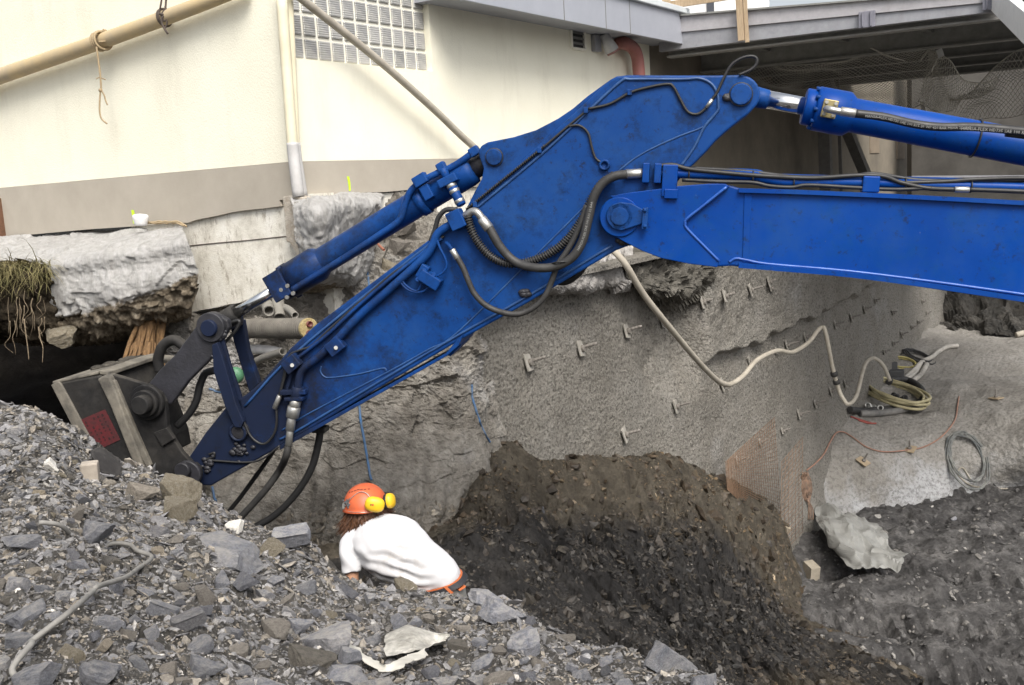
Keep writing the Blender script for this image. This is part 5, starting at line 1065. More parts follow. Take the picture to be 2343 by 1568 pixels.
MB().cyl(db - dd*0.02, db + dd*0.012, R*0.98, 32, bev=0.004).build('foam_end', rocky('yellow_foam', [(0.3, 0.22, 0.08), (0.5, 0.40, 0.2), (0.62, 0.54, 0.34)], 25, bump=1, bscale=60, bdist=0.01), du)
uu = dd.orthogonal().normalized(); 
for c in (db + ZUP*0.036, db - ZUP*0.038 + dd.cross(ZUP)*0.012):
    pz = MB(); pz.lathe(c - dd*0.05, dd, [(0, 0.026), (0.080, 0.026), (0.080, 0.019), (0.066, 0.018), (0.066, 0)], 20); pz.build('conduit', simple('dark_red_conduit', (0.14, 0.035, 0.03), (0.09, 0.025, 0.02), 9, 0.5), du)
def openpipe(name, P, r, mat, lab, cat, ribs=False, group=None):
    mb = MB(); P = spline(P, 6); mb.tube(P, r, 16, raw=True, caps=False); d = (P[-1]-P[-2]).normalized()
    mb.lathe(P[-1], d, [(0, r), (0.004, r*0.97), (0.004, r*0.78), (-0.12, r*0.76), (-0.12, 0)], 20)
    if ribs:
        Lh = 0
        for a, b in zip(P, P[1:]):
            for k in range(3): c = a.lerp(b, k/3); mb.lathe(c, b-a, [(0, r*1.0), (0.004, r*1.07), (0.014, r*1.07), (0.018, r*1.0)], 18)
    o = mb.build(name, mat, None, origin=P[-1]); tag(o, lab, cat, group); return o
M_DUSTPIPE = simple('dust_covered_pipe', (0.27, 0.255, 0.225), (0.18, 0.17, 0.15), 6, 0.85)
openpipe('conduit_pipe', [at(560, 800, 9.2), at(600, 800, 8.9), at(640, 806, 8.6)], 0.040, M_PIPEGREY, 'ribbed pale grey pipe stub below the thick duct', 'pipe', True)
openpipe('conduit_pipe', [at(560, 842, 9.1), at(600, 820, 8.8), at(647, 805, 8.45)], 0.034, simple('dusty_pipe', (0.28, 0.265, 0.235), None, 6, 0.8), 'smooth grey pipe with an open end crossing the ribbed stub', 'pipe')
openpipe('conduit_pipe', [at(600, 690, 9.1), at(612, 700, 8.9), at(615, 712, 8.75)], 0.05, M_DUSTPIPE, 'short ribbed grey pipe stub just under the piston rod', 'pipe', True)
openpipe('conduit_pipe', [at(634, 670, 9.0), at(637, 700, 8.9), at(639, 726, 8.8)], 0.055, M_DUSTPIPE, 'upright grey pipe with a socket above the thick duct', 'pipe')
openpipe('conduit_pipe', [at(640, 700, 9.0), at(660, 708, 8.8), at(675, 722, 8.6)], 0.032, M_DUSTPIPE, 'small grey pipe stub pointing down right above the duct', 'pipe')
mb = MB(); mb.lathe(at(541, 858, 9.0), NE, [(0, 0.075), (0.03, 0.08), (0.06, 0.06), (0.07, 0)], 20); o = mb.build('plastic_disc', simple('faded_green_plastic', (0.08, 0.22, 0.12), None, 8, 0.5), None, origin=at(541, 858, 9)); tag(o, 'faded green plastic disc on the rock behind the guide links', 'disc')
openpipe('copper_stub', [at(862, 556, 9.3), at(872, 567, 9.0), at(878, 572, 8.9)], 0.012, simple('copper', (0.42, 0.16, 0.10), None, 8, 0.4), 'thin copper coloured pipe stub sticking out of the rock above the stick', 'pipe')
# blue chalk lines on the rock
M_CHALK = simple('blue_marking_paint', (0.045, 0.15, 0.33), (0.12, 0.14, 0.17), 9, 0.9, 0)
tree = bvh(cliff)
def hit(tr, px, py, lift=0.0):
    d = ray(px, py).normalized(); p, nrm, i, dist = tr.ray_cast(CAM, d)
    if p is None: return None, None
    if nrm.dot(d) > 0: nrm = -nrm
    return p + nrm*lift, nrm
for pts, lab in (([(822, 930), (826, 970), (833, 1010), (840, 1050), (846, 1085), (850, 1102)], 'blue paint line running down the rock to the helmet'), ([(1078, 880), (1080, 910), (1090, 945), (1098, 970), (1112, 1000), (1122, 1015)], 'blue paint line near the right edge of the rock face'), ([(836, 590), (838, 610), (842, 640), (845, 665)], 'blue paint line on the rock between cylinder and stick'), ([(486, 1115), (490, 1140), (495, 1150)], 'blue paint streak on the rock below the arm tip'), ([(478, 890), (500, 897), (515, 895)], 'faint blue paint streak behind the bucket hose')):
    P = []
    for (x0, y0), (x1, y1) in zip(pts, pts[1:]):
        for t in range(6):
            p, nn = hit(tree, x0+(x1-x0)*t/6, y0+(y1-y0)*t/6, 0.004)
            if p: P.append(p)
    if len(P) > 3: 
        o = MB().tube(P, 0.012, 5, raw=True).build('paint_line', M_CHALK, None, origin=P[0]); tag(o, lab, 'paint mark', 'blue paint marks on the rock')
# ================================================================ rock bolts
BOLTS = [(1205, 829, 1), (1325, 797, 1), (1430, 757, 1), (1513, 741, .6), (1604, 692, 1), (1655, 678, 1), (1714, 664, 1.25), (1756, 645, .8), (1760, 660, .3), (1839, 771, 1), (1908, 743, .9), (1945, 727, 1), (1975, 708, .8), (2000, 688, .7), (2040, 716, .5), (2083, 749, .7), (2099, 737, .7), (2060, 765, .8), (2041, 786, .7), (2020, 805, .7), (1797, 790, 1.1), (1712, 828, .8), (1772, 802, .6), (1649, 880, 1), (1543, 930, 1), (1426, 994, 1), (1862, 923, 1), (1825, 948, 1), (1898, 895, 1), (1931, 877, .8), (1787, 986, .7), (1736, 1011, .7), (1683, 1053, .7), (2118, 716, .6), (2108, 690, .6), (1562, 640, .8), (1490, 880, .01)]
M_PLATE = simple('cement_dusted_plate', (0.36, 0.34, 0.305), (0.26, 0.245, 0.215), 8, 0.85, 0.3, 40)
M_BAR = simple('ribbed_bolt_steel', (0.22, 0.20, 0.18), (0.13, 0.12, 0.105), 30, 0.6, 0.5, 90)
swt = bvh(bpy.data.objects['shotcrete_wall']); bnt = bvh(bpy.data.objects['shotcrete_bench'])
def bolt(p, n, L, sc, lab, tilt, mat=M_PLATE, rng=random.Random(5)):
    t = thing('rock_bolt', p, lab, 'rock bolt', 'rock bolts in the sprayed concrete')
    d = (n + ZUP*0.28 + DR*tilt).normalized(); u = d.cross(ZUP).normalized(); v = u.cross(d); a = rng.uniform(-0.25, 0.25); u2 = u*math.cos(a) + v*math.sin(a); v2 = v*math.cos(a) - u*math.sin(a)
    MB().box(p + n*0.02, u2*0.12*sc, v2*0.13*sc, n*0.012).build('plate', mat, t, bevel=0.004)
    mb = MB(); k = max(3, int(L/0.04)); pr = []
    for i in range(k): pr += [(L*i/k, 0.017), (L*(i+.5)/k, 0.021), (L*(i+.6)/k, 0.017)]
    mb.lathe(p, d, pr + [(L, 0.017), (L, 0)], 8); mb.build('bar', M_BAR, t)
    MB().cyl(p + n*0.03, p + n*0.075, 0.04, 6, bev=0.004).build('nut', M_BAR, t)
def where(px, py):
    if py < 690: a = 'upper part, under the blue boom'
    elif px < 1480: a = 'left part, beside the hewn rock'
    elif px < 1760: a = 'middle, around the sagging hose'
    elif px < 1960: a = 'right part, near the hose loops'
    else: a = 'far end, above the coiled hoses'
    return a
WLM = [(1430, 600, 'top of the sagging hose'), (1655, 878, 'lowest sag of the hose'), (1790, 803, 'middle bend of the hose'), (1880, 750, 'first hump of the hose'), (1940, 925, 'second dip of the hose'), (2000, 820, 'second hump of the hose'), (1720, 1040, 'rusty mesh'), (1300, 650, 'pale concrete ledge'), (1580, 640, 'dark rock ledge'), (1180, 800, 'hewn rock edge'), (1700, 625, 'lower boom edge'), (1900, 645, 'far boom edge'), (2140, 720, 'far end of the wall'), (1420, 1040, 'spoil heap crest'), (2060, 834, 'yellow cable coil')]
USED = set()
def unique(fmt, px, py, marks):
    for m in sorted(marks, key=lambda q: (q[0]-px)**2 + (q[1]-py)**2)[:5]:
        s = fmt.format(place_of(px, py, [m]))
        if s not in USED: break
    USED.add(s); return s
def place_of(px, py, marks):
    m = min(marks, key=lambda q: (q[0]-px)**2 + (q[1]-py)**2); dx, dy = px-m[0], py-m[1]; far = math.hypot(dx, dy)
    d = ('right of' if dx > 0 else 'left of') if abs(dx) > abs(dy) else ('below' if dy > 0 else 'above')
    return ('close ' if far < 32 else 'well ' if far > 80 else '') + d + ' the ' + m[2]
def wallplace(px, py): return place_of(px, py, WLM)
for i, (px, py, s) in enumerate(BOLTS):
    p, n = hit(swt, px, py)
    if p is None or s < 0.1: continue
    big = 'long steel' if s > 1.1 else ('short steel' if s < 0.75 else 'steel')
    bolt(p, NR, (0.19 if py > 700 else 0.14)*s + 0.03, 0.7 if s > 0.75 else 0.45, unique(big + ' rock bolt {}', px, py, WLM), 0.25)
for px, py in ((1973, 1057), (2081, 1029), (2278, 913), (2180, 1045)):
    p, n = hit(bnt, px, py)
    if px == 2180: continue
    bolt(p, n, 0.22, 0.9, {1973: 'tan plated rock bolt standing in the pale sprayed slope below the red cable', 2081: 'tan plated rock bolt carrying the red cable on the sprayed slope', 2278: 'tan plated rock bolt alone on the bench at the right edge'}[px], 0.2, simple('tan_bolt_plate', (0.42, 0.33, 0.22), None, 9, 0.8))
# ================================================================ rusty mesh on the sprayed wall
M_RUSTBAR = simple('rusty_mesh_bar', (0.27, 0.165, 0.10), (0.16, 0.105, 0.07), 20, 0.9, 0.2)
def meshsheet(corners, nx, ny, r, lab):
    mb = MB(); A, Bq, Cq, D = corners
    for i in range(nx+1):
        t = i/nx; a = A.lerp(Bq, t); b = D.lerp(Cq, t); mb.tube([a, b], r, 4, 1, raw=False)
    for j in range(ny+1):
        t = j/ny; a = A.lerp(D, t) + NR*0.012; b = Bq.lerp(Cq, t) + NR*0.012; mb.tube([a, b], r, 4, 1)
    t = thing('rebar_mesh', (A+Cq)/2, lab, 'steel mesh', 'rusty meshes on the sprayed wall'); mb.build('bars', M_RUSTBAR, t)['kind'] = 'stuff'
meshsheet([SW(1660, 1055, .5), SW(1770, 955, .5), SW(1790, 1235, .42), SW(1662, 1120, .5)], 22, 30, 0.0042, 'large rusty reinforcing mesh leaning on the sprayed wall behind the spoil heap')
meshsheet([SW(1788, 1055, .5), SW(1835, 1000, .5), SW(1835, 1215, .5), SW(1785, 1270, .5)], 6, 20, 0.004, 'narrow mesh strip right of the large rusty mesh')
# ================================================================ coils, hoses and cables on the bench
def coil(name, px, py, rx, ry, turns, r, mat, lab, cat='hose', jit=0.12, stack=0.0, ang=0.0, tail=None, surf=bnt, n=26, upf=None):
    c, nn = hit(surf, px, py); c = c + nn*r*1.2
    Yd = c.y; ex_ = (at(px+10, py, Yd) - at(px, py, Yd))/10
    ey_ = Vector((0, 1, 0)) - nn*nn.y; ey_.normalize(); ex_n = (ex_ - nn*ex_.dot(nn)).normalized(); ey_ = nn.cross(ex_n).normalized()
    # length of ey_ that spans one pixel of picture height
    d0 = c; d1 = c + ey_*0.1; inv = lambda p: (CR.transposed() @ (p - CAM)); q0, q1 = inv(d0), inv(d1)
    v0 = -q0.y/q0.z*F; v1 = -q1.y/q1.z*F; pe = abs(v1-v0)/0.1
    RX_, RY_ = rx*ex_.length, ry/pe; P = []; rg = random.Random(px)
    for k in range(int(turns*n)+1):
        a = 2*math.pi*k/n + ang; tw = k/n; q = 1 + rg.uniform(-jit, jit)*0.3 + jit*math.sin(a*0.31 + tw)
        P.append(c + ex_n*RX_*q*math.cos(a) + ey_*RY_*q*math.sin(a) + nn*(stack*tw + r*0.6*math.sin(a*2.3)))
    mb = MB(); mb.tube(P, r, 8, 2)
    o = mb.build(name, mat, None, origin=c); tag(o, lab, cat); return o
coil('yellow_hose_coil', 2046, 912, 58, 26, 5.3, 0.032, simple('faded_yellow_hose', (0.50, 0.45, 0.27), (0.33, 0.29, 0.17), 6, 0.6), 'coil of thick faded yellow hose inside the dark hose ring', 'hose', 0.09, 0.035)
coil('yellow_cable_coil', 2062, 834, 36, 13, 6.5, 0.016, simple('yellow_cable', (0.50, 0.43, 0.15), (0.36, 0.31, 0.14), 6, 0.6), 'coil of thin yellow cable in front of the black cable coil', 'cable', 0.16, 0.01)
coil('black_cable_coil', 2100, 820, 34, 12, 6.5, 0.017, M_BLACKDUST, 'coil of black cable behind the yellow cable coil', 'cable', 0.2, 0.01)
coil('grey_cable_coil', 2212, 1052, 38, 58, 6.4, 0.015, simple('dusty_grey_cable', (0.24, 0.24, 0.22), (0.07, 0.08, 0.085), 5, 0.6), 'loose oval coil of grey cable lying on the sprayed slope', 'cable', 0.16, 0.004, 0.6)
def lay(name, pts, r, mat, lab, cat, surf=bnt, lift=None, n=8, group=None):
    P = []
    for q in pts:
        p, nn = hit(surf, q[0], q[1])
        if surf is bnt:
            p2, n2 = hit(swt, q[0], q[1])
            if p2 is not None and (p is None or p2.y < p.y): p, nn = p2, n2
        if p is None: continue
        P.append(p + (nn*((lift if lift is not None else r) + (q[2] if len(q) > 2 else 0))))
    o = MB().tube(P, r, n, 8).build(name, mat, None, origin=P[len(P)//2]); tag(o, lab, cat, group); return o
lay('dark_hose', [(2030, 880), (2050, 874), (2080, 878), (2104, 894), (2112, 912), (2100, 930), (2060, 940), (2010, 944), (1970, 946), (1936, 938)], 0.07, M_BLACKDUST, 'thick dark rubber hose curling round the yellow coil', 'hose')
lay('dark_hose', [(2095, 936), (2060, 946), (2020, 952), (1985, 953), (1962, 952)], 0.07, simple('worn_grey_hose', (0.22, 0.21, 0.195), (0.08, 0.08, 0.078), 4, 0.7), 'worn grey hose end lying in front of the dark hose ring', 'hose')
for pts, r, lab in (([(2190, 796), (2165, 799), (2145, 810), (2130, 822), (2108, 832), (2090, 850), (2068, 870)], 0.055, 'pale hose snaking away from the coils over the bench'), ([(2118, 838), (2105, 862), (2085, 878)], 0.06, 'short dusty hose beside the pale snaking hose, right hand one'), ([(2105, 836), (2090, 858), (2072, 874)], 0.06, 'short dusty hose beside the pale snaking hose, left hand one')):
    lay('pale_hose', pts, r, simple('pale_dusty_hose', (0.52, 0.49, 0.44), (0.26, 0.245, 0.22), 3, 0.8), lab, 'hose', group='pale hoses by the coils')
lay('grey_cable', [(2220, 1098), (2200, 1070), (2190, 1085), (2215, 1108), (2245, 1115), (2290, 1117), (2350, 1116), (2450, 1112)], 0.016, M_HOSE, 'grey cable running from the oval coil to the right edge', 'cable')
lay('red_cable', [(2193, 911), (2190, 930), (2185, 960), (2170, 985), (2145, 1008), (2110, 1025), (2070, 1033), (2020, 1036), (1980, 1025), (1950, 1004), (1930, 992), (1910, 990), (1896, 1010), (1880, 1040), (1860, 1062), (1842, 1076)], 0.014, simple('dusty_red_cable', (0.38, 0.20, 0.14), (0.27, 0.17, 0.13), 6, 0.7), 'thin dusty red cable draped over the sprayed slope', 'cable', lift=0.03)
mb = MB(); c, nn = hit(bnt, 1846, 1110)
if c is None: c, nn = hit(swt, 1846, 1110)
Yc = c.y - 0.25
for k in range(26):
    w0 = random.uniform(4, 19); L = random.uniform(45, 72); x0 = 1842 + random.gauss(0, 3); sg = random.choice((-1, 1))
    mb.tube([at(x0 + random.gauss(0, 2), 1082 + random.uniform(-4, 4), Yc + random.uniform(-.05, .05)), at(x0 - w0*0.8, 1100, Yc), at(x0 - w0*0.5, 1080+L*0.8, Yc - 0.05), at(x0 + 3, 1080+L, Yc), at(x0 + w0*0.6, 1080+L*0.7, Yc), at(x0 + w0*0.5, 1100, Yc), at(x0, 1081, Yc)], 0.0065, 5, 5)
for k in range(4): mb.tube([at(1846, 1140, Yc), at(1850 + k*3, 1165, Yc), at(1848 + k*4, 1190, Yc)], 0.009, 5)
o = mb.build('cable_bundle', simple('orange_brown_cable', (0.34, 0.22, 0.15), (0.08, 0.06, 0.05), 14, 0.7), None, origin=c); tag(o, 'bundle of orange brown cable hanging in loops by the mesh', 'cable')
for pts, lab, cl in (([(1945, 955), (1975, 965), (1992, 970)], 'red rod lying in front of the dark hose, upper of two', (0.30, 0.06, 0.05)), ([(1962, 963), (1985, 970), (2003, 970)], 'red rod lying in front of the dark hose, lower of two', (0.34, 0.08, 0.06))):
    lay('red_rod', pts, 0.018, simple('red_rod_paint', cl, None, 9, 0.6), lab, 'rod', group='red rods on the bench')
lay('grey_pipe', [(2324, 773), (2345, 768), (2420, 758)], 0.075, M_HOSE, 'dusty pipe end lying on the bench at the right edge', 'pipe')
for i, (x, y) in enumerate(((2000, 938), (2010, 942), (1985, 935), (2040, 915), (2050, 912), (2060, 918))):
    p, nn = hit(bnt, x, y); mb = MB(); d = Vector((random.uniform(-1, 1), random.uniform(-1, 0), 0.2)).normalized(); mb.lathe(p + nn*0.06, d, [(0, 0.05), (0.10, 0.05), (0.10, 0.065), (0.15, 0.065), (0.15, 0.04), (0.02, 0.036), (0.02, 0)], 14)
    o = mb.build('hose_coupling', M_FITTING if i < 3 else M_BLACKDUST, None, origin=p); tag(o, (['shiny hose coupling left of the yellow coil, nearest the coil front', 'shiny hose coupling touching the left side of the yellow coil', 'shiny hose coupling left of the yellow coil, nearest the wall hose', 'dark hose coupling inside the yellow coil, left one', 'dark hose coupling inside the yellow coil, middle one', 'dark hose coupling inside the yellow coil, right one'][i]), 'coupling', ('shiny couplings' if i < 3 else 'dark couplings') + ' on the bench')
p, nn = hit(bnt, 2020, 842); mb = MB(); mb.box(p + nn*0.05, Vector((0.22, 0.05, 0)), Vector((-0.06, 0.2, 0)), Vector((0, 0, 0.10))); mb.box(p + nn*0.07 + Vector((0.1, -0.5, -0.12)), Vector((0.17, -0.04, 0)), Vector((0.05, 0.12, 0)), Vector((0, 0, 0.09))); o = mb.build('tool_box', simple('dark_grey_case', (0.06, 0.06, 0.062), None, 5, 0.6), None, origin=p, bevel=0.02); tag(o, 'dark grey boxes beside the yellow cable coil against the wall', 'box')
# tarp and block on the pit floor
flt = bvh(bpy.data.objects['pit_floor'])
def d_tarp(V, N, U, Vv):
    c = 1-np.abs(pn(V, 1.3, 12))*2.2; c2 = 1-np.abs(pn(V*np.array([1.6, .7, 1]), 3.0, 15))*2.2; r = np.abs(pn(V, 1.8, 4)); d = 0.05*(1-r*2.8) + 0.06*(c-0.5) + 0.06*(c2-0.5) + 0.10; P = V.copy(); P[:, 2] += np.clip(d, -0.02, 0.5)
    jit = 0.05*pn(V, 5, 9); P[:, 0] += jit + 0.06*pn(V, 2.2, 2)*((U < .05) | (U > .95)); P[:, 1] += 0.1*pn(V, 3, 8); return P
TZ = 0.10
o = patch('tarpaulin', [[onz(1868, 1176, TZ+.15), onz(1895, 1168, TZ+.2), onz(1930, 1190, TZ+.15), onz(1962, 1196, TZ)], [onz(1872, 1215, TZ+.2), onz(1905, 1215, TZ+.3), onz(1960, 1222, TZ+.2), onz(2004, 1216, TZ)], [onz(1892, 1252, TZ+.1), onz(1925, 1260, TZ+.2), onz(1985, 1262, TZ+.1), onz(2040, 1258, TZ)], [onz(1930, 1290, TZ+.05), onz(1960, 1292, TZ+.1), onz(2010, 1284, TZ+.05), onz(2078, 1288, TZ)], [onz(1950, 1318, TZ), onz(1980, 1320, TZ), onz(2020, 1318, TZ), onz(2062, 1316, TZ)]], 34, 34, simple('grey_green_tarpaulin', (0.27, 0.27, 0.255), (0.19, 0.19, 0.18), 3, 0.4, 0.15, 20, spec=0.5), d_tarp, smooth=False)
so_ = o.modifiers.new('thickness', 'SOLIDIFY'); so_.thickness = 0.006
tag(o, 'crumpled grey tarpaulin spread on the muddy pit floor', 'tarpaulin')
p, nn = hit(flt, 1856, 1316); mb = MB(); mb.box(p + ZUP*0.08, Vector((0.085, 0.025, 0)), Vector((-0.03, 0.13, 0.02)), Vector((0.01, 0, 0.115))); o = mb.build('wood_block', simple('pale_sawn_wood', (0.36, 0.32, 0.26), (0.26, 0.23, 0.18), 9, 0.8, 0.2, 40), None, origin=p, bevel=0.006); tag(o, 'pale square wooden block on the pit floor left of the tarpaulin', 'wood block')
# ================================================================ safety net under the canopy
M_NET = simple('grey_net_cord', (0.52, 0.50, 0.45), (0.36, 0.345, 0.31), 20, 0.95, 0)
def net(rows, nx, ny, r, lab, sag=0.25, seed=1):
    R = [spline(q, 8) for q in rows]; 
    def G(u, v):
        f = v*(len(R)-1); i = min(int(f), len(R)-2); t = f-i
        def pick(q): 
            g = u*(len(q)-1); k = min(int(g), len(q)-2); return q[k].lerp(q[k+1], g-k)
        p = pick(R[i]).lerp(pick(R[i+1]), t); k = noise_s(p*1.3, seed)*sag; return p + Vector((k*0.3, k*0.4, k))
    mb = MB()
    for k in range(-ny, nx+1):
        for s in (1, -1):
            P = []
            for j in range(ny+1):
                x = k + j if s == 1 else k + ny - j
                if 0 <= x <= nx: P.append(G(x/nx, j/ny))
            if len(P) > 1: mb.tube(P, r, 3, raw=True, caps=False)
    for v in (0, 1): mb.tube([G(i/nx, v) for i in range(nx+1)], r*2.2, 4, raw=True)
    t = thing('safety_net', G(0.5, 0.5), lab, 'net', 'nets under the canopy'); mb.build('cords', M_NET, t)['kind'] = 'stuff'
from mathutils import noise as mnoise
def noise_s(p, s): return mnoise.noise(p + Vector((s*7.1, 0, 0)))
net([[at(1620, 150, 16.5), at(1800, 140, 16), at(2000, 118, 15.5), at(2120, 95, 15)], [at(1640, 175, 18), at(1800, 195, 17.5), at(2000, 185, 17), at(2150, 140, 16.2)], [at(1720, 215, 19), at(1850, 235, 18.5), at(2010, 245, 18), at(2120, 250, 17)]], 50, 26, 0.0042, 'grey safety net spread flat under the canopy joists', 0.22, 1)
net([[at(2120, 105, 15.0), at(2165, 140, 14.8), at(2200, 175, 14.8), at(2240, 180, 14.6), at(2290, 150, 14.4)], [at(2120, 160, 15.6), at(2150, 190, 15.4), at(2180, 215, 15.2), at(2230, 215, 15.2), at(2270, 190, 15)], [at(2100, 235, 16), at(2130, 245, 15.8), at(2150, 250, 15.6), at(2180, 250, 15.6), at(2200, 235, 15.4)]], 30, 13, 0.0045, 'bunched sagging end of the safety net hanging at right', 0.3, 2)
net([[at(2230, 200, 16), at(2300, 140, 15.6), at(2420, 120, 15)], [at(2180, 250, 17), at(2300, 200, 16.6), at(2420, 180, 16)], [at(2180, 300, 18), at(2300, 270, 17.6), at(2420, 250, 17)]], 22, 12, 0.0042, 'second grey safety net slung at the far right of the canopy', 0.3, 4)
for k, pts in enumerate(([(2155, 85), (2128, 110), (2105, 140)], [(2160, 90), (2150, 120), (2130, 165)], [(1992, 110), (2030, 128), (2070, 140)])):
    o = MB().tube([at(x, y, 14.8) for x, y in pts], 0.012, 5).build('net_rope', M_NET, None, origin=at(*pts[0], 14.8)); tag(o, ['thin rope tying the bunched net to the joist, left strand', 'thin rope tying the bunched net to the joist, right strand', 'slack grey rope under the joists ending at the white tag'][k], 'rope')
mb = MB(); c = at(2148, 122, 14.7); c = at(1330+1900*0+820, 122, 14.7); mb.box(c, Vector((0.05, 0.02, 0.02)), Vector((0, 0.004, 0)), Vector((-0.02, 0, 0.055))); o = mb.build('net_tag', simple('white_tag', (0.6, 0.6, 0.58), None, 9, 0.7, 0), None, origin=c); tag(o, 'small white tag hanging in the net under the canopy', 'tag')
# ================================================================ worker
def evaluated(ob, name):
    dg = bpy.context.evaluated_depsgraph_get(); me = bpy.data.meshes.new_from_object(ob.evaluated_get(dg)); me.name = name; bpy.data.objects.remove(ob); return me
def skinned(name, joints, bones, mat, parent=None, sub=2, origin=(0, 0, 0)):
    o0 = Vector(origin); keys = list(joints); me = bpy.data.meshes.new(name); me.from_pydata([joints[k][0] - o0 for k in keys], [(keys.index(a), keys.index(b)) for a, b in bones], [])
    t = bpy.data.objects.new('tmp', me); COL.objects.link(t); m = t.modifiers.new('s', 'SKIN'); m.use_smooth_shade = True
    for k, v in zip(keys, me.skin_vertices[0].data):
        r = joints[k][1]; v.radius = (r, r) if isinstance(r, (int, float)) else r; v.use_root = (k == keys[0])
    s = t.modifiers.new('d', 'SUBSURF'); s.levels = sub; s.render_levels = sub
    m2 = evaluated(t, name); m2.materials.clear(); m2.polygons.foreach_set('use_smooth', [True]*len(m2.polygons)); return m2
PY = 5.62
pel = at(1003, 1372, 5.64); gz = hit(bvh(heap), 1003, 1372)
hb = bvh(heap)
def ground(x, y):
    p, n, i, d = hb.ray_cast(Vector((x, y, 20)), Vector((0, 0, -1))); return p.z if p else CAMZ - 3.2
neckb = at(866, 1196, 5.84); chest = at(884, 1238, 5.76); waist = at(985, 1332, 5.64)
shL, shR = at(806, 1232, 5.74), at(940, 1222, 5.86)
elL = at(803, 1330, 5.66); wrL = at(822, 1420, 5.86); elR = at(945, 1325, 6.12); wrR = at(900, 1400, 6.3)
headc = at(845, 1160, 5.90)
J = {'pelvis': (pel, 0.135), 'waist': (waist, 0.125), 'chest': (chest, 0.135), 'neckb': (neckb, 0.06), 'head': (headc, (0.082, 0.095)), 'crown': (headc + Vector((-0.01, 0.03, 0.075)), (0.07, 0.08)),
     'nose': (headc + Vector((0.02, 0.105, -0.02)), 0.016), 'chin': (headc + Vector((0.01, 0.075, -0.085)), 0.045), 'earL': (headc + Vector((-0.085, 0, -0.01)), 0.018), 'earR': (headc + Vector((0.085, 0, -0.01)), 0.018),
     'shL': (shL, 0.045), 'elL': (elL, 0.046), 'wrL': (wrL, 0.031), 'shR': (shR, 0.045), 'elR': (elR, 0.045), 'wrR': (wrR, 0.031)}
Bn = [('pelvis', 'waist'), ('waist', 'chest'), ('chest', 'neckb'), ('neckb', 'head'), ('head', 'crown'), ('head', 'nose'), ('head', 'chin'), ('head', 'earL'), ('head', 'earR'), ('chest', 'shL'), ('shL', 'elL'), ('elL', 'wrL'), ('chest', 'shR'), ('shR', 'elR'), ('elR', 'wrR')]
for s, wr, el in (('L', wrL, elL), ('R', wrR, elR)):
    d = (wr-el).normalized(); sd_ = d.cross(Vector((0, 1, 0.2))).normalized(); pm = wr + d*0.075; J['palm'+s] = (pm, (0.036, 0.017)); Bn.append(('wr'+s, 'palm'+s)); cv = d.cross(sd_)
    for k, L in enumerate((0.072, 0.082, 0.078, 0.062)):
        base = pm + sd_*(k-1.5)*0.019 + d*0.02; a = base + d*L*0.5 + cv*0.006; b = base + d*L + cv*0.024
        for nm, p, r in ((f'a{s}{k}', base, 0.009), (f'b{s}{k}', a, 0.0085), (f'c{s}{k}', b, 0.0075)): J[nm] = (p, r)
        Bn += [('palm'+s, f'a{s}{k}'), (f'a{s}{k}', f'b{s}{k}'), (f'b{s}{k}', f'c{s}{k}')]
    t1 = wr + d*0.035 + sd_*0.03; t2 = t1 + d*0.03 + sd_*0.025; t3 = t2 + d*0.028 + sd_*0.006
    for nm, p, r in (('t1'+s, t1, 0.012), ('t2'+s, t2, 0.0105), ('t3'+s, t3, 0.009)): J[nm] = (p, r)
    Bn += [('wr'+s, 't1'+s), ('t1'+s, 't2'+s), ('t2'+s, 't3'+s)]
hipL, hipR = pel + Vector((-0.10, 0.0, -0.06)), pel + Vector((0.10, -0.02, -0.06))
fL = Vector((hipL.x - 0.06, hipL.y + 0.02, 0)); fL.z = ground(fL.x, fL.y) + 0.07; fR = Vector((hipR.x + 0.08, hipR.y - 0.05, 0)); fR.z = ground(fR.x, fR.y) + 0.07
kL = hipL.lerp(fL, 0.5) + Vector((-0.02, 0.10, 0)); kR = hipR.lerp(fR, 0.5) + Vector((0.03, 0.10, 0))
for s, h, k, f in (('L', hipL, kL, fL), ('R', hipR, kR, fR)):
    J['hip'+s] = (h, 0.085); J['kn'+s] = (k, 0.056); J['an'+s] = (f, 0.04); J['toe'+s] = (f + Vector((-0.02, 0.17, -0.04)), 0.035); Bn += [('pelvis', 'hip'+s), ('hip'+s, 'kn'+s), ('kn'+s, 'an'+s), ('an'+s, 'toe'+s)]
M_SKIN = simple('sunned_skin', (0.50, 0.27, 0.17), (0.42, 0.22, 0.14), 12, 0.5, 0.1, 90)
pm_ = skinned('person', J, Bn, M_SKIN, origin=pel); person = obj('person', pm_, M_SKIN, None, pel); ORG[person.name] = Vector(pel)
tag(person, 'worker in white t-shirt and orange helmet bending away behind the rubble mound', 'person')
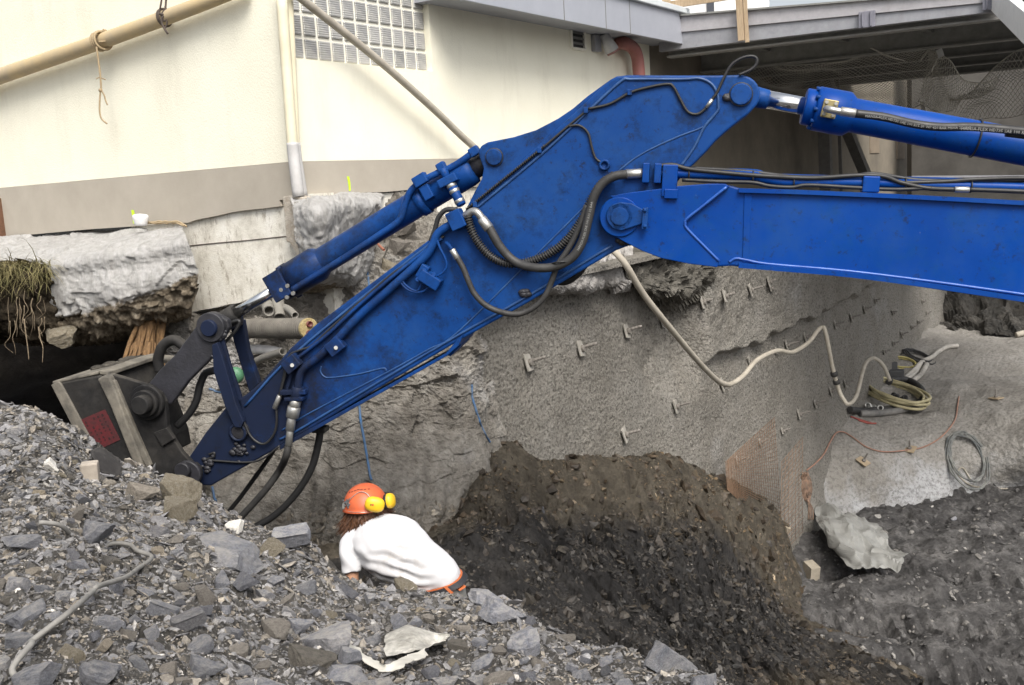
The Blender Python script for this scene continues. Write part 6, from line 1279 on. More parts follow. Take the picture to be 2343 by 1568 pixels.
def remeshed(name, mb, vox, mat, parent, smooth=6, disp=None):
    o0 = ORG[parent.name]; me = bpy.data.meshes.new(name); me.from_pydata([v for v in mb.v], [], mb.f); import bmesh
    bm = bmesh.new(); bm.from_mesh(me); bmesh.ops.recalc_face_normals(bm, faces=bm.faces); bm.to_mesh(me); bm.free()
    t = bpy.data.objects.new('tmp', me); COL.objects.link(t); r = t.modifiers.new('r', 'REMESH'); r.mode = 'VOXEL'; r.voxel_size = vox
    s = t.modifiers.new('s', 'SMOOTH'); s.iterations = smooth; s.factor = 0.6
    m = evaluated(t, name); n = len(m.vertices); co = np.empty(n*3, np.float32); m.vertices.foreach_get('co', co); co = co.reshape(-1, 3)
    if disp is not None:
        nn = np.empty(n*3, np.float32); m.vertices.foreach_get('normal', nn); co = co + disp(co.astype(float), nn.reshape(-1, 3))
    co = co - np.array(o0); m.vertices.foreach_set('co', co.astype(np.float32).ravel()); m.polygons.foreach_set('use_smooth', [True]*len(m.polygons)); m.update()
    return obj(name, m, mat, parent)
def ringloft(mb, rings, n=28, sup=2.3):
    """rings: (left place, right place, depth radius)"""
    C = [(a+b)/2 for a, b, d in rings]; vs = []; m = len(rings)
    for i, (a, b, dr) in enumerate(rings):
        t = (C[min(i+1, m-1)] - C[max(i-1, 0)]).normalized(); s = (b-a)/2; dv = s.cross(t).normalized()
        for k in range(n):
            q = 2*math.pi*k/n; cx, sy = math.cos(q), math.sin(q); cx = math.copysign(abs(cx)**(2/sup), cx); sy = math.copysign(abs(sy)**(2/sup), sy)
            vs.append(C[i] + s*cx + dv*dr*sy)
    b0 = len(mb.v); mb.add(vs, [(i*n+k, i*n+(k+1) % n, (i+1)*n+(k+1) % n, (i+1)*n+k) for i in range(m-1) for k in range(n)], True)
    mb.f += [tuple(b0+k for k in range(n)), tuple(b0+(m-1)*n+k for k in range(n))]; mb.sm += [True, True]; return vs
tor = MB()
RG = [(at(936, 1342, 5.64), at(1054, 1317, 5.60), 0.12), (at(914, 1332, 5.64), at(1050, 1303, 5.60), 0.125), (at(872, 1322, 5.66), at(1036, 1280, 5.62), 0.14), (at(838, 1304, 5.68), at(1012, 1258, 5.64), 0.15), (at(818, 1280, 5.71), at(992, 1240, 5.67), 0.155), (at(802, 1250, 5.75), at(976, 1219, 5.72), 0.145), (at(806, 1224, 5.80), at(956, 1203, 5.78), 0.12), (at(824, 1206, 5.84), at(924, 1194, 5.83), 0.09), (at(842, 1194, 5.87), at(900, 1188, 5.87), 0.06)]
ringloft(tor, RG)
tor.tube([at(900, 1240, 5.76), at(868, 1232, 5.76), at(835, 1228, 5.76), at(803, 1236, 5.74), at(798, 1262, 5.70), at(800, 1285, 5.68), at(804, 1310, 5.66)], lambda t: 0.068 - 0.012*t, 16, 5)
tor.tube([at(862, 1204, 5.86), at(838, 1212, 5.82), at(818, 1224, 5.77), at(802, 1244, 5.73)], 0.06, 14, 5)
tor.tube([at(890, 1236, 5.78), at(925, 1226, 5.80), shR, shR.lerp(elR, 0.45), shR.lerp(elR, 0.7)], lambda t: 0.066 - 0.006*t, 16, 5)
def shirt_disp(P, N):
    p = np.array(at(960, 1330, 5.55)); ax = np.array((at(820, 1290, 5.6) - at(1000, 1335, 5.55)).normalized()); q = P - p; al = q @ ax; per = q - al[:, None]*ax
    z = per[:, 2]*1.0; folds = np.sin(z*95 + al*7 + 2.5*pn(P, 6, 3)); m = np.clip(1 - np.linalg.norm(q - 0.12*ax, axis=1)/0.26, 0, 1)
    sl = np.array(at(812, 1275, 5.66)); ms = np.clip(1 - np.linalg.norm(P - sl, axis=1)/0.16, 0, 1); f2 = np.sin((P[:, 0]*0.8 + P[:, 2]*0.6)*70 + 3*pn(P, 7, 5))
    return (N*(0.012*folds*m + 0.009*f2*ms + 0.010*pn(P, 6, 2) + 0.004*pn(P, 16, 4))[:, None])
def _shirt():
    m = NT('white_cotton'); co = m.coord(); p = at(915, 1300, 5.52)
    vm = m.n('ShaderNodeVectorMath', operation='DISTANCE'); m.l(co, vm.inputs[0]); vm.inputs[1].default_value = p
    k = m.math('MULTIPLY', m.ramp(vm.outputs['Value'], [(0.03, 1.0), (0.24, 0.0)]), m.ramp(m.noise(co, 16, 8, 0.75), [(0.42, 0.0), (0.7, 0.7)]))
    c = m.mix(k, (0.56, 0.56, 0.575), (0.30, 0.25, 0.19)); return m.fin(c, 0.9, m.bump(m.noise(co, 300, 2, 0.5), 0.1, 0.001), 0, 0.2)
remeshed('tshirt', tor, 0.008, _shirt(), person, 5, shirt_disp)
# trousers, belt
pants = MB(); w0, w1, _d = RG[0]; dn = Vector((0.02, 0, -1))
ringloft(pants, [(RG[0][0] + (RG[0][0]-RG[0][1])*0.02, RG[0][1] - (RG[0][0]-RG[0][1])*0.02, 0.122), (pel + Vector((-0.165, 0.02, 0.0)), pel + Vector((0.165, -0.01, 0.02)), 0.135), (pel + Vector((-0.175, 0.02, -0.09)), pel + Vector((0.175, -0.01, -0.08)), 0.135), (pel + Vector((-0.16, 0.02, -0.17)), pel + Vector((0.16, -0.01, -0.16)), 0.12)])
for h, k, f in ((hipL, kL, fL), (hipR, kR, fR)): pants.tube([h + Vector((0, 0, 0.02)), h.lerp(k, 0.5), k, k.lerp(f, 0.6), f + Vector((0, 0, -0.02))], lambda t: 0.105 - 0.04*t, 16, 4)
tr_ = remeshed('trousers', pants, 0.012, simple('grey_work_cloth', (0.24, 0.235, 0.22), (0.16, 0.155, 0.145), 8, 0.9, 0.2, 120), person, 5, lambda P, N: N*(0.006*pn(P, 9, 3))[:, None])
M_ORANGE = simple('orange_work_cloth', (0.48, 0.125, 0.035), (0.34, 0.09, 0.03), 14, 0.85, 0.1, 200)
def band(name, t0, t1, a0, a1, grow, mat, parent, n=40):
    """strip round the waist between two heights (metres below the waist ring)"""
    A, B_, dr = RG[0]; c = (A+B_)/2; s = (B_-A)/2; t = ((RG[1][0]+RG[1][1])/2 - c).normalized(); dv = s.cross(t).normalized(); dv = -dv if dv.y > 0 else dv
    vs = []; fs = []
    for k in range(n+1):
        q = math.radians(a0 + (a1-a0)*k/n); cx, sy = math.cos(q), math.sin(q); cx = math.copysign(abs(cx)**(2/2.3), cx); sy = math.copysign(abs(sy)**(2/2.3), sy)
        for h, g in ((t0, grow), (t1, grow), (t1, grow-0.012), (t0, grow-0.012)): vs.append(c - t*h + s*cx*(1 + g/s.length) + dv*(dr+g)*sy)
    for k in range(n): fs += [(k*4+i, k*4+(i+1) % 4, k*4+4+(i+1) % 4, k*4+4+i) for i in range(4)]
    fs += [(0, 1, 2, 3), (n*4+3, n*4+2, n*4+1, n*4)]
    mb = MB(); mb.add(vs, fs, False); return mb.build(name, mat, parent)
band('waistband', -0.010, 0.034, 0, 360, 0.012, M_ORANGE, tr_)
band('belt', -0.004, 0.030, 0, 360, 0.018, simple('black_belt', (0.03, 0.03, 0.035), None, 9, 0.5), tr_)
for a in (62, 100, 140): band('belt_loop', -0.014, 0.042, a-3, a+3, 0.024, M_ORANGE, tr_, 4)
band('pocket_flap', 0.046, 0.058, 20, 44, 0.004, M_ORANGE, tr_, 16)
for f in (fL, fR): 
    mb = MB(); mb.tube([f + Vector((0, -0.07, -0.02)), f + Vector((0, 0.02, -0.01)), f + Vector((-0.02, 0.2, -0.045))], lambda t: 0.055 - 0.012*t, 12, 6); mb.tube([f + Vector((0, -0.01, 0.0)), f + Vector((0, -0.01, 0.12))], 0.055, 12); mb.build('boot', M_BLACK, person)
# hair
mb = MB(); hr = random.Random(11); hc = at(842, 1168, 5.86)
mb.ball(hc + Vector((0, 0.01, 0.01)), Vector((0.112, 0, 0)), Vector((0, 0.125, 0)), Vector((0, 0, 0.09)), 18, 12)
for k in range(520):
    a = math.radians(hr.uniform(150, 390)); sx, sy = math.cos(a), math.sin(a)
    p = hc + Vector((0.112*sx, 0.118*sy, hr.uniform(-0.02, 0.03))); L = hr.uniform(0.04, 0.095) if sx > -0.5 else hr.uniform(0.08, 0.15)
    if sx > 0.3: L *= 0.7
    out = Vector((sx*0.3 - 0.08 + hr.gauss(0, 0.12), sy*0.25 + hr.gauss(0, 0.1), -1)).normalized(); q = p + out*L*0.5 + Vector((hr.gauss(0, .006), hr.gauss(0, .006), 0)); e = p + out*L + Vector((sx*0.012 + hr.gauss(0, .014), hr.gauss(0, .012), 0))
    mb.tube([p, q, e], lambda t: 0.0065*(1-0.75*t), 4, 3, caps=False)
mb.build('hair', simple('chestnut_hair', (0.12, 0.052, 0.024), (0.05, 0.022, 0.011), 40, 0.5, 0.2, 200, stretch=(1, 1, 0.2)), person)
# helmet
hu = Vector((-0.13, 0.16, 0.97)).normalized(); hx = Vector((1, 0.0, 0.13)); hx = (hx - hu*hx.dot(hu)).normalized(); hf = hu.cross(hx).normalized(); hf = -hf if hf.y < 0 else hf
ch = at(837, 1160, 5.87); mb = MB(); vs = []; nu_, nv_ = 48, 18
def hrad(a): return 1.0
for j in range(nv_+1):
    for i in range(nu_):
        a = 2*math.pi*i/nu_; back = max(0, -math.sin(a)); nape = max(0, math.cos(a - math.radians(300)))**2
        tmax = math.radians(89 + 15*nape + 3*back); t = tmax*j/nv_
        sq = math.sin(t)**0.92 if t < math.pi/2 else 1.0; fl = 1 + (0.07*max(0, (j-nv_+2)/2.0)**1.5)
        ridge_ = 0.012*math.exp(-(math.cos(a)/0.35)**2)*math.sin(t)
        vs.append(ch + hx*0.128*sq*fl*math.cos(a) + hf*0.150*sq*fl*math.sin(a) + hu*(0.138*math.cos(t)*(1 if t < math.pi/2 else 0.55) + ridge_*0))
fs = [(j*nu_+i, j*nu_+(i+1) % nu_, (j+1)*nu_+(i+1) % nu_, (j+1)*nu_+i) for j in range(nv_) for i in range(nu_)]
mb.add(vs, fs, True); M_HELM = simple('scuffed_orange_plastic', (0.62, 0.125, 0.04), (0.45, 0.10, 0.045), 14, 0.42, 0.1, 60)
helm = mb.build('helmet', M_HELM, person); sm_ = helm.modifiers.new('thick', 'SOLIDIFY'); sm_.thickness = 0.006; sm_.offset = 1
def hs_at(a_deg, t_deg, lift=0.0):
    a, t = math.radians(a_deg), math.radians(t_deg); s = 1 + lift/0.13; return ch + (hx*0.128*math.sin(t)**0.92*math.cos(a) + hf*0.150*math.sin(t)**0.92*math.sin(a) + hu*0.138*math.cos(t))*s
mb = MB()
for k in range(7):
    p = hs_at(222 + k*14, 33 + abs(k-3)*2, 0.002); n_ = (p-ch).normalized(); u = n_.cross(hu).normalized(); mb.box(p, u*0.0085, n_.cross(u)*0.005, n_*0.004)
mb.build('vent_slots', simple('dark_vent', (0.16, 0.03, 0.012), None, 9, 0.7, 0), helm)
M_YEL = simple('yellow_plastic', (0.80, 0.50, 0.02), (0.70, 0.42, 0.02), 9, 0.38, 0.05)
for nm, c, ax, up_ in (('ear_muff', at(857, 1154, 5.71), Vector((0.15, -1, 0.12)), 1), ('ear_muff', at(889, 1146, 5.80), Vector((0.97, -0.2, 0.12)), 1)):
    ax = ax.normalized(); u = ax.cross(Vector((0, 0, 1))).normalized(); v = u.cross(ax); u2 = (u*0.96 + v*0.28).normalized(); v2 = ax.cross(u2).normalized(); k = 1.0
    mb = MB(); vs = []; N_ = 26; pr = [(0.0, 1.0), (0.012, 1.0), (0.022, 0.93), (0.031, 0.72), (0.036, 0.4), (0.037, 0.0)]
    sa, sb = (0.058, 0.045) if ax.y < -0.5 else (0.050, 0.045)
    for h, r in pr:
        for q in range(N_):
            th = 2*math.pi*q/N_; cx, sy = math.cos(th), math.sin(th); cx = math.copysign(abs(cx)**0.8, cx); sy = math.copysign(abs(sy)**0.8, sy); vs.append(c + ax*h + u2*sa*r*cx + v2*sb*r*sy)
    mb.add(vs, [(j*N_+i, j*N_+(i+1) % N_, (j+1)*N_+(i+1) % N_, (j+1)*N_+i) for j in range(len(pr)-1) for i in range(N_)], True)
    mf = mb.build(nm, M_YEL, helm)
    mb = MB(); vs = [c + ax*h + u2*sa*r*math.cos(2*math.pi*q/N_) + v2*sb*r*math.sin(2*math.pi*q/N_) for h, r in ((-0.022, 0.75), (-0.02, 0.92), (-0.004, 0.95), (0.0, 0.9)) for q in range(N_)]
    mb.add(vs, [(j*N_+i, j*N_+(i+1) % N_, (j+1)*N_+(i+1) % N_, (j+1)*N_+i) for j in range(3) for i in range(N_)], True); mb.build('cushion', M_BLACK, mf)
    if ax.y < -0.5:
        M_PR = simple('red_print', (0.55, 0.05, 0.03), None, 9, 0.6, 0); q = c + ax*0.0385 - u2*0.0; 
        s1 = Vector((1, 0, 0)); s1 = (s1 - ax*s1.dot(ax)).normalized(); s2 = s1.cross(ax).normalized()
        MB().box(c + ax*0.037 - s1*0.012 + Vector((0, 0, 0.004)), s1*0.0055, s2*0.005, ax*0.001).build('printed_mark', M_PR, mf)
        MB().box(c + ax*0.036 - s1*0.022 + Vector((0, 0, 0.006)), s1*0.0035, s2*0.004, ax*0.001).build('printed_mark', M_BLACK, mf)
MB().tube([hs_at(300, 70, 0.012), hs_at(292, 52, 0.012), hs_at(270, 44, 0.010), hs_at(240, 58, 0.01), hs_at(222, 74, 0.01)], 0.0025, 6).build('headband_wire', M_FITTING, helm)
MB().tube([hs_at(215, 84, 0.008), hs_at(240, 88, 0.008), hs_at(265, 92, 0.010), hs_at(290, 96, 0.012)], 0.002, 6).build('headband_wire', M_FITTING, helm)
pq = hs_at(228, 68, 0.006); nq = (pq-ch).normalized(); uq = nq.cross(hu).normalized(); vq_ = nq.cross(uq)
mb = MB()
for k in range(40): 
    c = pq + uq*random.gauss(0, 0.016) + vq_*random.gauss(0, 0.012); mb.ball(c, uq*0.006, vq_*0.006, nq*0.006, 6, 4)
mb.build('grey_pad', simple('grey_fuzzy_pad', (0.10, 0.10, 0.105), None, 40, 0.95), helm)
pq = hs_at(207, 74, 0.004); nq = (pq-ch).normalized(); uq = nq.cross(hu).normalized(); MB().cyl(pq, pq + nq*0.006, 0.022, 20, bev=0.002).build('badge', simple('dirty_white_badge', (0.45, 0.44, 0.40), None, 9, 0.6), helm)
# ================================================================ stones
import bmesh
def rock_mesh(seed, sub, flat, cuts, name='stone'):
    rg = np.random.default_rng(seed); bm = bmesh.new(); bmesh.ops.create_icosphere(bm, subdivisions=sub, radius=1.0); V = np.array([v.co[:] for v in bm.verts])
    for k in range(cuts):
        n = rg.normal(size=3); n[2] *= 0.45 if flat < 0.42 else 0.9; n /= np.linalg.norm(n); d = rg.uniform(0.34, 0.74); h = V @ n - d; V = V - np.clip(h, 0, None)[:, None]*n
    for s in (1, -1):
        n = np.array([rg.normal()*0.12, rg.normal()*0.12, s]); n /= np.linalg.norm(n); h = V @ n - rg.uniform(0.35, 0.55); V = V - np.clip(h, 0, None)[:, None]*n
    V = V*(1 + 0.07*fbm(V, 1.6, 3, seed)[:, None] + 0.055*fbm(V, 6, 3, seed+1)[:, None])
    if sub >= 3:
        st = (V[:, 2]*7 + 0.6*pn(V, 1.5, seed)) % 1.0; r = np.linalg.norm(V[:, :2], axis=1); V[:, :2] *= (1 + 0.06*(st-0.5)*(r > 0.4))[:, None]
    V[:, 2] *= flat; V /= np.abs(V).max(0)*np.array([1, 1, 1/flat]); 
    for v, c in zip(bm.verts, V): v.co = c
    me = bpy.data.meshes.new(name); bm.to_mesh(me); bm.free(); me.polygons.foreach_set('use_smooth', [False]*len(me.polygons)); return me
mt_ = bvh(mound)
HERO = [rock_mesh(100+i, 4, f, 9) for i, f in enumerate((0.20, 0.26, 0.30, 0.40, 0.55, 0.65, 0.22, 0.45))]
MIDS = [rock_mesh(200+i, 3, f, 9) for i, f in enumerate((0.16, 0.2, 0.26, 0.36, 0.5, 0.18, 0.22, 0.3, 0.42, 0.55, 0.24, 0.33))]
PLACED = []
M_BROWNSLATE = rocky('brown_slate_stone', [(0.15, 0.135, 0.11), (0.27, 0.245, 0.21), (0.38, 0.35, 0.30)], 5, dust=(0.33, 0.30, 0.25), dustamt=0.7, bump=0.9, bscale=22, bdist=0.02, strat=(1, 1, 3), rough=0.8, rnd=0.7, kind='obj')
M_DARKSLATE = rocky('dark_slate_stone', [(0.09, 0.094, 0.11), (0.18, 0.185, 0.208), (0.30, 0.302, 0.318)], 5, dust=(0.28, 0.265, 0.24), dustamt=0.4, bump=0.9, bscale=22, bdist=0.02, strat=(1, 1, 3), rough=0.6, rnd=0.5, kind='obj')
def stone(px, py, wpx, hpx, mesh, mat, label, group=None, yaw=None, tr=mt_, tilt=0.30, sink=0.42, dratio=None, name='stone'):
    p, n = hit(tr, px, py + hpx*0.25)
    if p is None: return None
    Y = p.y; w_ = wpx*Y/F/2; rg = random
    flat = max(abs(v.co.z) for v in mesh.vertices); d = w_*(dratio or rg.uniform(0.5, 0.85)); h = hpx*Y/F/2/flat*1.05
    up_ = (n*0.8 + ZUP*0.35 + Vector((rg.gauss(0, tilt), rg.gauss(0, tilt), 0))).normalized(); yaw = rg.uniform(-0.5, 0.5) + rg.choice((0, math.pi)) if yaw is None else yaw
    x = Vector((math.cos(yaw), math.sin(yaw), 0)); x = (x - up_*x.dot(up_)).normalized(); y = up_.cross(x)
    o = bpy.data.objects.new(name, mesh)
    if not mesh.materials: mesh.materials.append(mat)
    o.matrix_world = Matrix(((x.x*w_, y.x*d, up_.x*h, p.x + n.x*h*flat*sink), (x.y*w_, y.y*d, up_.y*h, p.y + n.y*h*flat*sink), (x.z*w_, y.z*d, up_.z*h, p.z + n.z*h*flat*sink), (0, 0, 0, 1)))
    link(o); o.material_slots[0].link = 'OBJECT'; o.material_slots[0].material = mat
    tag(o, label, 'stone', group); PLACED.append((px, py, wpx)); return o
KEY = [(512, 1268, 190, 62, 0, M_SLATE, 'largest flat grey slate slab lying in the middle of the mound'), (645, 1228, 120, 46, 6, M_SLATE, 'flat grey slate slab on the mound crest left of the worker'), (622, 1262, 62, 56, 4, M_TANROCK, 'pale tan veined rock between the two large slabs'),
 (385, 1122, 120, 80, 4, M_TANROCK, 'large crumbling tan rock below the bucket on the mound crest'), (402, 1170, 90, 60, 7, M_TANROCK, 'crumbling tan rock just below the largest tan rock'), (312, 1122, 80, 42, 3, M_BROWNSLATE, 'brown layered rock left of the large tan rock'), (545, 1206, 56, 36, 4, M_QUARTZ, 'white rock standing on the crest above the largest slab'),
 (118, 1064, 32, 34, 5, M_QUARTZ, 'white knobbly stone on the left slope of the mound'), (136, 1086, 30, 14, 2, M_TANROCK, 'small flat tan stone below the white knobbly stone'), (40, 985, 60, 26, 1, M_SLATE, 'flat grey stone near the top of the left slope'), (545, 1332, 58, 48, 3, M_DARKSLATE, 'dark blocky slate right of the tan pointed stone'), (460, 1366, 52, 62, 5, M_BROWNSLATE, 'tan blocky stone in the middle of the mound above the long dark slate'),
 (490, 1326, 44, 42, 3, M_SLATE, 'bluish slate chunk below the largest flat slab'), (420, 1426, 110, 42, 6, M_DARKSLATE, 'long dark slate sliver in the middle of the mound'), (610, 1436, 84, 52, 4, M_BROWNSLATE, 'blocky brown stone beside the largest bottom slab'), (680, 1428, 66, 44, 3, M_SLATE, 'grey stone leaning behind the largest bottom slab'),
 (748, 1466, 180, 66, 1, M_SLATE, 'broad grey slab at the bottom centre of the mound'), (700, 1508, 130, 52, 3, M_BROWNSLATE, 'broad brown stone under the broad grey slab'), (795, 1510, 66, 64, 2, M_SLATE, 'tilted grey slate between brown stone and plastic sheet'), (474, 1526, 104, 54, 3, M_SLATE, 'angular grey block at the bottom edge left of centre'), (396, 1532, 54, 46, 4, M_BROWNSLATE, 'tan angular stone left of the angular grey block'),
 (240, 1540, 116, 62, 4, M_SLATE, 'large rounded grey rock at the bottom edge right of the thin hose'), (98, 1548, 140, 62, 4, M_SLATE, 'large rounded rock at the bottom left under the thin hose'), (790, 1352, 72, 26, 0, M_DARKSLATE, 'dark flat slate on the crest under the worker left arm'), (918, 1340, 74, 38, 4, M_TANROCK, 'pale tan rock on the crest at the worker waist'), (1116, 1372, 96, 28, 0, M_SLATE, 'flat grey slate on the crest right of the worker'),
 (1132, 1408, 124, 60, 3, M_SLATE, 'big grey layered stone on the crest right of the worker'), (1204, 1466, 108, 62, 4, M_SLATE, 'big blocky grey stone below the layered stone'), (1505, 1518, 140, 84, 1, M_SLATE, 'big leaning slate slab at the lower right end of the mound'), (1602, 1522, 54, 40, 4, M_QUARTZ, 'white and orange stone beside the big leaning slab'), (1700, 1550, 32, 20, 5, M_QUARTZ, 'small white stone far right on the mound'),
 (908, 1424, 44, 52, 2, M_SLATE, 'small upright slate above the plastic sheet'), (865, 1575, 100, 44, 7, M_SLATE, 'grey stone at the bottom edge below the plastic sheet'), (1440, 1580, 60, 60, 5, M_SLATE, 'knobbly grey stone left of the big leaning slab'), (355, 1395, 90, 36, 6, M_SLATE, 'bluish flat slate right of the thin grey hose'), (265, 1345, 40, 46, 2, M_SLATE, 'bluish slate standing inside the bend of the thin grey hose'), (780, 1545, 120, 44, 0, M_SLATE, 'flat grey slate at the bottom edge left of the plastic strip'), (60, 1245, 110, 40, 3, M_SLATE, 'pale grey slab at the left edge beside the thin hose end'), (215, 1225, 90, 60, 3, M_SLATE, 'pale grey boulder above the thin grey hose'), (1015, 1560, 70, 34, 3, M_SLATE, 'grey stone at the bottom right of the plastic sheet')]
for px, py, w_, h, k, m, lab in KEY: stone(px, py, w_*1.08, h, HERO[k], m, lab, sink=0.62)
HOSEPATH = [(20, 1590), (45, 1555), (70, 1510), (110, 1470), (160, 1420), (200, 1388), (235, 1362), (275, 1345), (300, 1320), (322, 1290), (326, 1280), (310, 1270), (270, 1252), (215, 1234), (160, 1224), (118, 1221), (95, 1222)]
for hx0, hy0 in HOSEPATH: PLACED.append((hx0, hy0, 30))
for hx0, hy0 in ((900, 1490), (960, 1490), (1000, 1490), (800, 1500), (860, 1530), (930, 1530), (240, 1080)): PLACED.append((hx0, hy0, 60))
def zone(px, py):
    if py > 1475: a = 'at the bottom edge ' + ('left of the thin hose' if px < 130 else 'between hose and grey block' if px < 420 else 'below the brown stone' if px < 780 else 'around the plastic sheet' if px < 1060 else 'by the leaning slab')
    elif px < 200: a = 'on the left slope ' + ('near its top' if py < 1130 else 'around the thin hose end' if py < 1300 else 'below the thin hose')
    elif px < 420: a = 'on the slope ' + ('under the bucket' if py < 1240 else 'inside the thin hose bend' if py < 1380 else 'right of the thin hose')
    elif px < 700: a = 'around the largest slab' if py < 1340 else 'above the bottom slabs'
    elif px < 1000: a = 'along the crest by the worker' if py < 1390 else 'above the plastic sheet'
    else: a = 'along the right crest' if py < 1440 else 'right of the plastic sheet'
    return a
GLM = [(512, 1268, 'largest slab'), (385, 1122, 'large tan rock'), (545, 1206, 'white crest stone'), (118, 1064, 'white knobbly stone'), (245, 1080, 'dark cloth'), (326, 1280, 'thin hose bend'), (100, 1222, 'upper thin hose end'), (160, 1420, 'middle of the thin hose'), (45, 1555, 'lower thin hose end'), (610, 1436, 'blocky brown stone'), (748, 1466, 'broad grey slab'), (474, 1526, 'angular grey block'), (240, 1540, 'large rounded rock'), (950, 1490, 'torn plastic sheet'), (840, 1535, 'plastic strip'), (820, 1300, 'worker left arm'), (1000, 1360, 'worker waist'), (1132, 1408, 'big layered stone'), (1204, 1466, 'big blocky stone'), (1505, 1518, 'big leaning slab'), (645, 1228, 'crest slab'), (420, 1426, 'long dark sliver'), (460, 1366, 'tan blocky stone'), (40, 985, 'flat stone at the slope top'), (50, 1120, 'left slope edge'), (220, 1170, 'pale boulder'), (60, 1380, 'left picture edge'), (1340, 1520, 'knobbly grey stone'), (650, 1340, 'middle gravel'), (905, 1424, 'small upright slate')]
RIX = np.array(RX, float); RIY = np.array(RYp, float)
rs_ = random.Random(21); tries = 0; n = 0
while n < 255 and tries < 9000:
    tries += 1; px = rs_.uniform(-20, 1640); ry = float(np.interp(px, RIX, RIY)); py = rs_.uniform(ry + 2, 1590)
    if py > 1590 or ry > 1570: continue
    base = 18 + 42*((py - 950)/620.0); wpx = base*rs_.choice((0.75, 0.85, 1.0, 1.0, 1.2, 1.5, 2.0))
    if px < 650 and py < 1330: wpx *= 0.75
    if any((px-a)**2 + ((py-b)*1.7)**2 < (0.42*(wpx + c))**2 for a, b, c in PLACED): continue
    k = rs_.randrange(len(MIDS)); m = rs_.choice((M_SLATE, M_SLATE, M_SLATE, M_BROWNSLATE, M_BROWNSLATE, M_DARKSLATE, M_TANROCK if rs_.random() < 0.3 else M_SLATE)); fl = max(abs(v.co.z) for v in MIDS[k].vertices)
    hpx = wpx*(0.34 + 0.5*fl)*rs_.uniform(0.8, 1.1)
    tone = {M_SLATE: 'grey', M_BROWNSLATE: 'brownish', M_DARKSLATE: 'dark', M_TANROCK: 'tan'}[m]; shape = 'flat slate' if fl < 0.25 else ('angular stone' if fl < 0.52 else 'blocky stone'); size = 'big' if wpx > 60 else ('palm sized' if wpx > 32 else 'small')
    if stone(px, py, wpx, hpx, MIDS[k], m, unique(f'{size} {tone} {shape} ' + '{}', px, py, GLM), 'loose stones on the rubble mound', sink=0.35): n += 1
# ---- chips too many to count
def lowrock(seed, flat):
    bm = bmesh.new(); bmesh.ops.create_icosphere(bm, subdivisions=1, radius=1.0); V = np.array([v.co[:] for v in bm.verts]); Fc = np.array([[v.index for v in f.verts] for f in bm.faces]); bm.free(); rg = np.random.default_rng(seed)
    for k in range(5):
        n_ = rg.normal(size=3); n_ /= np.linalg.norm(n_); V = V - np.clip(V @ n_ - rg.uniform(0.45, 0.8), 0, None)[:, None]*n_
    V = V*(1 + rg.normal(size=(len(V), 1))*0.13); V[:, 2] *= flat; return V, Fc
def scatter(name, P, N, S, mat, label, cat, flats=(0.35, 0.5, 0.7), tints=None, tilt=0.4, seed=1, elong=0.3, mul=None):
    rg = np.random.default_rng(seed); vars_ = [lowrock(300+seed*10+i, f) for i, f in enumerate(flats)]; n_ = len(P); ch_ = rg.integers(0, len(vars_), n_); VV_ = []; FF = []; TT = []; base = 0
    T = rg.choice(len(tints), n_, p=[t[1] for t in tints]) ; tc = np.array([t[0] for t in tints])[T]*rg.uniform(0.7, 1.35, (n_, 1))
    if mul is not None: tc = tc*mul
    for vi, (v, f) in enumerate(vars_):
        ix = np.where(ch_ == vi)[0]; m = len(ix)
        if not m: continue
        up_ = N[ix] + rg.normal(size=(m, 3))*tilt; up_ /= np.linalg.norm(up_, axis=1)[:, None]; x = rg.normal(size=(m, 3)); x -= (x*up_).sum(1)[:, None]*up_; x /= np.linalg.norm(x, axis=1)[:, None]; y = np.cross(up_, x)
        s = S[ix][:, None]; sx = s*(1 + rg.uniform(0, elong, (m, 1))); sy = s*(1 - rg.uniform(0, elong, (m, 1)))
        W_ = P[ix][:, None, :] + v[None, :, 0:1]*(x*sx)[:, None, :] + v[None, :, 1:2]*(y*sy)[:, None, :] + v[None, :, 2:3]*(up_*s)[:, None, :]
        VV_.append(W_.reshape(-1, 3)); FF.append((f[None] + (np.arange(m)*len(v))[:, None, None] + base).reshape(-1, 3)); TT.append(np.repeat(tc[ix], len(v), axis=0)); base += m*len(v)
    V_ = np.concatenate(VV_); me = mesh_np(name, V_, np.concatenate(FF), False); a = me.attributes.new('tint', 'FLOAT_COLOR', 'POINT'); c4 = np.ones((len(V_), 4), np.float32); c4[:, :3] = np.concatenate(TT); a.data.foreach_set('color', c4.ravel())
    o = obj(name, me, mat); tag(o, label, cat, kind='stuff'); return o
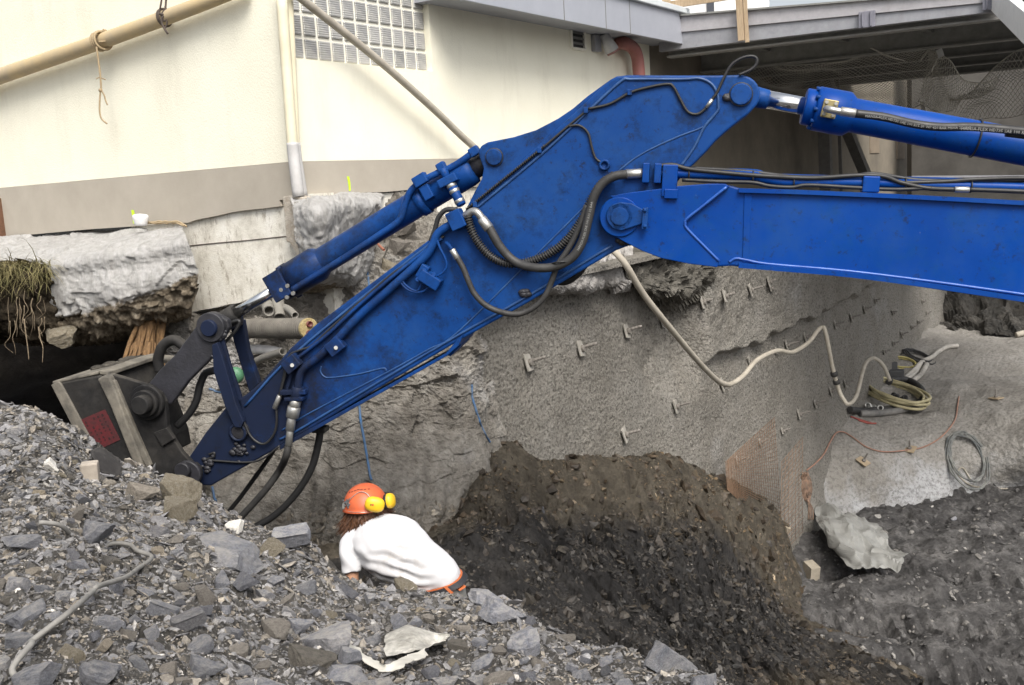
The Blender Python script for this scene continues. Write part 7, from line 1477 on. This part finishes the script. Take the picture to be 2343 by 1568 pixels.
def surface_points(o, n_, rowmask, nu, nv, seed, lod=True, box=None):
    me = o.data; nvt = len(me.vertices); co = np.empty(nvt*3, np.float32); me.vertices.foreach_get('co', co); co = co.reshape(-1, 3).astype(float); nn = np.empty(nvt*3, np.float32); me.vertices.foreach_get('normal', nn); nn = nn.reshape(-1, 3)
    rg = np.random.default_rng(seed); G = co.reshape(nv, nu, 3); a = np.zeros((nv, nu)); e1 = G[:-1, 1:] - G[:-1, :-1]; e2 = G[1:, :-1] - G[:-1, :-1]; a[:-1, :-1] = np.linalg.norm(np.cross(e1, e2), axis=2)
    Rm = np.array(CR.transposed()); q = (co - np.array([0, 0, CAMZ])) @ Rm.T; dep = -q[:, 2]; px = q[:, 0]/np.maximum(dep, .01)*F + W/2; py = -q[:, 1]/np.maximum(dep, .01)*F + H/2
    ok = (dep > 0.5) & (px > -120) & (px < W+120) & (py > -50) & (py < H+110); wgt = a.ravel()*ok
    if lod: wgt = wgt/np.maximum(dep, 1)**1.3
    v = np.repeat(np.arange(nv)/(nv-1), nu); wgt = wgt*((v > rowmask[0]) & (v < rowmask[1])); wgt /= wgt.sum()
    ix = rg.choice(nvt, n_, p=wgt); j = rg.uniform(0, 1, (n_, 2)); cu = np.clip(ix % nu, 0, nu-2); rv = np.clip(ix//nu, 0, nv-2)
    P = G[rv, cu]*(1-j[:, :1])*(1-j[:, 1:]) + G[rv, cu+1]*j[:, :1]*(1-j[:, 1:]) + G[rv+1, cu]*(1-j[:, :1])*j[:, 1:] + G[rv+1, cu+1]*j[:, :1]*j[:, 1:]
    Nn = nn[ix]; Nn = np.where(((Nn*(np.array([0, 0, CAMZ]) - P)).sum(1) < 0)[:, None], -Nn, Nn); surface_points.last = ((ix % nu)/(nu-1), (ix//nu)/(nv-1)); return P, Nn, dep[ix]
GREYT = [((1.0, 1.0, 1.02), .46), ((0.65, 0.63, 0.60), .22), ((1.12, 1.02, 0.88), .24), ((1.45, 1.43, 1.42), .06), ((2.4, 2.35, 2.25), .02)]
P, N_, D_ = surface_points(mound, 52000, (0.36, 0.9), 620, 420, 5); rg = np.random.default_rng(8)
scatter('gravel', P, N_, D_*rg.lognormal(-6.6, 0.6, len(P)).clip(0.0007, 0.006), M_PEBBLE, 'loose grey slate chips and gravel covering the foreground mound', 'gravel', tints=GREYT, seed=1)
P, N_, D_ = surface_points(mound, 5200, (0.36, 0.9), 620, 420, 15); rg = np.random.default_rng(18)
scatter('slate_flakes', P, N_, D_*rg.lognormal(-5.25, 0.35, len(P)).clip(0.003, 0.011), M_PEBBLE, 'flat slate flakes lying thick among the foreground rubble', 'flakes', flats=(0.14, 0.2, 0.3), tints=[((1.05, 1.06, 1.12), .56), ((0.62, 0.63, 0.67), .22), ((1.4, 1.3, 1.15), .22)], seed=6, tilt=0.3, elong=0.4)
DARKT = [((1.0, 0.95, 0.88), .52), ((0.5, 0.5, 0.5), .2), ((1.7, 1.45, 1.1), .20), ((2.4, 2.3, 2.2), .065), ((5.0, 4.8, 4.5), .015)]
P, N_, D_ = surface_points(heap, 60000, (0.16, 0.95), 440, 330, 6); rg = np.random.default_rng(9)
uv = surface_points.last; keep = (fbm(P, 1.1, 4, 31) + 0.7*fbm(P, 5, 3, 33) + rg.uniform(-0.25, 0.25, len(P))) > 0.02; P, N_, D_ = P[keep], N_[keep], D_[keep]; N_ = N_*0.6 + np.array([0, 0, 0.6]); wt = wet(uv[0][keep], uv[1][keep])[:, None]; MU = (1-wt)*np.array([1.5, 1.32, 1.06]) + wt*np.array([0.72, 0.74, 0.78]); SZ = (0.75 + 0.5*wt[:, 0])
scatter('slate_shards', P, N_, SZ*D_*rg.lognormal(-6.95, 0.62, len(P)).clip(0.0005, 0.005), M_SHARD, 'dark damp slate shards covering the spoil heap', 'shards', flats=(0.14, 0.2, 0.3, 0.5), tints=DARKT, tilt=0.35, seed=2, elong=0.45, mul=MU)
P, N_, D_ = surface_points(heap, 2000, (0.14, 0.95), 440, 330, 16); rg = np.random.default_rng(19); uv = surface_points.last; wt = wet(*uv)[:, None]
scatter('soil_clods', P - N_*0.004, N_, D_*rg.lognormal(-5.6, 0.45, len(P)).clip(0.0018, 0.010), M_SHARD, 'soft earth clods and broken lumps strewn over the spoil heap', 'clods', flats=(0.35, 0.5, 0.65), tints=[((1.1, 1.0, 0.9), .6), ((0.6, 0.55, 0.5), .3), ((1.7, 1.6, 1.4), .1)], seed=7, tilt=0.4, elong=0.35, mul=(1-wt)*np.array([1.15, 1.0, 0.8]) + wt*np.array([0.75, 0.75, 0.78]))
P, N_, D_ = surface_points(bpy.data.objects['pit_floor'], 12000, (0, 1), 430, 480, 7); rg = np.random.default_rng(10)
scatter('floor_gravel', P, N_, D_*rg.lognormal(-6.3, 0.5, len(P)).clip(0.0007, 0.005), M_PEBBLE, 'scattered grey chips trodden into the muddy pit floor', 'gravel', tints=[((0.5, 0.5, 0.51), .66), ((0.9, 0.88, 0.85), .3), ((1.6, 1.58, 1.54), .04)], seed=3)
P, N_, D_ = surface_points(cliff, 2500, (0.72, 0.95), 420, 330, 8); rg = np.random.default_rng(11)
scatter('rock_crumbs', P, N_, D_*rg.lognormal(-6.2, 0.5, len(P)).clip(0.0007, 0.005), M_SHARD, 'small broken crumbs clinging to the foot of the hewn rock', 'crumbs', flats=(0.2, 0.35), tints=[((3.6, 3.4, 3.1), .6), ((5.4, 5.2, 4.8), .4)], seed=4)
# larger single stones elsewhere
for px, py, w_, h, k, m, lab, tr in ((140, 738, 100, 62, 5, M_TANROCK, 'pale angular boulder wedged under the earth bank at left', bvh(bank)), (1545, 1432, 26, 22, 5, M_BROWNSLATE, 'single pale stone on the dark spoil heap above the leaning slab', hb), (1240, 1166, 24, 18, 4, M_DARKSLATE, 'dark stone on the upper left of the spoil heap', hb), (1795, 1205, 26, 16, 4, M_BROWNSLATE, 'brownish stone at the right crest of the spoil heap', hb), (2165, 1525, 26, 18, 4, M_BROWNSLATE, 'brown stone in the mud at the lower right', hb), (2180, 1188, 20, 10, 4, M_SLATE, 'small grey stone on the pit floor right of the tarpaulin', flt)):
    stone(px, py, w_, h, HERO[k], m, lab, tr=tr)
for x, y, r, lab in ((905, 560, 60, 'brown rock lump between cylinder and stick, upper one'), (880, 600, 46, 'brown rock lump between cylinder and stick, lower one'), (930, 520, 70, 'brownish rock shelf behind the stick below the house')):
    stone(x, y, r, r*0.6, HERO[3], M_TANROCK if y > 590 else M_BROWNSLATE, lab, tr=tree)
# ---- thin grey hose over the rubble, cloth, plastic
lay('grey_hose', [(20, 1590), (45, 1555), (70, 1510), (110, 1470), (160, 1420), (200, 1388), (235, 1362), (275, 1345), (300, 1320), (322, 1290), (326, 1280), (310, 1270), (270, 1252), (215, 1234), (160, 1224), (118, 1221), (95, 1222)], 0.0085, simple('grey_hose', (0.27, 0.26, 0.24), (0.14, 0.135, 0.125), 8, 0.7, 0.2, 90), 'thin grey hose bent across the rubble at lower left', 'hose', mt_, 0.045, 10)
def sheet(name, rows, n1, n2, mat, lab, cat, amp, seed, thick=0.003):
    def f(V, N, U, Vv):
        c, e = cell(V, 7, seed); P = V.copy(); P[:, 2] += amp*(pn(V, 8, seed) + 0.5*(c-0.3)); jit = ((U < .04) | (U > .96) | (Vv < .04) | (Vv > .96)); P += jit[:, None]*0.018*np.stack([pn(V, 22, 3), pn(V, 22, 5), 0*U], 1); return P
    o = patch(name, rows, n1, n2, mat, f, smooth=False); s = o.modifiers.new('thickness', 'SOLIDIFY'); s.thickness = thick; tag(o, lab, cat); return o
def mp(px, py, l=0.02):
    p, n_ = hit(mt_, px, py); return p + ZUP*l
M_PLAST = rocky('torn_pale_plastic', [(0.22, 0.21, 0.18), (0.50, 0.48, 0.43), (0.66, 0.64, 0.59)], 8, bump=0.5, bscale=40, bdist=0.01, rough=0.5)
sheet('plastic_sheet', [[mp(885, 1462), mp(930, 1458, .05), mp(975, 1470, .03)], [mp(880, 1490, .03), mp(940, 1488, .06), mp(1000, 1480, .05), mp(1028, 1478, .05)], [mp(885, 1515, .03), mp(940, 1508, .05), mp(990, 1500, .05), mp(1020, 1492, .04)], [mp(900, 1528, .05), mp(950, 1520, .06), mp(985, 1510, .05), mp(1024, 1496, .05)]], 22, 18, M_PLAST, 'crumpled torn pale plastic sheet in the rubble at bottom centre', 'plastic sheet', 0.014, 3, 0.0015)
sheet('plastic_strip', [[mp(775, 1480, .05), mp(790, 1505, .05), mp(815, 1520, .04), mp(850, 1542, .03), mp(890, 1556, .03), mp(930, 1545, .04), mp(985, 1522, .04)], [mp(785, 1478, .055), mp(802, 1502, .055), mp(825, 1514, .045), mp(858, 1534, .04), mp(892, 1546, .04), mp(925, 1532, .05), mp(975, 1512, .05)]], 50, 8, simple('pale_plastic_strip', (0.60, 0.58, 0.52), (0.45, 0.43, 0.38), 14, 0.5, 0.1), 'pale curved plastic strip below the torn sheet', 'plastic strip', 0.004, 5)
M_CLOTH = simple('dark_wet_cloth', (0.035, 0.032, 0.03), (0.02, 0.018, 0.018), 20, 0.8, 0.3, 90)
sheet('dark_cloth', [[mp(205, 1052, .05), mp(235, 1050, .06), mp(265, 1062, .04), mp(282, 1082, .02)], [mp(215, 1070, .06), mp(240, 1072, .05), mp(268, 1082, .03), mp(280, 1094, .02)], [mp(226, 1090, .03), mp(240, 1098, .03), mp(262, 1104, .02), mp(270, 1106, .02)]], 40, 30, M_CLOTH, 'dark crumpled cloth on the mound left of the tan rocks', 'cloth', 0.025, 7)
p = mp(208, 1095, 0.0); o = MB().box(p + ZUP*0.03, Vector((0.038, 0.01, 0)), Vector((-0.01, 0.035, 0)), Vector((0.004, -0.006, 0.052))).build('brick', simple('pale_worn_brick', (0.42, 0.37, 0.31), (0.3, 0.26, 0.22), 14, 0.9, 0.6, 50), None, origin=p, bevel=0.008); tag(o, 'pale worn brick standing against the dark cloth', 'brick')
